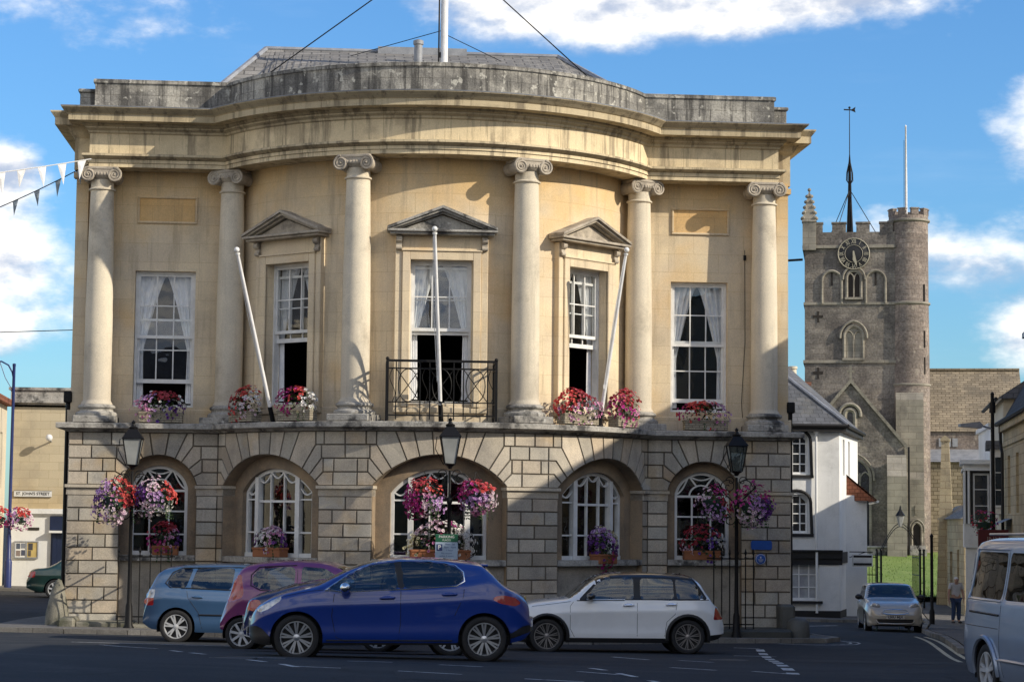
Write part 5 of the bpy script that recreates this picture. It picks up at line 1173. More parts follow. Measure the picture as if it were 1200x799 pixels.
# --- white small car with black roof
def mini_extra(t, sh, L, body):
    for w in (.72, 3.29):
        for sg in (-1, 1):
            k = MB(); pts = []
            for a in range(17):
                an = -.18+(PI+.36)*a/16; x = w+.385*math.cos(an); z = .312+.385*math.sin(an); pts.append((x-L/2, sg*(sh.y(min(L-.02, max(.02, x)), max(.25, z))+.008), z))
            k.tube(pts, .032, 6); k.build('arch_cladding', MT['plastic'], t, smooth=50)
    k = MB(); k.tube([(3.2-L/2, .1, 1.405), (3.27-L/2, .1, 1.44)], .01, 5); k.build('aerial', MT['plastic'], t)
MINI = dict(L=3.98, wheel=.312, arch=.362, wx=(.72, 3.29), plan_max=.86, nx=160, ns=24, nu=22, tumble=.30,
    top=[(0, .56), (.05, .68), (.16, .80), (.40, .895), (.85, .965), (1.10, .995), (1.22, 1.07), (1.50, 1.29), (1.70, 1.41), (1.95, 1.455), (2.5, 1.465), (3.0, 1.45), (3.32, 1.415), (3.48, 1.34), (3.68, 1.07), (3.78, .92), (3.88, .84), (3.95, .70), (3.98, .55)],
    belt=[(0, .5), (.2, .72), (.6, .84), (1.1, .905), (1.8, .935), (2.8, .955), (3.5, .965), (3.75, .86), (3.98, .5)],
    sill=[(0, .26), (.15, .21), (.5, .19), (1.2, .20), (2.9, .20), (3.6, .23), (3.85, .27), (3.98, .36)],
    plan=[(0, .50), (.04, .60), (.12, .69), (.3, .77), (.65, .83), (1.3, .845), (2.8, .85), (3.4, .845), (3.7, .80), (3.88, .70), (3.98, .58)],
    ws=(1.12, 1.72), rw=(3.42, 3.70), pillar=.075, rpillar=.10, seat=2.05, roof=P_BLACKROOF, roofj=14, bulge=.06,
    patches=side_windows([('front_side_window', [(1.42, .975), (2.30, .985), (2.30, 1.362), (1.78, 1.345), (1.62, 1.25)], .05), ('rear_side_window', [(2.42, .985), (3.04, .995), (3.02, 1.345), (2.42, 1.362)], .05), ('quarter_window', [(3.09, .995), (3.60, 1.0), (3.46, 1.22), (3.38, 1.325), (3.06, 1.345)], .04), ('pillar_trim', [(1.28, .955), (3.66, .985), (3.5, 1.23), (3.40, 1.36), (3.0, 1.385), (1.78, 1.378), (1.58, 1.26)], .04),
        ('roof_panel', [(1.60, 1.30), (1.78, 1.379), (3.0, 1.386), (3.42, 1.362), (3.5, 1.39), (3.3, 1.5), (1.5, 1.5)], .01), ('tail_light', [(3.76, .62), (3.80, .86), (3.93, .82), (3.96, .62)], .03), ('headlight', [(.14, .62), (.18, .78), (.38, .82), (.42, .70), (.34, .60)], .06), ('cladding', [(-.1, .05), (1.15, .05), (1.15, .26), (-.1, .28)], .02), ('cladding', [(1.1, .05), (2.9, .05), (2.9, .285), (1.1, .285)], .01), ('cladding', [(2.9, .05), (4.2, .05), (4.2, .38), (2.9, .28)], .01)]),
    front=[('grille', [(-1, .36), (.45, .36), (.42, .60), (-1, .60)])], rear=[],
    seams=[[(1.20, .93), (1.14, .85), (1.14, .45), (1.22, .30)], [(2.36, .96), (2.36, .32)], [(3.10, .985), (3.05, .72), (2.90, .58), (2.86, .32)], [(.45, .84), (.9, .90), (1.15, .935)]],
    trims=[('waist_strip', 'plastic', .009, [[(1.26, .952), (2.4, .968), (3.68, .978)]])],
    handles=[(2.20, .87), (2.98, .885)], chromehandles=True, mirror=(1.50, 1.03), mirrormat=P_BLACKROOF, plates=[('rear', .80, 'WR15 UDN', 'yplate')],
    rim=dict(n=10, arms=(-.10, .10), w=(.03, .035), mat='darkalloy', rim=.75), extra=mini_extra)
make_car('white five door hatchback with black roof and black wheel arches, parked before the right arch', MINI, 2.98, -7.75, R_(-1.2), P_WHITE)
# --- blue grey five door with its tail to the left
CIV = dict(L=4.20, wheel=.312, arch=.36, wx=(.86, 3.54), plan_max=.86, nx=140, ns=22, nu=20, tumble=.32,
    top=[(0, .58), (.08, .70), (.3, .80), (.8, .95), (1.05, 1.02), (1.4, 1.24), (1.75, 1.42), (2.1, 1.475), (2.7, 1.49), (3.3, 1.47), (3.75, 1.42), (3.93, 1.32), (4.05, 1.10), (4.12, .95), (4.165, .80), (4.20, .55)],
    belt=[(0, .5), (.3, .72), (1.0, .90), (2.0, .95), (3.0, .985), (3.8, 1.03), (4.08, .92), (4.20, .5)], sill=[(0, .27), (.3, .2), (1.2, .2), (3.2, .21), (4.0, .26), (4.20, .36)],
    plan=[(0, .5), (.1, .64), (.3, .76), (.7, .83), (1.4, .85), (3.2, .85), (3.8, .83), (4.06, .77), (4.20, .66)],
    ws=(1.05, 1.78), rw=(3.84, 4.05), pillar=.09, rpillar=.13, seat=2.2, bulge=.05,
    patches=side_windows([('front_side_window', [(1.50, .985), (2.42, 1.005), (2.36, 1.40), (2.05, 1.385), (1.78, 1.26)], .06), ('rear_side_window', [(2.52, 1.01), (3.30, 1.03), (3.18, 1.40), (2.46, 1.405)], .06), ('quarter_window', [(3.37, 1.035), (3.66, 1.05), (3.74, 1.12), (3.62, 1.30), (3.46, 1.385), (3.25, 1.395)], .05), ('tail_light', [(3.98, .70), (3.97, .84), (4.17, .84), (4.19, .70)], .02), ('reverse_light', [(3.97, .845), (3.95, 1.0), (4.10, 1.0), (4.165, .845)], .02), ('headlight', [(.1, .6), (.2, .72), (.5, .8), (.48, .7), (.25, .58)], .04)]),
    seams=[[(1.42, .95), (1.38, .5), (1.5, .28)], [(2.47, 1.0), (2.47, .28)], [(3.36, 1.03), (3.32, .85), (3.12, .58), (3.05, .28)]], handles=[(2.30, .84), (3.14, .86)], mirror=(1.62, 1.03),
    trims=[('rubbing_strip', 'plastic', .016, [[(1.5, .52), (2.44, .53)], [(2.5, .53), (3.1, .535)]]), ('window_chrome', 'plastic', .012, [[(1.46, .975), (2.5, 1.0), (3.66, 1.04), (3.76, 1.12), (3.63, 1.32), (3.46, 1.40), (2.4, 1.42), (2.03, 1.40), (1.74, 1.26), (1.46, .975)]])],
    plates=[('rear', .82, 'WV54 OGR', 'yplate')], rim=dict(n=6, arms=(-.14, .14), w=(.07, .07), mat='silverplastic', rim=.72))
make_car('blue grey five door hatchback, tail to the left, parked at the left railing', CIV, -3.57, -5.95, R_(180-7), P_TEAL)
# --- magenta three door city car
CITY = dict(L=3.43, wheel=.285, arch=.325, wx=(.68, 3.02), plan_max=.81, nx=140, ns=22, nu=20, tumble=.30,
    top=[(0, .58), (.06, .70), (.25, .82), (.55, .93), (.80, 1.0), (1.10, 1.24), (1.40, 1.45), (1.75, 1.53), (2.2, 1.545), (2.7, 1.51), (3.02, 1.44), (3.16, 1.30), (3.26, 1.04), (3.35, .80), (3.43, .55)],
    belt=[(0, .5), (.25, .74), (.8, .90), (1.6, .95), (2.4, 1.0), (3.0, 1.05), (3.26, .8), (3.43, .48)], sill=[(0, .27), (.2, .2), (1.0, .2), (2.6, .21), (3.2, .27), (3.43, .36)],
    plan=[(0, .5), (.08, .63), (.25, .74), (.6, .79), (1.2, .81), (2.6, .81), (3.1, .78), (3.3, .70), (3.43, .6)],
    ws=(.82, 1.42), rw=(3.05, 3.28), pillar=.09, rpillar=.13, seat=1.75, bulge=.05,
    patches=side_windows([('front_side_window', [(1.16, .985), (2.02, 1.0), (2.02, 1.44), (1.62, 1.41), (1.38, 1.27)], .07), ('rear_side_window', [(2.14, 1.02), (2.70, 1.045), (2.86, 1.12), (2.86, 1.28), (2.74, 1.40), (2.12, 1.44)], .12), ('tail_light', [(2.99, 1.0), (3.02, .90), (3.20, .84), (3.32, .84), (3.24, 1.05), (3.14, 1.27), (3.06, 1.3), (3.02, 1.1)], .04), ('headlight', [(.1, .62), (.18, .74), (.46, .86), (.5, .76), (.3, .62)], .04)]),
    seams=[[(2.09, 1.38), (2.09, .95), (2.06, .3)], [(1.08, .95), (1.06, .5), (1.14, .3)], [(1.14, .29), (2.06, .3)]], handles=[(2.30, .88), (1.92, .85)], mirror=(1.26, 1.02), mirrormat=MT['plastic'],
    trims=[('window_chrome', 'plastic', .010, [[(2.11, 1.0), (2.70, 1.03), (2.88, 1.11), (2.885, 1.285), (2.75, 1.42), (2.11, 1.455)]])],
    plates=[('rear', .62, 'HY07 ECM', 'yplate')], rim=dict(n=8, arms=(0,), w=(.09, .11), mat='silverplastic', rim=.72))
make_car('magenta three door city car, tail to the left, half hidden by the blue hatchback', CITY, -2.31, -9.8, R_(180-9), P_MAG)
# --- navy car behind the blue hatchback: only its tail lamp and bumper show
NAVY = dict(CIV); NAVY.update(L=4.0, top=[(0, .5), (.1, .62), (.5, .76), (1.0, .84), (1.5, 1.06), (1.9, 1.16), (2.6, 1.18), (3.2, 1.10), (3.6, .98), (3.85, .90), (3.95, .82), (4.0, .6)], belt=[(0, .45), (.5, .7), (1.0, .78), (3.2, .88), (3.9, .84), (4.0, .55)], wx=(.78, 3.25), sill=[(0, .25), (.3, .19), (3.5, .2), (4.0, .32)], plan=[(0, .5), (.1, .62), (.3, .76), (.7, .84), (3.2, .85), (3.7, .82), (3.9, .74), (4.0, .66)],
    ws=(1.0, 1.85), rw=(3.0, 3.5), patches=side_windows([('front_side_window', [(1.5, .86), (2.3, .90), (2.2, 1.09), (1.9, 1.10)], .04), ('rear_side_window', [(2.35, .90), (2.9, .93), (2.6, 1.09), (2.3, 1.10)], .04), ('tail_light', [(3.72, .66), (3.75, .86), (3.90, .86), (3.97, .70)], .05)]), seams=[], handles=[(2.2, .74)], trims=[], mirror=(1.5, .92), plates=[], seat=2.1)
make_car('low navy car almost hidden behind the blue hatchback, only its tail lamp showing', NAVY, -1.55, -12.8, R_(180), P_NAVY)
# --- dark green saloon far left, tail to the left
SAL = dict(CIV); SAL.update(L=4.5, nx=110, wheel=.32, arch=.36, wx=(.9, 3.56), top=[(0, .55), (.1, .66), (.5, .80), (1.1, .93), (1.45, 1.12), (1.9, 1.38), (2.3, 1.43), (2.9, 1.42), (3.3, 1.33), (3.65, 1.13), (3.9, 1.02), (4.3, .97), (4.42, .90), (4.5, .62)], belt=[(0, .5), (.5, .72), (1.1, .86), (3.4, .95), (4.2, .94), (4.5, .58)], sill=[(0, .27), (.3, .2), (3.6, .21), (4.2, .26), (4.5, .36)], plan=[(0, .5), (.1, .64), (.3, .76), (.7, .84), (3.4, .86), (4.0, .83), (4.3, .76), (4.5, .66)],
    ws=(1.1, 1.92), rw=(3.2, 3.92), patches=side_windows([('front_side_window', [(1.6, .95), (2.5, .98), (2.45, 1.34), (2.1, 1.33)], .06), ('rear_side_window', [(2.58, .985), (3.42, 1.0), (3.15, 1.27), (2.55, 1.34)], .06), ('tail_light', [(4.22, .70), (4.20, .90), (4.42, .88), (4.48, .70)], .04), ('headlight', [(.1, .58), (.2, .68), (.5, .76), (.48, .66)], .04)]), seams=[[(2.52, .97), (2.52, .3)], [(3.45, .98), (3.1, .5)]], handles=[(2.35, .84), (3.25, .87)], trims=[], mirror=(1.7, 1.0), seat=2.3, rim=dict(n=7, arms=(0,), w=(.10, .12), mat='silverplastic', rim=.72))
make_car('dark green saloon parked beyond the left corner, its tail showing past the hall', SAL, -9.80, 23.8, R_(180), P_GREEN, group='cars in the side streets')
# --- silver small car facing the camera in the church street
def smini_extra(t, sh, L, body):
    for sg in (-1, 1):
        k = MB(); k.M = Matrix.Translation((.20-L/2, sg*.56, .73)) @ Matrix.Rotation(R_(-22), 4, 'Y') @ Matrix.Rotation(sg*R_(-22), 4, 'Z')
        k.lathe([(.155, .03), (.16, -.02), (.14, -.05), (.0, -.075)], n=20, axis='x'); k.build('headlight', MT['clearlamp'], t, smooth=50)
        k = MB(); k.M = Matrix.Translation((.06-L/2, sg*.52, .42)); k.lathe([(.075, .05), (.07, -.045), (.05, -.05), (0, -.03)], n=16, axis='x'); k.build('fog_light', MT['plastic'], t, smooth=50)
        k = MB(); k.ball((.22-L/2, sg*.70, .66), (.05, .05, .05), 8, 6); k.build('indicator', MT['orange'], t, smooth=60)
    k = MB(); k.tube([(-L/2-.05, -.40, .60), (-L/2-.075, -.30, .68), (-L/2-.08, 0, .70), (-L/2-.075, .30, .68), (-L/2-.05, .40, .60), (-L/2-.08, .25, .56), (-L/2-.09, 0, .55), (-L/2-.08, -.25, .56)], .014, 6, closed=True); k.build('grille_surround', MT['chrome'], t, smooth=50)
    k = MB(); k.tube([(-L/2-.02, -.55, .36), (-L/2-.085, -.48, .29), (-L/2-.095, 0, .28), (-L/2-.085, .48, .29), (-L/2-.02, .55, .36)], .02, 6); k.build('bumper_lip', body, t, smooth=50)
SM = dict(MINI); SM.update(wsglass='tint', L=3.70, nx=110, top=[(0, .55), (.05, .68), (.16, .79), (.40, .875), (.85, .95), (1.10, .99), (1.22, 1.05), (1.50, 1.25), (1.70, 1.36), (1.95, 1.40), (2.5, 1.405), (2.9, 1.38), (3.12, 1.30), (3.35, 1.05), (3.5, .9), (3.65, .7), (3.70, .55)], belt=[(0, .5), (.2, .72), (.6, .83), (1.1, .90), (1.8, .93), (2.8, .95), (3.2, .96), (3.5, .8), (3.7, .5)], sill=[(0, .24), (.15, .2), (.5, .19), (2.9, .2), (3.7, .34)], plan=[(0, .62), (.04, .70), (.12, .76), (.3, .81), (.65, .84), (1.3, .845), (2.8, .845), (3.3, .80), (3.7, .62)], wx=(.70, 3.17), roof=None, ws=(1.12, 1.74), rw=(2.98, 3.34), pillar=.085,  # dark windscreen tint stands in for a building's reflection
    patches=side_windows([('front_side_window', [(1.42, .965), (2.45, .975), (2.42, 1.32), (1.78, 1.305), (1.64, 1.24)], .05), ('rear_side_window', [(2.52, .975), (3.15, .985), (3.0, 1.28), (2.50, 1.32)], .05)]), front=[('grille', [(-1, .27), (.56, .27), (.52, .41), (-1, .41)]), ('grille', [(-1, .555), (.30, .56), (.36, .61), (.26, .67), (-1, .69)])], seams=[], handles=[(2.3, .84)], trims=[], mirror=(1.45, 1.0), mirrormat=MT['plastic'], plates=[('front', .475, 'L50U MJX', 'plate')], rim=dict(n=5, arms=(0,), w=(.12, .14), mat='silverplastic', rim=.72), extra=smini_extra)
make_car('silver small hatchback facing the camera in the church street', SM, 14.40, 15.9, R_(81), P_SILV, group='cars in the side streets')
# --- silver blue van on the right edge, tail towards the church
def van_extra(t, sh, L, body):
    for sg in (-1, 1):
        k = MB(); ribbon(k, sh, dens([(3.45, 1.02), (4.45, 1.035)]), .014, L, .004, (sg,)); k.build('door_rail', MT['black'], t)
        k = MB(); ribbon(k, sh, dens([(1.5, .50), (3.5, .50)]), .02, L, .006, (sg,)); k.build('rubbing_strip', body, t)
    for sg in (-1, 1):
        k = MB(); k.tube([(1.2-L/2, sg*.70, 1.955), (2.5-L/2, sg*.72, 1.99), (4.3-L/2, sg*.71, 1.97)], .018, 6); k.build('roof_rail', MT['alloy'], t)
    for sg in (-1, 1):
        pts = []; k = MB()
        for a in range(21):
            an = -.1+(PI+.2)*a/20; x = 3.90+.405*math.cos(an); z = .34+.405*math.sin(an); pts.append((x-L/2, sg*(sh.y(x, max(.25, z))+.012), z))
        k.tube(pts, .03, 6); k.build('arch_flare', body, t, smooth=50)
VAN = dict(L=4.89, wheel=.335, arch=.39, wx=(.92, 3.90), plan_max=.95, nx=150, ns=26, nu=22, tumble=.20,
    top=[(0, .62), (.08, .82), (.3, .98), (.65, 1.10), (.85, 1.22), (1.2, 1.62), (1.5, 1.88), (1.8, 1.94), (2.6, 1.965), (4.2, 1.95), (4.62, 1.90), (4.74, 1.72), (4.81, 1.30), (4.86, .95), (4.89, .62)],
    belt=[(0, .5), (.3, .85), (.8, 1.05), (1.6, 1.14), (3.0, 1.15), (4.6, 1.16), (4.8, .98), (4.89, .52)], sill=[(0, .28), (.3, .24), (1.4, .25), (3.4, .25), (4.5, .28), (4.89, .34)],
    plan=[(0, .6), (.1, .74), (.3, .86), (.7, .93), (1.5, .95), (3.8, .95), (4.5, .94), (4.75, .90), (4.85, .84), (4.89, .78)], side=[(0, .95), (.2, .985), (.5, 1.0), (.8, .985), (1, .965)],
    ws=(.90, 1.52), rw=(4.70, 4.80), pillar=.1, rpillar=.1, seat=1.9, bulge=.03, rearglass='tint',
    patches=side_windows([('front_side_window', [(1.30, 1.20), (2.15, 1.20), (2.15, 1.74), (1.62, 1.74)], .06), ('rear_side_window', [(2.30, 1.20), (3.36, 1.20), (3.36, 1.76), (2.30, 1.76)], .06), ('quarter_window', [(3.46, 1.20), (4.55, 1.21), (4.47, 1.76), (3.46, 1.76)], .06), ('tail_light', [(4.70, .95), (4.72, 1.42), (4.80, 1.42), (4.87, .95)], .03)]),
    front=[('grille', [(-1, .35), (.5, .35), (.5, .55), (-1, .55)])], seams=[[(2.22, 1.8), (2.22, .3)], [(3.41, 1.8), (3.41, .55), (3.35, .3)], [(1.3, 1.0), (1.3, .4)], [(3.46, .86), (4.84, .87)]], handles=[(2.05, 1.0), (2.45, 1.0)], mirror=(1.40, 1.24), trims=[('window_chrome', P_VAN, .012, [[(3.44, 1.18), (4.575, 1.19), (4.49, 1.79), (3.44, 1.79)]])], plates=[('rear', .75, 'WU12 FHB', 'yplate')], rim=dict(n=5, arms=(-.16, .16), w=(.09, .09), mat='silverplastic', rim=.70), extra=van_extra)
make_car('silver blue passenger van parked at the right edge of the picture', VAN, 6.66, -23.35, R_(93), P_VAN, z=-.17, group='vans', name='parked_van', cat='van')
# ------------------------------------------------------------------ the streets round the hall
MT['rubble'] = surf('church_rubble', (.31, .275, .235), (.215, .195, .175), scale=.9, brick=(.62, .27, .018, .72), joint=(.75, .72, .68), grime=(.45, .42, .62, (.115, .10, .09), .8), spots=(1.6, .60, .72, (.33, .29, .23), .5), bump=.9, bscale=9, fine=.5)
MT['turret'] = surf('church_turret_rubble', (.36, .295, .25), (.26, .22, .195), scale=.8, brick=(.5, .25, .018, .72), joint=(.75, .72, .68), grime=(.5, .44, .64, (.15, .12, .105), .7), spots=(2.2, .60, .7, (.42, .37, .30), .5), bump=.9, bscale=9, fine=.5)
MT['churchash'] = surf('church_ashlar', (.38, .345, .28), (.28, .255, .21), scale=1.2, brick=(.8, .34, .012, .82), joint=(.55, .52, .48), grime=(.8, .48, .7, (.12, .11, .095), .65), bump=.35, fine=.3)
MT['tiles'] = surf('stone_tiles', (.44, .36, .25), (.33, .27, .19), scale=.6, brick=(.42, .21, .02, .62), joint=(.35, .33, .3), grime=(.7, .48, .7, (.17, .145, .11), .6), bump=.6, fine=.35)
MT['bath'] = surf('bath_stone', (.58, .50, .35), (.52, .45, .32), scale=.8, brick=(.7, .30, .006, .86), joint=(.65, .62, .55), zmix=[(3.6, 2.2, (.47, .33, .15), .5)], grime=(.8, .48, .7, (.36, .31, .23), .55), bump=.2, fine=.2)
MT['yellow'] = surf('yellow_stone', (.56, .46, .28), (.48, .40, .26), scale=.9, brick=(.6, .28, .012, .75), joint=(.55, .5, .45), grime=(1, .5, .72, (.19, .16, .115), .6), bump=.35, fine=.3)
MT['render'] = surf('cream_render', (.64, .58, .44), (.58, .52, .41), scale=.7, grime=(.8, .52, .75, (.30, .27, .21), .5), streak=(.55, .8, (.28, .25, .2), .4), bump=.1, fine=.12)
MT['wash'] = surf('whitewash', (.76, .76, .74), (.68, .68, .66), scale=.8, grime=(1.0, .52, .75, (.40, .40, .385), .5), streak=(.56, .8, (.36, .36, .35), .4), bump=.12, fine=.1)
MT['bslate'] = surf('blue_grey_slates', (.17, .175, .19), (.12, .125, .135), scale=1.2, brick=(.32, .22, .012, .72), joint=(.4, .4, .4), grime=(1, .5, .7, (.21, .20, .17), .5), bump=.4, fine=.3)
MT['redtile'] = surf('red_clay_tiles', (.34, .13, .075), (.25, .10, .06), scale=1.5, brick=(.2, .14, .014, .7), joint=(.4, .35, .3), bump=.5, fine=.3)
MT['timber'] = plain('black_timber', (.018, .017, .017), rough=.7, fine=.3)
MT['wglass'] = surf('dark_window_glass', (.030, .034, .040), (.015, .017, .02), scale=1.5, rough=.06, bump=.05, bscale=3, fine=.1, spec=.8)
MT['cglass'] = surf('leaded_glass', (.022, .026, .034), (.012, .014, .018), scale=6, rough=.15, brick=(.18, .22, .012, .6), joint=(.3, .3, .3), bump=.1, fine=.1, spec=.7)
MT['navyshop'] = plain('navy_shopfront', (.012, .022, .060), rough=.4)
MT['net'] = surf('net_blind', (.42, .43, .44), (.30, .31, .33), scale=3, rough=.5, fine=.08, bump=0)
def plate(t, name, mat, P0, P1, z0, z1, th=.25, holes=()):
    """vertical wall between plan points P0 and P1 (outside on the right hand going P0->P1), holes = (u0,u1,z0,z1)"""
    a, b = Vector(P0), Vector(P1); d = (b-a); L = d.length; d /= L; n = Vector((d.y, -d.x)); mb = MB()
    us = sorted(set([0, L]+[x for h in holes for x in h[:2]])); zs = sorted(set([z0, z1]+[x for h in holes for x in h[2:]]))
    pt = lambda u, z, o=0: (a.x+d.x*u+n.x*o, a.y+d.y*u+n.y*o, z)
    for u0, u1 in zip(us[:-1], us[1:]):
        for p, q in zip(zs[:-1], zs[1:]):
            if any(h[0] < (u0+u1)/2 < h[1] and h[2] < (p+q)/2 < h[3] for h in holes): continue
            mb.add([pt(u0, p), pt(u1, p), pt(u1, q), pt(u0, q)], [(0, 1, 2, 3)], uv=[[(u0, p), (u1, p), (u1, q), (u0, q)]])
    for h in holes:
        for A, B in (((h[0], h[2]), (h[0], h[3])), ((h[1], h[2]), (h[1], h[3])), ((h[0], h[3]), (h[1], h[3])), ((h[0], h[2]), (h[1], h[2]))): mb.add([pt(*A), pt(*B), pt(*B, -th), pt(*A, -th)], [(0, 1, 2, 3)])
    return mb.build(name, mat, t), pt
def framed_window(t, pt, u0, u1, z0, z1, nc, nr, mat='white', back='wglass', o=-.12, fw=.06, bw=.03, name='window'):
    mb = MB()
    def bar(a, b, c, d, o0, o1):
        mb.add([pt(a, c, o1), pt(b, c, o1), pt(b, d, o1), pt(a, d, o1), pt(a, c, o0), pt(b, c, o0), pt(b, d, o0), pt(a, d, o0)], [(0, 1, 2, 3), (0, 4, 5, 1), (1, 5, 6, 2), (2, 6, 7, 3), (3, 7, 4, 0)])
    bar(u0, u0+fw, z0, z1, o-.06, o+.03); bar(u1-fw, u1, z0, z1, o-.06, o+.03); bar(u0+fw, u1-fw, z0, z0+fw, o-.06, o+.028); bar(u0+fw, u1-fw, z1-fw, z1, o-.06, o+.028)
    for i in range(1, nc): u = u0+(u1-u0)*i/nc; bar(u-bw/2, u+bw/2, z0+fw, z1-fw, o-.05, o+.01)
    for j in range(1, nr): z = z0+(z1-z0)*j/nr; bar(u0+fw, u1-fw, z-bw/2, z+bw/2, o-.05, o+.006)
    w = mb.build(name, MT[mat], t); g = MB(); g.add([pt(u0, z0, o-.03), pt(u1, z0, o-.03), pt(u1, z1, o-.03), pt(u0, z1, o-.03)], [(0, 1, 2, 3)]); g.build('pane', MT[back], w); return w
def slabz(mb, poly, z0, z1): mb.prismz(poly, z0, z1)
# --- left: bath stone house with the street sign
t = thing('corner_house', 'flat topped honey stone house with white shopfront, left behind the hall', 'house'); X0, X1, Y = -14.0, -6.5, 32.0
plate(t, 'upper_wall', MT['bath'], (X0, Y), (X1, Y), 2.2, 6.05); plate(t, 'side_wall', MT['bath'], (X0, Y+9), (X0, Y), -1, 6.05); plate(t, 'side_wall', MT['bath'], (X1, Y), (X1, Y+9), -1, 6.05)
k = MB(); k.box(X0-.25, Y-.22, 6.05, X1, Y+.3, 6.13); k.box(X0-.12, Y-.1, 5.98, X1, Y+.2, 6.05); k.box(X0-.05, Y-.03, 6.13, X1, Y+.3, 6.52); k.box(X0-.12, Y-.1, 6.52, X1, Y+.35, 6.62); k.build('parapet', MT['ledge'], t)
k = MB(); k.box(X0, Y, 5.9, X1, Y+9, 6.0); k.build('roof', MT['bslate'], t)
_, pt = plate(t, 'shop_wall', MT['wash'], (X0, Y-.03), (X1, Y-.03), -1, 2.05, holes=((1.52+.75, 3.6, -.45, 1.30),))
k = MB(); k.box(X0-.04, Y-.16, 2.02, X1, Y+.05, 2.2); k.box(X0-.02, Y-.08, 1.95, X1, Y+.02, 2.02); k.build('shop_cornice', MT['wash'], t)
k = MB(); k.box(X0+1.50, Y-.13, 1.42, X1, Y-.04, 1.93); fa = k.build('fascia', MT['navyshop'], t)
k = MB(); add_text(k, '&', .40, Matrix.Translation((X0+2.18, Y-.135, 1.66)), .01); k.build('lettering', MT['plate'], fa)
k = MB(); k.box(X0+1.50, Y-.30, 1.33, X1, Y-.04, 1.41); k.build('awning_box', MT['wash'], t)
k = MB(); k.box(X0+1.55, Y-.10, -.9, X0+2.24, Y-.034, 1.33); k.box(X0+1.62, Y-.13, -.9, X0+1.75, Y-.10, 1.33); k.build('shopfront', MT['navyshop'], t); k = MB(); k.box(X0+3.62, Y-.10, -.9, X0+4.4, Y-.034, 1.33); k.build('shopfront', MT['navyshop'], t)
framed_window(t, pt, 2.27, 3.6, -.45, 1.30, 4, 3, o=-.05)
k = MB(); k.cbox(X0+.72, Y-.06, 1.42, X0+1.12, Y-.035, 1.52, c=.008); k.build('wall_vent', MT['dark'], t)
t = thing('notice_board', 'framed notice board with two panels of posters on the white shop wall', 'notice board', (X0+.25, Y-.09, .40)); k = MB()
k.box(0, -.02, 0, .86, .05, .04); k.box(0, -.02, .58, .86, .05, .62); k.box(0, -.02, .04, .04, .05, .58); k.box(.82, -.02, .04, .86, .05, .58); k.box(.42, -.02, .04, .46, .05, .58); k.build('frame', MT['lead'], t)
k = MB(); k.box(.04, .0, .04, .42, .03, .58); k.build('panel', MT['wash'], t)
k = MB(); k.box(.46, .0, .04, .82, .03, .58); k.build('panel', plain('yellow_poster', (.55, .42, .16)), t)
for x, z, w, h, c in ((.07, .34, .14, .2, (.08, .10, .14)), (.24, .36, .15, .18, (.2, .22, .26)), (.07, .08, .15, .2, (.25, .2, .18)), (.25, .1, .14, .2, (.07, .08, .12)), (.50, .30, .16, .24, (.06, .06, .07)), (.50, .08, .1, .2, (.12, .10, .08))):
    k = MB(); k.box(x, -.006, z, x+w, -.001, z+h); k.build('poster', plain('poster', c), t)
t = thing('street_name_sign', "white street name plate reading ST. JOHN'S STREET on the honey stone wall", 'street sign', (X0+.85, Y-.03, 2.74)); k = MB(); k.cbox(-.68, -.02, -.12, .68, .01, .12, c=.005); pl = k.build('board', MT['plate'], t)
k = MB(); k.box(-.68, -.026, -.12, .68, -.021, -.105); k.box(-.68, -.026, .105, .68, -.021, .12); k.build('border', MT['black'], pl); k = MB(); add_text(k, "ST. JOHN'S STREET", .145, Matrix.Translation((0, -.024, 0)), .003); k.build('lettering', MT['black'], pl)
t = thing('wall_lamp', 'small round floodlight jutting from the honey stone wall above the street sign', 'lamp', (X0+1.45, Y, 5.0-.35)); k = MB(); k.tube([(0, 0, 0), (-.02, -.3, .05), (-.02, -.42, .1)], .03, 8); k.build('arm', MT['lead'], t); k = MB(); k.ball((-.02, -.45, .12), .13, 12, 8); k.build('head', MT['white'], t, smooth=60)
t = thing('pitched_roof_house', 'brown tiled pitched roof rising behind the honey stone house', 'house'); k = MB(); k.add([(-15.0, 40.9, 6.3), (-6, 40.9, 10.2), (-6, 48, 10.2), (-15.0, 48, 6.3)], [(0, 1, 2, 3)]); k.build('roof', surf('brown_tiles', (.23, .165, .13), (.17, .13, .11), scale=1, brick=(.3, .25, .02, .7), joint=(.4, .4, .4), bump=.4), t)
k = MB(); k.add([(-15, 41, -1), (-6, 41, -1), (-6, 41, 10.1), (-15, 41, 6.2)], [(0, 1, 2, 3)]); k.build('wall', MT['render'], t); k = MB(); k.tube([(-12.9, 40.9, 7.2), (-12.9, 40.9, 7.9)], .03, 6); k.build('aerial', MT['iron'], t)
t = thing('street_house', 'grey stone house front running along the far left edge', 'house')
_, pt = plate(t, 'wall', MT['render'], (-14.15, 31.9), (-13.75, 24.0), -1, 5.9, holes=((1.0, 1.8, 2.9, 4.9), (3.4, 4.2, 2.9, 4.9), (5.8, 6.6, 2.9, 4.9))) if False else plate(t, 'wall', MT['render'], (-13.75, 24.0), (-14.15, 31.9), -1, 5.9, holes=((1.0, 1.8, 2.9, 4.9), (3.4, 4.2, 2.9, 4.9), (5.8, 6.6, 2.9, 4.9)))
for a in (1.0, 3.4, 5.8): framed_window(t, pt, a, a+.8, 2.9, 4.9, 2, 4)
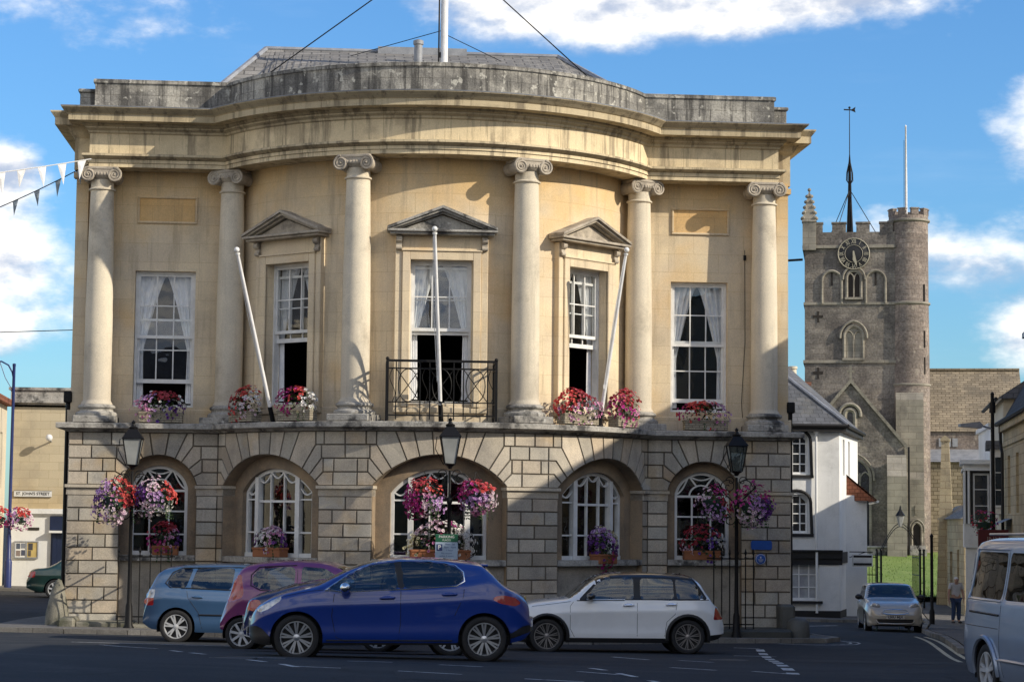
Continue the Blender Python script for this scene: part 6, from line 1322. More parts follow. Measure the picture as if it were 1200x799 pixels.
k = MB(); k.add([pt(0, 5.9, .25), pt(7.9, 5.9, .25), pt(7.9, 5.9, -4), pt(0, 5.9, -4), pt(0, 6.1, .25), pt(7.9, 6.1, .25), pt(7.9, 7.6, -4), pt(0, 7.6, -4)], [(3, 2, 1, 0), (4, 5, 6, 7), (0, 1, 5, 4), (1, 2, 6, 5), (3, 0, 4, 7)]); k.build('roof', MT['redtile'], t)
plate(t, 'gable_wall', MT['render'], (-19, 24.0), (-13.75, 24.0), -1, 6.0)
t = thing('street_lamp', 'tall slim dark blue lamp post with curled top by the left street', 'street lamp', (-13.62, 29.7, gz(-13.6, 29.7)), group='street lamps'); LB_ = plain('blue_lamp_paint', (.02, .035, .14), rough=.4)
k = MB(); k.lathe([(.13, -.2), (.13, 1.0), (.10, 1.08), (.085, 1.1), (.08, 1.9), (.062, 2.0), (.052, 7.9), (.06, 7.92), (.06, 8.0), (0, 8.02)], n=14); k.build('post', LB_, t, smooth=40)
k = MB(); k.tube([(0, 0, 7.4), (-.06, 0, 7.7), (-.2, 0, 7.95), (-.45, 0, 8.08), (-.8, 0, 8.02), (-1.0, 0, 7.8)], .028, 8); k.tube([(0, 0, 7.0), (-.3, 0, 7.5), (-.5, 0, 8.05)], .014, 6); k.build('arm', LB_, t, smooth=50); k = MB(); k.ball((-1.0, 0, 7.68), (.22, .22, .13), 12, 8); k.build('lamp_head', MT['lampglass'], t, smooth=60)
for dx, lb, cl in ((-.42, 'red and coral flower basket on the left side of the tall blue lamp post', [((0, -.3, .3), 'coral'), ((-.4, -.2, 0), 'red'), ((.3, -.2, -.4), 'magenta')]), (.40, 'pink and lilac flower basket on the right side of the tall blue lamp post', [((.3, -.3, .3), 'coral'), ((-.2, -.3, 0), 'lilac'), ((.2, -.2, -.4), 'pink'), ((.5, -.2, 0), 'pale')])):
    u = thing('hanging_basket', lb, 'hanging basket', (-13.62+dx, 29.6, 1.85), 0, 'flower baskets on the blue lamp post'); k = MB(); k.lathe([(.02, -.2), (.2, -.12), (.25, .02)], n=14); k.build('basket', MT['basket'], u, smooth=40); bloom(u, .42, .4, .38, 0, 200, 160, cl, fr=.05, up_=.2)
t = thing('overhead_wire', 'thin overhead wire running from the hall to the left edge', 'wire'); k = MB(); k.tube([(-8.0, 11, 7.0), (-12, 11.5, 6.85), (-18, 12, 6.9)], .012, 5); k.build('cable', MT['iron'], t)
patch('pavement', [(-19, 29.0), (-6, 29.0), (-6, 32.1), (-19, 32.1)], .10, MT['paving'])
# --- white house at the church street corner
WHX = [(11.6, 27.9), (15.72, 27.7), (18.0, 34.2), (12.2, 36)]
t = thing('white_house', 'whitewashed corner house with black beams and slate roof, right of the hall', 'house')
_, pt = plate(t, 'front_wall', MT['wash'], WHX[0], WHX[1], .78, 5.4, holes=((2.2, 3.0, 3.70, 5.15), (2.2, 3.02, 1.62, 2.98)))
for z0, z1 in ((3.70, 5.15), (1.62, 2.98)):
    framed_window(t, pt, 2.2, 3.0, z0, z1, 3, 4, fw=.07, bw=.04)
    k = MB(); P = [pt(2.05, z0-.1, .02)]+[pt(2.6+.5*math.sin(-PI/2+PI*i/10)*1.0, z1-.28+.42*math.cos(-PI/2+PI*i/10), .02) for i in range(11)]+[pt(3.14, z0-.1, .02)]; k.tube(P, .06, 6); k.add([pt(2.0, z0-.14, .07), pt(3.2, z0-.14, .07), pt(3.2, z0-.03, .07), pt(2.0, z0-.03, .07)], [(0, 1, 2, 3)]); k.build('window_surround', MT['timber'], t)
    for sg in (-1, 1):
        k = MB(); u0 = 2.6+sg*.40; P = [pt(u0, z1-.32, -.05), pt(u0, z1+.02, -.05), pt(2.6+sg*.02, z1+.02, -.05)]+[pt(2.6+sg*.44*math.sin(PI/2*i/6), z1-.30+.33*math.cos(PI/2*i/6), -.05) for i in range(7)]; k.add(P, [tuple(range(len(P)))]); k.build('spandrel', MT['wash'], t)
k = MB()
for o0, o1, z0, z1 in ((-.1, .10, .72, .95), (-.1, .05, .50, .72), (-.1, .16, .95, 1.02)):
    a = [pt(-.1, z0, o1), pt(4.22, z0, o1), pt(4.22, z1, o1), pt(-.1, z1, o1), pt(-.1, z0, o0), pt(4.22, z0, o0), pt(4.22, z1, o0), pt(-.1, z1, o0)]; k.add(a, [(0, 1, 2, 3), (0, 4, 5, 1), (1, 5, 6, 2), (2, 6, 7, 3)])
k.build('beam', MT['timber'], t)
_, pt = plate(t, 'lower_wall', MT['wash'], WHX[0], WHX[1], -1.6, .72, holes=((2.0, 3.4, -.75, .60),))
w = framed_window(t, pt, 2.0, 3.4, -.75, .60, 4, 3, back='net', fw=.08, bw=.04)
k = MB(); a = [pt(1.9, -.87, .16), pt(3.5, -.87, .16), pt(3.5, -.78, .16), pt(1.9, -.78, .16), pt(1.9, -.87, -.1), pt(3.5, -.87, -.1), pt(3.5, -.78, -.1), pt(1.9, -.78, -.1)]; k.add(a, [(0, 1, 2, 3), (0, 4, 5, 1), (1, 5, 6, 2), (2, 6, 7, 3), (3, 7, 4, 0)]); k.build('sill', MT['timber'], t)
k = MB(); k.add([pt(-.1, -1.7, .03), pt(4.15, -1.7, .03), pt(4.15, -1.12, .03), pt(-.1, -1.12, .03)], [(0, 1, 2, 3)]); k.build('plinth', MT['timber'], t)
k = MB(); k.tube([pt(3.3, -1.2, .1), pt(3.3, 1.1, .1), pt(3.28, 1.3, .14), pt(3.28, 5.2, .1)], .045, 8); k.lathe([(.05, 5.1), (.11, 5.2), (.12, 5.35)], pt(3.28, 0, .1), 8); k.build('downpipe', MT['wash'], t)
_, pt = plate(t, 'side_wall', MT['wash'], WHX[1], WHX[2], -1.6, 5.4, holes=((1.3, 1.9, 3.7, 5.0), (3.2, 3.8, 3.7, 5.0)))
for a in (1.3, 3.2): framed_window(t, pt, a, a+.6, 3.7, 5.0, 2, 3)
k = MB(); k.add([pt(.05, -1.7, .02), pt(6.9, -1.7, .02), pt(6.9, -1.12, .02), pt(.05, -1.12, .02)], [(0, 1, 2, 3)]); k.add([pt(-.05, .55, .06), pt(6.9, .55, .06), pt(6.9, .95, .06), pt(-.05, .95, .06)], [(0, 1, 2, 3)]); k.build('side_beam', MT['timber'], t)
a, b, c, d = [(11.3, 27.55, 5.42), (15.95, 27.35, 5.42), (18.35, 34.5, 5.42), (11.9, 36.4, 5.42)]; e, f = (13.2, 30.2, 8.15), (14.8, 33.2, 8.15)
k = MB(); k.add([a, b, c, d, e, f], [(0, 1, 4), (1, 2, 5, 4), (2, 3, 5), (3, 0, 4, 5)], uv=[[(0, 0), (4.6, 0), (2, 4)], [(0, 0), (7.5, 0), (5, 4), (2, 4)], [(0, 0), (6, 0), (3, 4)], [(0, 0), (8, 0), (6, 4), (3, 4)]]); k.build('roof', MT['bslate'], t)
k = MB(); k.tube([a, b], .07, 6); k.tube([b, c], .07, 6); k.prismz([(11.3, 27.6), (15.9, 27.4), (18.3, 34.5), (11.9, 36.3)], 5.22, 5.40); k.build('gutter', MT['timber'], t); k = MB(); k.tube([Vector(b)+Vector((0, 0, .05)), Vector(e)+Vector((0, 0, .05))], .06, 6); k.build('hip_flashing', MT['lead'], t)
t = thing('chimney_stack', 'brick chimney stack with cream pot over the white house roof', 'chimney', (15.85, 35.6, 5.6)); k = MB(); k.box(-.5, -.4, 0, .5, .4, 1.75); k.box(-.55, -.45, 1.75, .55, .45, 1.9); k.build('stack', surf('red_brick', (.26, .12, .08), (.2, .1, .07), scale=2, brick=(.22, .075, .012, .7), joint=(.6, .58, .55)), t)
k = MB(); k.lathe([(.15, 1.9), (.17, 1.95), (.15, 2.4), (.19, 2.42), (.19, 2.52), (.13, 2.53)], (-.1, 0, 0), 14); k.build('chimney_pot', MT['render'], t, smooth=40)
t = thing('tiled_cottage', 'low white cottage with red tiled lean-to roof beside the church gate', 'cottage')
CP = [(16.35, 29.8), (17.35, 30.2), (18.75, 36.5), (17.2, 37.2)]
_, pt = plate(t, 'front_wall', MT['wash'], CP[0], CP[1], -1.6, 3.0); _, pt = plate(t, 'side_wall', MT['wash'], CP[1], CP[2], -1.6, 2.9, holes=((1.0, 2.4, -.6, .7), (3.2, 4.0, -1.5, .5), (1.2, 1.8, 1.2, 2.4), (4.2, 4.8, 1.2, 2.4)))
framed_window(t, pt, 1.0, 2.4, -.6, .7, 3, 3); framed_window(t, pt, 1.2, 1.8, 1.2, 2.4, 2, 3); framed_window(t, pt, 4.2, 4.8, 1.2, 2.4, 2, 3); framed_window(t, pt, 3.2, 4.0, -1.5, .5, 2, 2, mat='timber', name='door')
k = MB()
for u in (.1, 1.0, 2.6, 3.9, 5.2): k.add([pt(u, .9, .02), pt(u+.12, .9, .02), pt(u+.12, 2.9, .02), pt(u, 2.9, .02)], [(0, 1, 2, 3)])
k.add([pt(0, -1.7, .02), pt(6.4, -1.7, .02), pt(6.4, -1.2, .02), pt(0, -1.2, .02)], [(0, 1, 2, 3)]); k.build('timber_frame', MT['timber'], t)
k = MB(); k.add([(17.6, 29.7, 2.85), (19.05, 36.6, 2.85), (16.6, 37.3, 4.6), (15.6, 30.4, 4.6), (17.6, 29.7, 2.75), (19.05, 36.6, 2.75)], [(0, 1, 2, 3), (0, 4, 5, 1)], uv=[[(0, 0), (7, 0), (7, 2.6), (0, 2.6)], [(0, 0), (0, .1), (7, .1), (7, 0)]]); k.add([(17.55, 29.75, 2.8), (15.6, 30.4, 4.55), (15.6, 30.4, 2.8)], [(0, 1, 2)]); k.build('roof', MT['redtile'], t)
k = MB(); k.tube([(17.62, 29.66, 2.78), (19.08, 36.6, 2.78)], .05, 6); k.build('gutter', MT['wash'], t)
t = thing('hanging_sign', 'white shop sign on an iron bracket by the cottage wall', 'sign', (16.9, 29.0, .75)); k = MB(); k.tube([(-.5, 0, .2), (.35, 0, .2)], .02, 6); k.tube([(-.5, 0, .0), (.1, 0, .2)], .015, 6); k.build('bracket', MT['iron'], t); k = MB(); k.cbox(-.4, -.03, -.32, .35, .03, .12, c=.02); bd = k.build('board', MT['wash'], t); k = MB(); k.box(-.36, -.036, -.28, .31, -.031, -.20); k.box(-.36, -.036, .0, .31, -.031, .08); k.build('stripe', MT['timber'], bd)
patch('pavement', [(8.9, 25.2), (13.6, 24.6), (15.9, 26.4), (18.1, 32.5), (19.0, 37.5), (16.8, 37.5), (15, 28.2), (8.9, 28.2)], .10, MT['paving'])
k = MB(); kerbline(k, [(8.9, 25.1), (13.6, 24.5), (15.98, 26.33), (18.2, 32.5), (19.1, 37.5)], .11); struct(k.build('kerb', MT['kerb']))
# --- right hand side of the church street
patch('pavement', [(10.2, -6.2), (15.4, 15.2), (18.6, 26.0), (20.9, 35.5), (25.5, 52), (31, 52), (25, 20), (18, -2), (15, -8)], .10, MT['paving'])
k = MB(); kerbline(k, [(10.05, -6.2), (15.25, 15.2), (18.45, 26.0), (20.75, 35.5)], .11); struct(k.build('kerb', MT['kerb']))
k = MB(); strip(k, (8.6, -11.0), (12.7, 6.8), .09); strip(k, (8.85, -11.0), (12.95, 6.8), .09); struct(k.build('double_yellow_lines', MT['yline']))
t = thing('stone_wall', 'tall yellow stone garden wall with tiled coping right of the church gate', 'wall')
_, pt = plate(t, 'wall_face', MT['yellow'], (23.35, 41.5), (21.9, 33.2), -1.8, 2.25, holes=((3.5, 4.4, -1.2, .9), (6.0, 6.7, -.2, 1.0))); plate(t, 'end_wall', MT['yellow'], (21.9, 33.2), (27, 33.0), -1.8, 2.25)
for a in ((3.5, 4.4, -1.2, .9), (6.0, 6.7, -.2, 1.0)): k = MB(); k.add([pt(a[0], a[2], -.2), pt(a[1], a[2], -.2), pt(a[1], a[3], -.2), pt(a[0], a[3], -.2)], [(0, 1, 2, 3)]); k.build('recess', MT['dark'], t)
k = MB(); k.add([(23.25, 41.6, 2.2), (21.7, 33.0, 2.2), (27, 32.8, 2.2), (24.4, 41.4, 2.2), (24.0, 41.4, 2.75), (22.9, 34, 2.9), (26.5, 34, 2.9)], [(0, 1, 5, 4), (1, 2, 6, 5), (4, 5, 6, 3)]); k.build('coping', MT['slate'], t)
t = thing('stone_pier', 'tall weathered stone pier sloping outwards beside the church gate', 'pier', (23.0, 39.5, -1.3)); k = MB(); k.M = Matrix.Rotation(-.3, 4, 'Z'); k.prism([(-.40, -.3), (.40, -.3), (.34, 2.4), (.16, 6.7), (-.14, 6.7), (-.24, 4.0)], -.4, .4); k.prism([(-.18, 6.7), (.20, 6.7), (.20, 6.8), (.0, 6.95), (-.18, 6.8)], -.45, .45); k.build('shaft', MT['yellow'], t)
t = thing('bay_house', 'white house with a projecting bay window and black window frames on the right', 'house')
_, pt = plate(t, 'street_wall', MT['wash'], (21.2, 29), (19.9, 23.4), -1.8, 5.25); plate(t, 'end_wall', MT['wash'], (19.9, 23.4), (25, 22.8), -1.8, 5.25)
k = MB(); k.prismz([(21.1, 29), (19.8, 23.3), (25, 22.7), (26, 29)], 5.25, 5.4); k.build('coping', MT['wash'], t)
k = MB(); B = [(18.95, 23.35), (19.98, 23.15), (20.9, 26.6), (20.0, 27.0)]
k.prismz(B, 1.75, 2.0); off = lambda q: [(18.78, 23.18), (20.0, 22.98), (21.1, 26.8), (19.95, 27.2)]
k.prismz(B, 3.86, 4.0); k.prismz(off(0), 4.0, 4.14); k.prismz([(18.86, 23.26), (20, 23.06), (21, 26.7), (19.97, 27.1)], 3.78, 3.86)
k.prismz(B, 1.2, 1.75); k.build('bay_panel', MT['wash'], t)
_, pt = plate(t, 'bay_front', MT['timber'], B[0], B[1], 2.0, 3.78, holes=((.30, .86, 2.05, 3.7),)); framed_window(t, pt, .30, .86, 2.05, 3.7, 1, 3, fw=.07); k = MB()
for u in (.02, .16): k.tube([pt(u, 2.0, .03), pt(u, 3.78, .03)], .045, 8)
k.build('bay_column', MT['wash'], t); _, pt = plate(t, 'bay_side', MT['timber'], B[3], B[0], 2.0, 3.78, holes=((.4, 1.7, 2.1, 3.7), (2.1, 3.4, 2.1, 3.7)))
for a in (.4, 2.1): framed_window(t, pt, a, a+1.3, 2.1, 3.7, 3, 3)
_, pt = plate(t, 'shopfront', MT['wash'], (19.02, 23.45), (19.98, 23.25), -1.8, 1.2)
t = thing('cream_house', 'cream rendered house with slate roof and white bay on the right of the street', 'house')
_, pt = plate(t, 'street_wall', MT['render'], (19.9, 23.3), (18.15, 16.5), -1.8, 5.85, holes=((1.2, 2.2, 2.4, 4.2), (4.2, 5.2, 2.4, 4.2))); plate(t, 'end_wall', MT['render'], (18.15, 16.5), (25, 15.0), -1.8, 5.85)
for a in (1.2, 4.2): framed_window(t, pt, a, a+1.0, 2.4, 4.2, 2, 4)
k = MB(); k.add([(19.7, 23.4, 5.8), (17.9, 16.3, 5.8), (22, 15.4, 8.6), (24, 22.4, 8.6), (25.6, 14.6, 5.8)], [(0, 1, 2, 3), (1, 4, 2)], uv=[[(0, 0), (7, 0), (7, 5), (0, 5)], [(0, 0), (8, 0), (4, 4)]]); k.build('roof', MT['bslate'], t); k = MB(); k.tube([(19.65, 23.4, 5.78), (17.85, 16.25, 5.78)], .06, 6); k.build('gutter', MT['timber'], t)
k = MB(); k.prismz([(18.6, 19.3), (18.0, 17.4), (18.6, 17.2), (19.2, 19.1)], 2.3, 4.3); k.build('bay', MT['wash'], t); k = MB(); k.prismz([(18.5, 19.5), (17.85, 17.3), (18.6, 17.05), (19.3, 19.2)], 4.3, 4.55); k.build('bay_roof', MT['bslate'], t)
_, pt = plate(t, 'bay_window_face', MT['wash'], (17.99, 17.38), (18.6, 17.19), 2.35, 4.28); framed_window(t, pt, .10, .54, 2.5, 4.1, 1, 3, o=.06)
t = thing('mansard_house', 'yellow stone house with dark mansard roof and dormer at the right edge', 'house')
_, pt = plate(t, 'street_wall', MT['yellow'], (18.1, 16.4), (14.3, 0), -1.8, 4.9, holes=tuple((a, a+.9, b, b+1.7) for a in (1.6, 4.4, 7.2, 10.0, 12.8) for b in (-.9, 2.3)))
for a in (1.6, 4.4, 7.2, 10.0, 12.8):
    for b in (-.9, 2.3): framed_window(t, pt, a, a+.9, b, b+1.7, 2, 3)
plate(t, 'end_wall', MT['yellow'], (14.3, 0), (22, -2), -1.8, 4.9)
k = MB(); k.add([pt(0, 4.75, .14), pt(16.9, 4.75, .14), pt(16.9, 4.95, .14), pt(0, 4.95, .14), pt(0, 4.75, -.1), pt(16.9, 4.75, -.1)], [(0, 1, 2, 3), (0, 4, 5, 1)]); k.add([pt(0, 4.3, .05), pt(16.9, 4.3, .05), pt(16.9, 4.42, .05), pt(0, 4.42, .05)], [(0, 1, 2, 3)]); k.build('cornice', MT['yellow'], t); k = MB(); k.tube([pt(0, 5.0, .2), pt(16.9, 5.0, .2)], .07, 6); k.tube([pt(.6, 5.0, .12), pt(.6, 4.4, .12), pt(.9, 4.1, .1), pt(.9, -1.5, .1)], .05, 8); k.build('gutter', MT['timber'], t)
k = MB(); k.add([pt(0, 4.95, .1), pt(16.9, 4.95, .1), pt(16.9, 7.4, -1.3), pt(0, 7.4, -1.3), pt(16.9, 8.2, -4), pt(0, 8.2, -4), pt(0, 4.95, -8), pt(16.9, 4.95, -8)], [(0, 1, 2, 3), (3, 2, 4, 5), (0, 3, 5, 6), (2, 1, 7, 4)], uv=[[(0, 0), (17, 0), (17, 3), (0, 3)], [(0, 3), (17, 3), (17, 6), (0, 6)], [(0, 0), (1, 3), (4, 3), (8, 0)], [(0, 0), (1, 3), (4, 3), (8, 0)]]); k.build('mansard_roof', surf('dark_slates', (.075, .075, .08), (.05, .05, .055), scale=1.2, brick=(.3, .22, .012, .7), joint=(.4, .4, .4), bump=.4), t)
k = MB()
for a, b, o0, o1, z0, z1 in ((4.6, 5.9, -.35, -2.5, 5.3, 7.25),): k.add([pt(a, z0, o0), pt(b, z0, o0), pt(b, z1, o0), pt(a, z1, o0), pt(a, z0, o1), pt(b, z0, o1), pt(b, z1, o1), pt(a, z1, o1)], [(0, 1, 2, 3), (0, 4, 7, 3), (1, 2, 6, 5), (3, 2, 6, 7)])
k.build('dormer', MT['timber'], t); k = MB(); k.add([pt(4.4, 7.25, -.2), pt(6.1, 7.25, -.2), pt(6.1, 7.4, -.2), pt(4.4, 7.4, -.2), pt(4.4, 7.25, -2.5), pt(6.1, 7.25, -2.5), pt(6.1, 7.4, -2.5), pt(4.4, 7.4, -2.5)], [(0, 1, 2, 3), (3, 2, 6, 7), (0, 3, 7, 4), (1, 5, 6, 2)]); k.build('dormer_roof', MT['lead'], t); framed_window(t, pt, 4.8, 5.7, 5.5, 7.1, 2, 2, o=-.30)
k = MB(); k.add([pt(.8, 1.9, .6), pt(3.0, 1.9, .6), pt(3.0, 2.15, .02), pt(.8, 2.15, .02), pt(.8, 1.8, .6), pt(3.0, 1.8, .6)], [(0, 1, 2, 3), (4, 5, 1, 0)]); k.build('door_canopy', MT['lead'], t)
t = thing('street_lamp', 'slim grey street lamp with a flat modern head reaching left over the church street', 'street lamp', (16.15, 11.2, gz(16.1, 11.2)), group='street lamps'); k = MB(); k.lathe([(.09, -.2), (.09, 1.2), (.065, 1.3), (.05, 6.7), (.055, 6.75), (0, 6.8)], n=12); k.lathe([(.09, 6.2), (.09, 6.5)], n=10); k.build('post', MT['iron'], t, smooth=40)
k = MB(); k.tube([(0, 0, 5.75), (-.35, 0, 5.85)], .03, 6); k.build('arm', MT['lead'], t); k = MB(); k.prism([(-.95, 5.80), (-.35, 5.76), (-.3, 5.86), (-.4, 5.95), (-.95, 5.88)], -.12, .12); k.build('lamp_head', MT['lead'], t)
u = thing('hanging_basket', 'small dark flower basket on the grey lamp post on the right', 'hanging basket', (15.85, 11.1, 2.0), 0); k = MB(); k.lathe([(.02, -.2), (.2, -.12), (.25, .02)], n=14); k.build('basket', MT['basket'], u, smooth=40); bloom(u, .36, .34, .36, 0, 60, 220, [((0, 0, 0), 'red'), ((.4, 0, 0), 'magenta')], fr=.04)
t = thing('shop_sign', 'dark red sign board with faded pale lettering above the van roof', 'sign', (14.75, 6.75, gz(14.7, 6.7))); k = MB(); k.tube([(-.3, .05, -.1), (-.3, .05, 2.3)], .03, 8); k.tube([(.3, .05, -.1), (.3, .05, 2.3)], .03, 8); k.build('post', MT['iron'], t); k = MB(); k.cbox(-.40, -.03, 2.25, .40, .03, 2.78, c=.01); bd = k.build('board', plain('dark_red_sign', (.11, .018, .02)), t); k = MB(); add_text(k, 'INN', .20, Matrix.Translation((0, -.034, 2.52)), .002); k.build('lettering', plain('faded_letters', (.34, .25, .22)), bd)
# --- church gate, churchyard
sheet('lawn', frange(14, 44, 1.5), frange(40.5, 69, 1.5), lambda x, y: -1.02+1.52*sstep(40, 66, y)+.05*math.sin(x*.9)*math.sin(y*.7), MT['grass'])
patch('path', [(18.5, 37.4), (22.5, 37.4), (24, 41.5), (18.8, 41.5)], .05, surf('gravel_path', (.34, .27, .21), (.28, .225, .18), scale=3, bump=.6))
GS = MB()
for i in range(5200):
    x, y = rnd.uniform(18, 29), 40.6+25*rnd.random()**1.5; z = -1.02+1.52*sstep(40, 66, y); h = rnd.uniform(.04, .12); a = rnd.uniform(0, 3.14); dx, dy = .02*math.cos(a), .02*math.sin(a); g = rnd.uniform(.7, 1.3)
    GS.add([(x-dx, y-dy, z), (x+dx, y+dy, z), (x+rnd.uniform(-.04, .04), y+rnd.uniform(-.04, .04), z+h)], [(0, 1, 2)], col=(.16*g, .24*g, .05))
o = GS.build('grass', MT['leaf']); o['kind'] = 'stuff'; tag(o, 'short bright grass in front of the church', 'grass')
t = thing('church_gate', 'black iron churchyard gate with open leaf, overthrow arch and hanging lantern', 'gate', (20.3, 37.6, -1.27)); rz = Matrix.Rotation(-.2, 4, 'Z')
def gp(x, y=0): q = rz @ Vector((x, y, 0)); return q.x, q.y
for x in (-.66, -.50, 1.05, 1.2):
    k = MB(); a, b = gp(x); k.box(a-.035, b-.035, -.2, a+.035, b+.035, 2.15); k.ball((a, b, 2.2), .06, 8, 6); k.build('post', MT['iron'], t)
for x0, x1, z in ((-.66, -.5, 0), (1.05, 1.2, 0)):
    k = MB()
    for q in (.3, .9, 1.5, 2.05): A, B = gp(x0), gp(x1); k.tube([(A[0], A[1], q), (B[0], B[1], q)], .015, 5)
    k.build('post_brace', MT['iron'], t)
k = MB(); A, B = gp(-.66), gp(-1.6)
for q in (.2, 1.2, 1.9): k.tube([(A[0], A[1], q), (B[0], B[1], q)], .018, 5)
k.build('side_rail', MT['iron'], t)
for i in range(8):
    a, b = gp(-1.6+i*.125); k = MB(); k.tube([(a, b, 0), (a, b, 2.05)], .012, 5); k.build('bar', MT['iron'], t)
k = MB(); A, B = gp(-.5), gp(1.05); mx = ((A[0]+B[0])/2, (A[1]+B[1])/2)
for dz in (0, .12): k.tube([(lerp(A[0], B[0], i/16), lerp(A[1], B[1], i/16), 2.1+dz+1.05*math.sin(PI*i/16)) for i in range(17)], .016, 5)
k.build('overthrow', MT['iron'], t, smooth=40)
k = MB(); z = 3.15; k.lathe([(.06, z), (.17, z+.42), (.20, z+.44), (.06, z+.62), (.03, z+.75)], (mx[0], mx[1], 0), 6); k.build('lantern', MT['lampglass'], t); k = MB(); k.lathe([(.21, z+.43), (.08, z+.62), (.05, z+.68), (.03, z+.8), (0, z+.86)], (mx[0], mx[1], 0), 6); k.build('lantern_cap', MT['iron'], t)
k = MB(); A = gp(1.05)
for q in (.2, 1.2, 1.9): k.tube([(A[0], A[1], q), (A[0]+.1, A[1]+1.5, q)], .018, 5)
for i in range(9): k.tube([(A[0]+.0125*i, A[1]+.19*i, .1), (A[0]+.0125*i, A[1]+.19*i, 2.0)], .011, 5)
k.build('gate_leaf', MT['iron'], t)
t = thing('lamp_standard', 'plain black post at the kerb right of the silver hatchback', 'post', (17.25, 21.3, gz(17.2, 21.3))); k = MB(); k.lathe([(.09, -.2), (.09, .5), (.055, .6), (.05, 2.9), (.07, 2.95), (.0, 3.05)], n=10); k.build('post', MT['iron'], t, smooth=40)
t = thing('chest_tomb', 'pale stone chest tomb on the lawn left of the church gate', 'tomb', (25.6, 61.5, .3)); k = MB(); k.box(-.75, -.35, -.3, .75, .35, .45); k.build('chest', MT['ledge'], t); k = MB(); k.cbox(-.85, -.45, .45, .85, .45, .57, c=.03); k.build('slab', MT['ledge'], t)
# --- the church, built square to its own axes
ch = thing('church', 'old stone church with battlemented clock tower, round stair turret and gabled transept', 'church', (25.45, 65.0, 0), -.2405)
S_ = 21.74
def L_(px): return (px-1000)/S_
def Z_(py): return (615.5-py)/S_+1.89
def arch_pts(c, hw, z0, zs, pointed=0, n=10):
    if pointed: R = hw*(1+pointed); A = [(c-hw+R-R*math.cos(math.acos((R-hw)/R)*i/n), zs+R*math.sin(math.acos((R-hw)/R)*i/n)) for i in range(n+1)]; Bq = [(2*c-x, z) for x, z in A[::-1]]; P = A+Bq[1:]
    else: P = [(c-hw*math.cos(PI*i/(2*n)), zs+hw*math.sin(PI*i/(2*n))) for i in range(2*n+1)]
    return [(c-hw, z0)]+P+[(c+hw, z0)]
def church_window(name, c, hw, z0, zs, y, pointed=0, lights=1, surround=.12, tracery=True, glassm='cglass'):
    w = MB(); P = arch_pts(c, hw, z0, zs, pointed); w.tube([(x, y-.03, z) for x, z in P], surround*.6, 6); w.tube([(x, y-.10, z) for x, z in arch_pts(c, hw+surround*1.3, zs-.1, zs, pointed)], surround*.45, 6); w.box(c-hw-.1, y-.15, z0-.12, c+hw+.1, y+.02, z0)
    if tracery:
        for i in range(1, lights): x = c-hw+2*hw*i/lights; w.box(x-.04, y-.07, z0, x+.04, y-.012, zs+hw*.35)
        lw = 2*hw/lights
        for i in range(lights): w.tube([(x, y-.05, z) for x, z in arch_pts(c-hw+lw*(i+.5), lw*.45, zs-lw*.3, zs-lw*.05, .6, 6)], .035, 5)
    o = w.build(name, MT['churchash'], ch, smooth=40); g = MB(); g.add([(x, y-.008, z) for x, z in P], [tuple(range(len(P)))[::-1]]); g.build('pane', MT[glassm], o)
xl, xr = L_(943), L_(1048); zt = Z_(292); dp = 5.2
k = MB(); k.box(xl, 0, -.5, xr, dp, zt); k.build('tower_wall', MT['rubble'], ch)
k = MB(); k.box(xl-.12, -.12, zt, xr, dp+.1, zt+.16); k.box(xl-.06, -.06, Z_(357)-.07, xr, dp, Z_(357)+.07); k.box(xl-.08, -.08, Z_(425)-.08, xr, dp, Z_(425)+.08); k.build('string_course', MT['churchash'], ch)
k = MB(); zc = Z_(273); k.box(xl, -.02, zt+.16, xr, .35, zc); k.box(xl, .35, zt+.16, xl+.35, dp, zc); k.box(xl+.36, dp-.3, zt+.16, xr, dp, zc)
for a, b in ((950, 964), (975, 991), (1003, 1018.5), (1030, 1045)):
    k.box(L_(a), -.022, zc, L_(b), .352, Z_(263)); k.box(L_(a)-.04, -.06, Z_(263), L_(b)+.04, .39, Z_(263)+.09); k.box(L_(a), dp-.3, zc, L_(b), dp, Z_(263))
for y in (1.4, 2.9): k.box(xl, y, zc, xl+.35, y+.8, Z_(263))
k.build('battlements', MT['rubble'], ch)
# stair turret
cx, r = L_(1063.5), 1.07; zt2 = Z_(258); k = MB(); k.lathe([(r*1.03, -.5), (r*1.02, Z_(452)), (r*.985, Z_(357)), (r*.97, zt2)], (cx, .75, 0), 36); k.build('stair_turret', MT['turret'], ch, smooth=30)
for z in (Z_(452), Z_(357), zt2-.08): k = MB(); k.lathe([(r*.99, z-.09), (r*1.07, z-.03), (r*1.07, z+.05), (r*.98, z+.10)], (cx, .75, 0), 36); k.build('turret_band', MT['churchash'], ch, smooth=30)
k = MB(); k.lathe([(r*.98, zt2), (r*.98, zt2+.22), (r*.8, zt2+.22)], (cx, .75, 0), 30)
for i in range(9):
    a = 2*PI*i/9+.15; k.M = Matrix.Translation((cx, .75, 0)) @ Matrix.Rotation(a, 4, 'Z'); k.box(r*.78, -.20, zt2+.22, r*.985, .20, zt2+.52); k.box(r*.74, -.23, zt2+.52, r*1.02, .23, zt2+.58)
k.build('turret_battlements', MT['turret'], ch)
for py, dx in ((345, .8), (399, .8), (430, .8)):
    k = MB(); k.box(cx+dx-.04, -.02, Z_(py)-.45, cx+dx+.04, .35, Z_(py)+.45); k.build('arrow_slit', MT['dark'], ch)
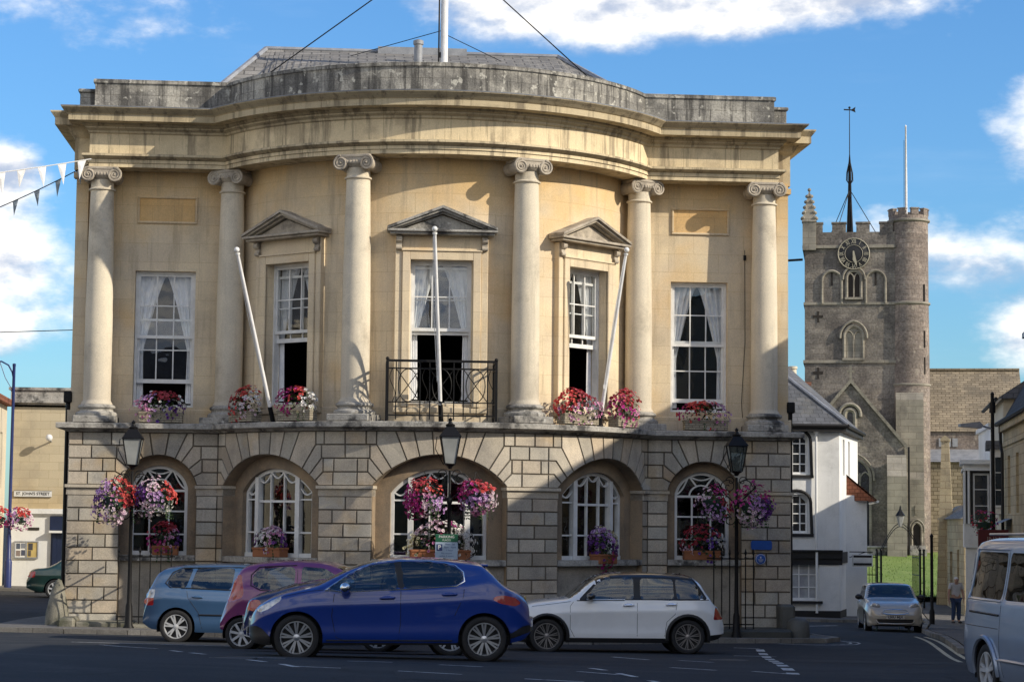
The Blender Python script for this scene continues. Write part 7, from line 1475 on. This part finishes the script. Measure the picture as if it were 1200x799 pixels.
# pinnacle
k = MB(); px0 = L_(948.5); k.box(px0-.36, -.2, zt-.1, px0+.36, .5, Z_(263)+.1); zz_ = Z_(254); k.add([(px0-.40, -.25, Z_(263)+.1), (px0+.40, -.25, Z_(263)+.1), (px0+.40, .55, Z_(263)+.1), (px0-.40, .55, Z_(263)+.1), (px0, .15, Z_(222)+.05)], [(0, 1, 4), (1, 2, 4), (2, 3, 4), (3, 0, 4)])
for i in range(5):
    f = .12+i*.17; z = lerp(Z_(263)+.1, Z_(222), f)
    for sx in (-1, 1): k.ball((px0+sx*.38*(1-f), .15-.4*(1-f), z), .10, 6, 4); k.ball((px0+sx*.38*(1-f)+sx*.05, .15, z), .10, 6, 4)
k.ball((px0, .15, Z_(222)), .1, 8, 5); k.build('pinnacle', MT['churchash'], ch)
# clock
k = MB(); cz, cr = Z_(299), .86; k.lathe([(cr, -.05), (cr, -.16), (cr*.97, -.18), (0, -.18)], (L_(1000), 0, cz), 36, axis='y'); cl = k.build('clock_dial', plain('black_clock_dial', (.016, .016, .018), rough=.5), ch, smooth=40)
k = MB(); k.tube([(L_(1000)+cr*.97*math.cos(2*PI*i/36), -.18, cz+cr*.97*math.sin(2*PI*i/36)) for i in range(36)], .025, 5, closed=True); k.tube([(L_(1000)+cr*.55*math.cos(2*PI*i/30), -.19, cz+cr*.55*math.sin(2*PI*i/30)) for i in range(30)], .012, 5, closed=True); GOLD = plain('gilded_numerals', (.45, .41, .31), rough=.5); k.build('dial_ring', GOLD, cl)
k = MB()
for i, s in enumerate('XII I II III IIII V VI VII VIII IX X XI'.split()):
    a = -2*PI*i/12; add_text(k, s, .34, Matrix.Translation((L_(1000)+cr*.76*math.sin(-a), -.195, cz+cr*.76*math.cos(a))) @ Matrix.Rotation(-a, 4, 'Y') @ Matrix.Diagonal((.62, 1, 1, 1)), .004)
k.build('numerals', GOLD, cl)
for a, L, w in ((R_(168), .72, .06), (R_(174), .48, .09)):
    k = MB(); k.M = Matrix.Translation((L_(1000), -.20-w*.1, cz)) @ Matrix.Rotation(a, 4, 'Y'); k.prism([(-w*.4, -.15), (w*.4, -.15), (w, L*.7), (0, L), (-w, L*.7)], -.012, .0); k.build('hand', GOLD, cl)
# belfry arcade and windows
for c, hw in ((L_(1000), .42), ):
    church_window('belfry_window', c, .38, Z_(350), Z_(327), -.02, 0, 2, .15, True, 'dark')
for c in (L_(974.5), L_(1025)):
    k = MB(); k.tube([(x, -.04, z) for x, z in arch_pts(c, .52, Z_(357), Z_(330))], .085, 6); k.build('blind_arch', MT['churchash'], ch, smooth=40); k = MB(); k.box(c-.05, -.03, Z_(336), c+.05, .2, Z_(320)); k.build('arrow_slit', MT['dark'], ch)
k = MB(); c = L_(958.5); k.box(c-.05, -.03, Z_(379), c+.05, .1, Z_(366)); k.box(c-.27, -.028, Z_(373.5), c+.27, .1, Z_(370.5)); k.build('cross_slit', MT['dark'], ch); k = MB(); c = L_(958.5); k.box(c-.05, -.03, Z_(445), c+.05, .1, Z_(432)); k.box(c-.27, -.028, Z_(439.5), c+.27, .1, Z_(436.5)); k.build('cross_slit', MT['dark'], ch)
church_window('tower_window', L_(999.5), .50, Z_(421), Z_(396), -.02, .2, 2, .16, True, 'churchash')
# gabled transept in front of the tower
yf = -3.2; q = .973; ax, az = L_(996)*q, Z_(447)*q+.05; ex, ez = L_(1060)*q, Z_(522)*q+.05; wx_ = ax-(ex-ax)
k = MB(); k.prism([(wx_, -.8), (ex-.12, -.8), (ex-.12, ez), (ax, az-.12), (wx_, ez)], yf, 0); k.build('transept_wall', MT['rubble'], ch)
k = MB()
for sg, e in ((1, ex), (-1, wx_)): k.add([(ax, yf-.12, az+.1), (e, yf-.12, ez+.02), (e, yf+.35, ez+.02), (ax, yf+.35, az+.1), (ax, yf-.12, az-.14), (e, yf-.12, ez-.22), (e, 0, ez-.0), (ax, 0, az)], [(0, 1, 2, 3), (0, 4, 5, 1), (3, 2, 6, 7)])
k.box(ax-.06, yf-.1, az+.05, ax+.06, yf+.05, az+.75); k.box(ax-.2, yf-.09, az+.4, ax+.2, yf+.04, az+.52); k.build('gable_coping', MT['churchash'], ch)
church_window('gable_window', L_(995)*q, .26, Z_(505)*q+.05, Z_(487)*q+.05, yf-.01, 0, 1, .22)
church_window('transept_window', L_(1000)*q, .82, Z_(640)*q, Z_(560)*q, yf-.01, .35, 3, .14)
def buttress(x0, x1, z0, steps, y0, yb):
    k = MB(); zp = z0; y = y0
    for z, dy in steps: k.box(x0, y, zp, x1, yb, z); k.add([(x0, y, z), (x1, y, z), (x1, y+dy, z+dy*1.4), (x0, y+dy, z+dy*1.4), (x0, y+dy, z), (x1, y+dy, z)], [(0, 1, 2, 3), (0, 3, 4), (1, 5, 2)]); zp = z; y += dy
    k.build('buttress', MT['churchash'], ch)
buttress(L_(1037)*q, L_(1059)*q, -.5, [(Z_(560), .5), (Z_(545), .3)], -4.3, yf+.02); buttress(L_(1047), L_(1078), -.5, [(Z_(562), .25), (Z_(472), .3)], -1.9, .8)
k = MB(); d0, d1 = L_(1062), L_(1078)
P = arch_pts(L_(1069.5), .25, Z_(640), Z_(618), .3); k.add([(x, -1.92, z) for x, z in P], [tuple(range(len(P)))[::-1]]); k.build('door', MT['dark'], ch); k = MB(); k.tube([(x, -1.95, z) for x, z in P], .07, 6); k.tube([(x, -1.97, z) for x, z in arch_pts(L_(1069.5), .38, Z_(622), Z_(618), .3)], .05, 6); k.box(L_(1069)-.05, -1.95, Z_(602), L_(1069)+.05, -1.8, Z_(592)); k.build('door_surround', MT['churchash'], ch); k = MB(); k.box(L_(1060), -2.9, -.5, L_(1080), -1.9, Z_(641)); k.box(L_(1062), -2.5, Z_(641), L_(1079), -1.9, Z_(637)); k.build('steps', MT['ledge'], ch)
# nave and aisle to the right
k = MB(); x0, x1 = L_(1082), L_(1200); ztop, zev = Z_(424), Z_(503); k.add([(x0, 3.2, zev), (x1, 3.2, zev), (x1, 7.5, ztop), (x0, 7.5, ztop)], [(0, 1, 2, 3)], uv=[[(0, 0), (x1-x0, 0), (x1-x0, 5.6), (0, 5.6)]]); k.box(x0, 7.4, ztop, x1, 7.6, ztop+.12); k.build('nave_roof', MT['tiles'], ch)
k = MB(); k.box(x0, 3.3, -.5, x1, 3.6, zev+.02); k.build('nave_wall', MT['turret'], ch); k = MB()
for a in (1102, 1110, 1118): k.box(L_(a)-.14, 3.26, Z_(521), L_(a)+.14, 3.29, Z_(511))
k.build('clerestory_window', MT['net'], ch)
k = MB(); k.box(x0, 1.6, -.5, x1, 1.9, Z_(538)); k.build('aisle_wall', MT['tiles'], ch); k = MB(); k.add([(x0, 1.4, Z_(540)), (x1, 1.4, Z_(540)), (x1, 3.3, Z_(524)), (x0, 3.3, Z_(524))], [(0, 1, 2, 3)]); k.build('aisle_roof', MT['lead'], ch)
k = MB(); k.tube([(L_(1062)*q, yf-.1, ez-.1), (L_(1062)*q, yf-.1, .3)], .06, 6); k.tube([(xl-.1, -.05, zt-.6), (xl-.9, -.1, zt-.65)], .07, 6); k.build('downpipe', MT['iron'], ch)
t = thing('flagpole', 'bare white flagpole on the round stair turret of the church', 'flagpole'); cp = Matrix.Translation((25.45, 65, 0)) @ Matrix.Rotation(-.2405, 4, 'Z') @ Vector((L_(1061), .75, 0)); t.location = (cp.x, cp.y, zt2); k = MB(); k.lathe([(.075, -.3), (.07, 2), (.045, Z_(147)-zt2), (.07, Z_(147)-zt2+.03), (0, Z_(147)-zt2+.15)], n=10); k.build('pole', MT['white'], t, smooth=40); k = MB(); k.tube([(-.12, 0, .2), (-.10, 0, 4.4)], .012, 4); k.build('halyard', MT['iron'], t)
t = thing('weathervane_mast', 'dark lattice mast with weathervane on the church tower roof', 'weathervane'); cp = Matrix.Translation((25.45, 65, 0)) @ Matrix.Rotation(-.2405, 4, 'Z') @ Vector((L_(995.5), 2.2, 0)); zb = zt-.3; t.location = (cp.x, cp.y, zb); H = Z_(124)+.3-zb; k = MB(); k.lathe([(.18, 0), (.11, H*.42), (.07, H*.47), (.07, H*.5), (.03, H*.6), (.02, H)], n=8); k.build('mast', MT['iron'], t, smooth=30)
k = MB()
for i in range(4):
    a = i*PI/2+.4; k.tube([(.26*math.cos(a), .26*math.sin(a), H*.02), (.10*math.cos(a), .10*math.sin(a), H*.40), (.05*math.cos(a), .05*math.sin(a), H*.62)], .03, 5); k.tube([(0, 0, H*.49), (.22*math.cos(a), .22*math.sin(a), H*.52), (.20*math.cos(a), .20*math.sin(a), H*.57), (.05*math.cos(a), .05*math.sin(a), H*.64), (0, 0, H*.7)], .025, 5)
k.build('scrollwork', MT['iron'], t, smooth=40); k = MB(); k.prism([(-.32, H-.02), (.12, H-.03), (.34, H+.12), (.30, H-.05), (.34, H-.20), (.1, H-.10), (-.32, H-.09)], -.015, .015); k.ball((0, 0, H+.06), .07, 8, 5); k.build('vane', MT['iron'], t)
for sx, sy in ((-1.35, -1.6), (1.5, -1.6), (-1.1, 1.8)): k = MB(); k.tube([(0, 0, H*.46), (sx, sy, .5)], .022, 5); k.build('stay', MT['iron'], t)
# --- market place buildings beside and behind the viewpoint (they throw the foreground shade and show in the car windows)
def row_house(label, P0, P1, zb, zt, depth, mat, nwin, storeys, roofh=2.5):
    t = thing('market_house', label, 'house'); a, b = Vector(P0), Vector(P1); L = (b-a).length; d = (b-a)/L; n = Vector((d.y, -d.x)); holes = []; sh_ = (zt-zb)/storeys
    for s in range(storeys):
        for i in range(nwin): u = L*(i+.5)/nwin; holes.append((u-.55, u+.55, zb+sh_*s+.9, zb+sh_*s+sh_-.55))
    _, pt = plate(t, 'front_wall', mat, P0, P1, zb, zt, holes=tuple(holes))
    for h in holes: framed_window(t, pt, *h, 2, 4)
    back = lambda p: (p[0]-n.x*depth, p[1]-n.y*depth); plate(t, 'end_wall', mat, P1, back(P1), zb, zt); plate(t, 'end_wall', mat, back(P0), P0, zb, zt); plate(t, 'rear_wall', mat, back(P1), back(P0), zb, zt)
    k = MB(); k.add([pt(-.2, zt-.2, .25), pt(L+.2, zt-.2, .25), pt(L+.2, zt, .25), pt(-.2, zt, .25), pt(-.2, zt, -.2), pt(L+.2, zt, -.2), pt(L+.2, zt-.2, -.1), pt(-.2, zt-.2, -.1)], [(0, 1, 2, 3), (3, 2, 5, 4), (7, 6, 1, 0)]); k.build('cornice', mat, t)
    k = MB(); k.add([pt(0, zt, -.1), pt(L, zt, -.1), pt(L, zt, -depth), pt(0, zt, -depth), pt(0, zt+.45*roofh*.0+roofh, -depth/2), pt(L, zt+roofh, -depth/2)], [(0, 1, 5, 4), (2, 3, 4, 5), (0, 4, 3), (1, 2, 5)]); k.build('roof', MT['bslate'], t)
row_house('tall stone house on the right of the square, outside the picture', (15.0, -.4), (15.0, -24.5), -1.2, 10.05, 9, MT['bath'], 7, 3, 2.0)
row_house('stone shop row right behind the van, outside the picture', (9.0, -18.3), (9.0, -64), -.5, 9.0, 9, MT['render'], 12, 3, 1.8)
row_house('long stone market row behind the viewpoint, outside the picture', (24, -78), (-60, -78), -.3, 9.5, 9, MT['bath'], 18, 3)
row_house('stone house on the left of the square, outside the picture', (-34, -60), (-34, 6), -.5, 9.0, 9, MT['render'], 12, 3)
# ------------------------------------------------------------------ the walker
def skin(name, nodes, edges, mat, parent, sub=2):
    me = bpy.data.meshes.new('s'); me.from_pydata([n[0] for n in nodes], edges, []); ob = bpy.data.objects.new('s', me); COL.objects.link(ob)
    m = ob.modifiers.new('skin', 'SKIN'); s = ob.modifiers.new('sub', 'SUBSURF'); s.levels = sub; s.render_levels = sub
    sv = me.skin_vertices[0].data if me.skin_vertices else None
    if sv is None:
        bm = bmesh.new(); bm.from_mesh(me); bm.verts.layers.skin.verify(); bm.to_mesh(me); bm.free(); sv = me.skin_vertices[0].data
    for i, n in enumerate(nodes): r = n[1]; sv[i].radius = r if isinstance(r, tuple) else (r, r); sv[i].use_root = (i == 0)
    dg = bpy.context.evaluated_depsgraph_get(); dg.update(); out = bpy.data.meshes.new_from_object(ob.evaluated_get(dg)); bpy.data.objects.remove(ob); bpy.data.meshes.remove(me)
    mb = MB(); mb.add([v.co[:] for v in out.vertices], [list(p.vertices) for p in out.polygons]); bpy.data.meshes.remove(out)
    return mb.build(name, mat, parent, smooth=80)
px_, py_ = 19.55, 26.4
t = thing('person', 'white haired person in a pale top and blue jeans standing on the right pavement', 'person', (px_, py_, gz(px_, py_)+.10), .15)
SK = plain('skin', (.42, .24, .17), rough=.55, fine=.08, bump=0); SH = plain('pale_top', (.50, .49, .50), rough=.9); JN = plain('blue_jeans', (.035, .06, .13), rough=.9); HR = plain('white_hair', (.70, .68, .64), rough=.8)
# body: pelvis, spine, neck, head (bowed a little towards the camera), arms, legs
N = [((0, 0, .88), (.15, .11)), ((0, .0, 1.05), (.15, .11)), ((0, .01, 1.22), (.17, .115)), ((0, .0, 1.34), (.13, .09)), ((0, -.03, 1.40), .055), ((0, -.07, 1.47), (.075, .085)), ((0, -.085, 1.55), (.075, .085)),
     ((.19, 0, 1.33), .06), ((.25, -.01, 1.06), .045), ((.22, -.16, .88), .036), ((.19, -.22, .84), .030), ((-.19, 0, 1.33), .06), ((-.27, .0, 1.06), .045), ((-.29, -.05, .84), .036), ((-.29, -.07, .77), .030),
     ((.09, 0, .82), .10), ((.10, -.02, .46), .065), ((.11, .02, .08), .045), ((.12, -.12, .03), .04), ((-.09, 0, .82), .10), ((-.10, -.03, .46), .065), ((-.12, .01, .08), .045), ((-.14, -.13, .03), .04)]
Ed = [(0, 1), (1, 2), (2, 3), (3, 4), (4, 5), (5, 6), (3, 7), (7, 8), (8, 9), (9, 10), (3, 11), (11, 12), (12, 13), (13, 14), (0, 15), (15, 16), (16, 17), (17, 18), (0, 19), (19, 20), (20, 21), (21, 22)]
body = skin('body', N, Ed, SK, t)
def hand(b, d, sg):
    k = []; e = []; b = Vector(b); d = Vector(d).normalized(); s = d.cross(Vector((0, 0, 1))).normalized() if abs(d.z) < .9 else Vector((0, 1, 0)); k.append((tuple(b), .022)); k.append((tuple(b+d*.06), .024)); e.append((0, 1))
    for i, L in enumerate((.055, .065, .06, .045)):
        o = s*(.024-.016*i); k.append((tuple(b+d*.085+o), .0085)); e.append((1, len(k)-1)); k.append((tuple(b+d*(.085+L*.5)+o+Vector((0, 0, -.004))), .008)); e.append((len(k)-2, len(k)-1)); k.append((tuple(b+d*(.085+L)+o+Vector((0, -.01, -.012))), .007)); e.append((len(k)-2, len(k)-1))
    k.append((tuple(b+d*.03+s*.035), .009)); e.append((0, len(k)-1)); k.append((tuple(b+d*.07+s*.05), .008)); e.append((len(k)-2, len(k)-1))
    return skin('hand', k, e, SK, body, 1)
hand((.19, -.22, .84), (-.1, -.3, -.9), 1); hand((-.29, -.07, .77), (0, -.15, -1), -1)
f = MB(); f.ball((0, -.165, 1.515), (.016, .02, .024), 8, 6); f.ball((-.078, -.06, 1.51), (.012, .022, .03), 8, 6); f.ball((.078, -.06, 1.51), (.012, .022, .03), 8, 6); f.build('nose_and_ears', SK, body, smooth=60)
f = MB(); [f.ball((sx*.030, -.156, 1.535), (.014, .008, .009), 8, 6) for sx in (-1, 1)]; f.ball((0, -.158, 1.468), (.026, .008, .006), 8, 6); f.build('eyes_and_mouth', MT['black'], body, smooth=60)
skin('top', [((0, .0, .84), (.165, .125)), ((0, .0, 1.05), (.168, .125)), ((0, .01, 1.22), (.188, .13)), ((0, .0, 1.345), (.14, .10)), ((0, -.015, 1.375), (.085, .08)), ((.19, 0, 1.335), .075), ((.235, -.01, 1.16), .066), ((-.19, 0, 1.335), .075), ((-.245, 0, 1.16), .066)], [(0, 1), (1, 2), (2, 3), (3, 4), (3, 5), (5, 6), (3, 7), (7, 8)], SH, t)
skin('jeans', [((0, 0, .86), (.16, .12)), ((.09, 0, .80), .113), ((.10, -.02, .46), .08), ((.11, .02, .09), .066), ((-.09, 0, .80), .113), ((-.10, -.03, .46), .08), ((-.12, .01, .09), .066)], [(0, 1), (1, 2), (2, 3), (0, 4), (4, 5), (5, 6)], JN, t)
skin('hair', [((0, -.055, 1.585), (.082, .088)), ((0, -.02, 1.54), (.086, .075)), ((0, .0, 1.48), (.07, .045))], [(0, 1), (1, 2)], HR, t)
for sx, sy in ((.12, -.12), (-.14, -.13)):
    k = MB(); k.ball((sx, sy+.06, .035), (.048, .13, .045), 12, 8); k.build('shoe', plain('dark_shoe', (.03, .028, .026)), t, smooth=60)
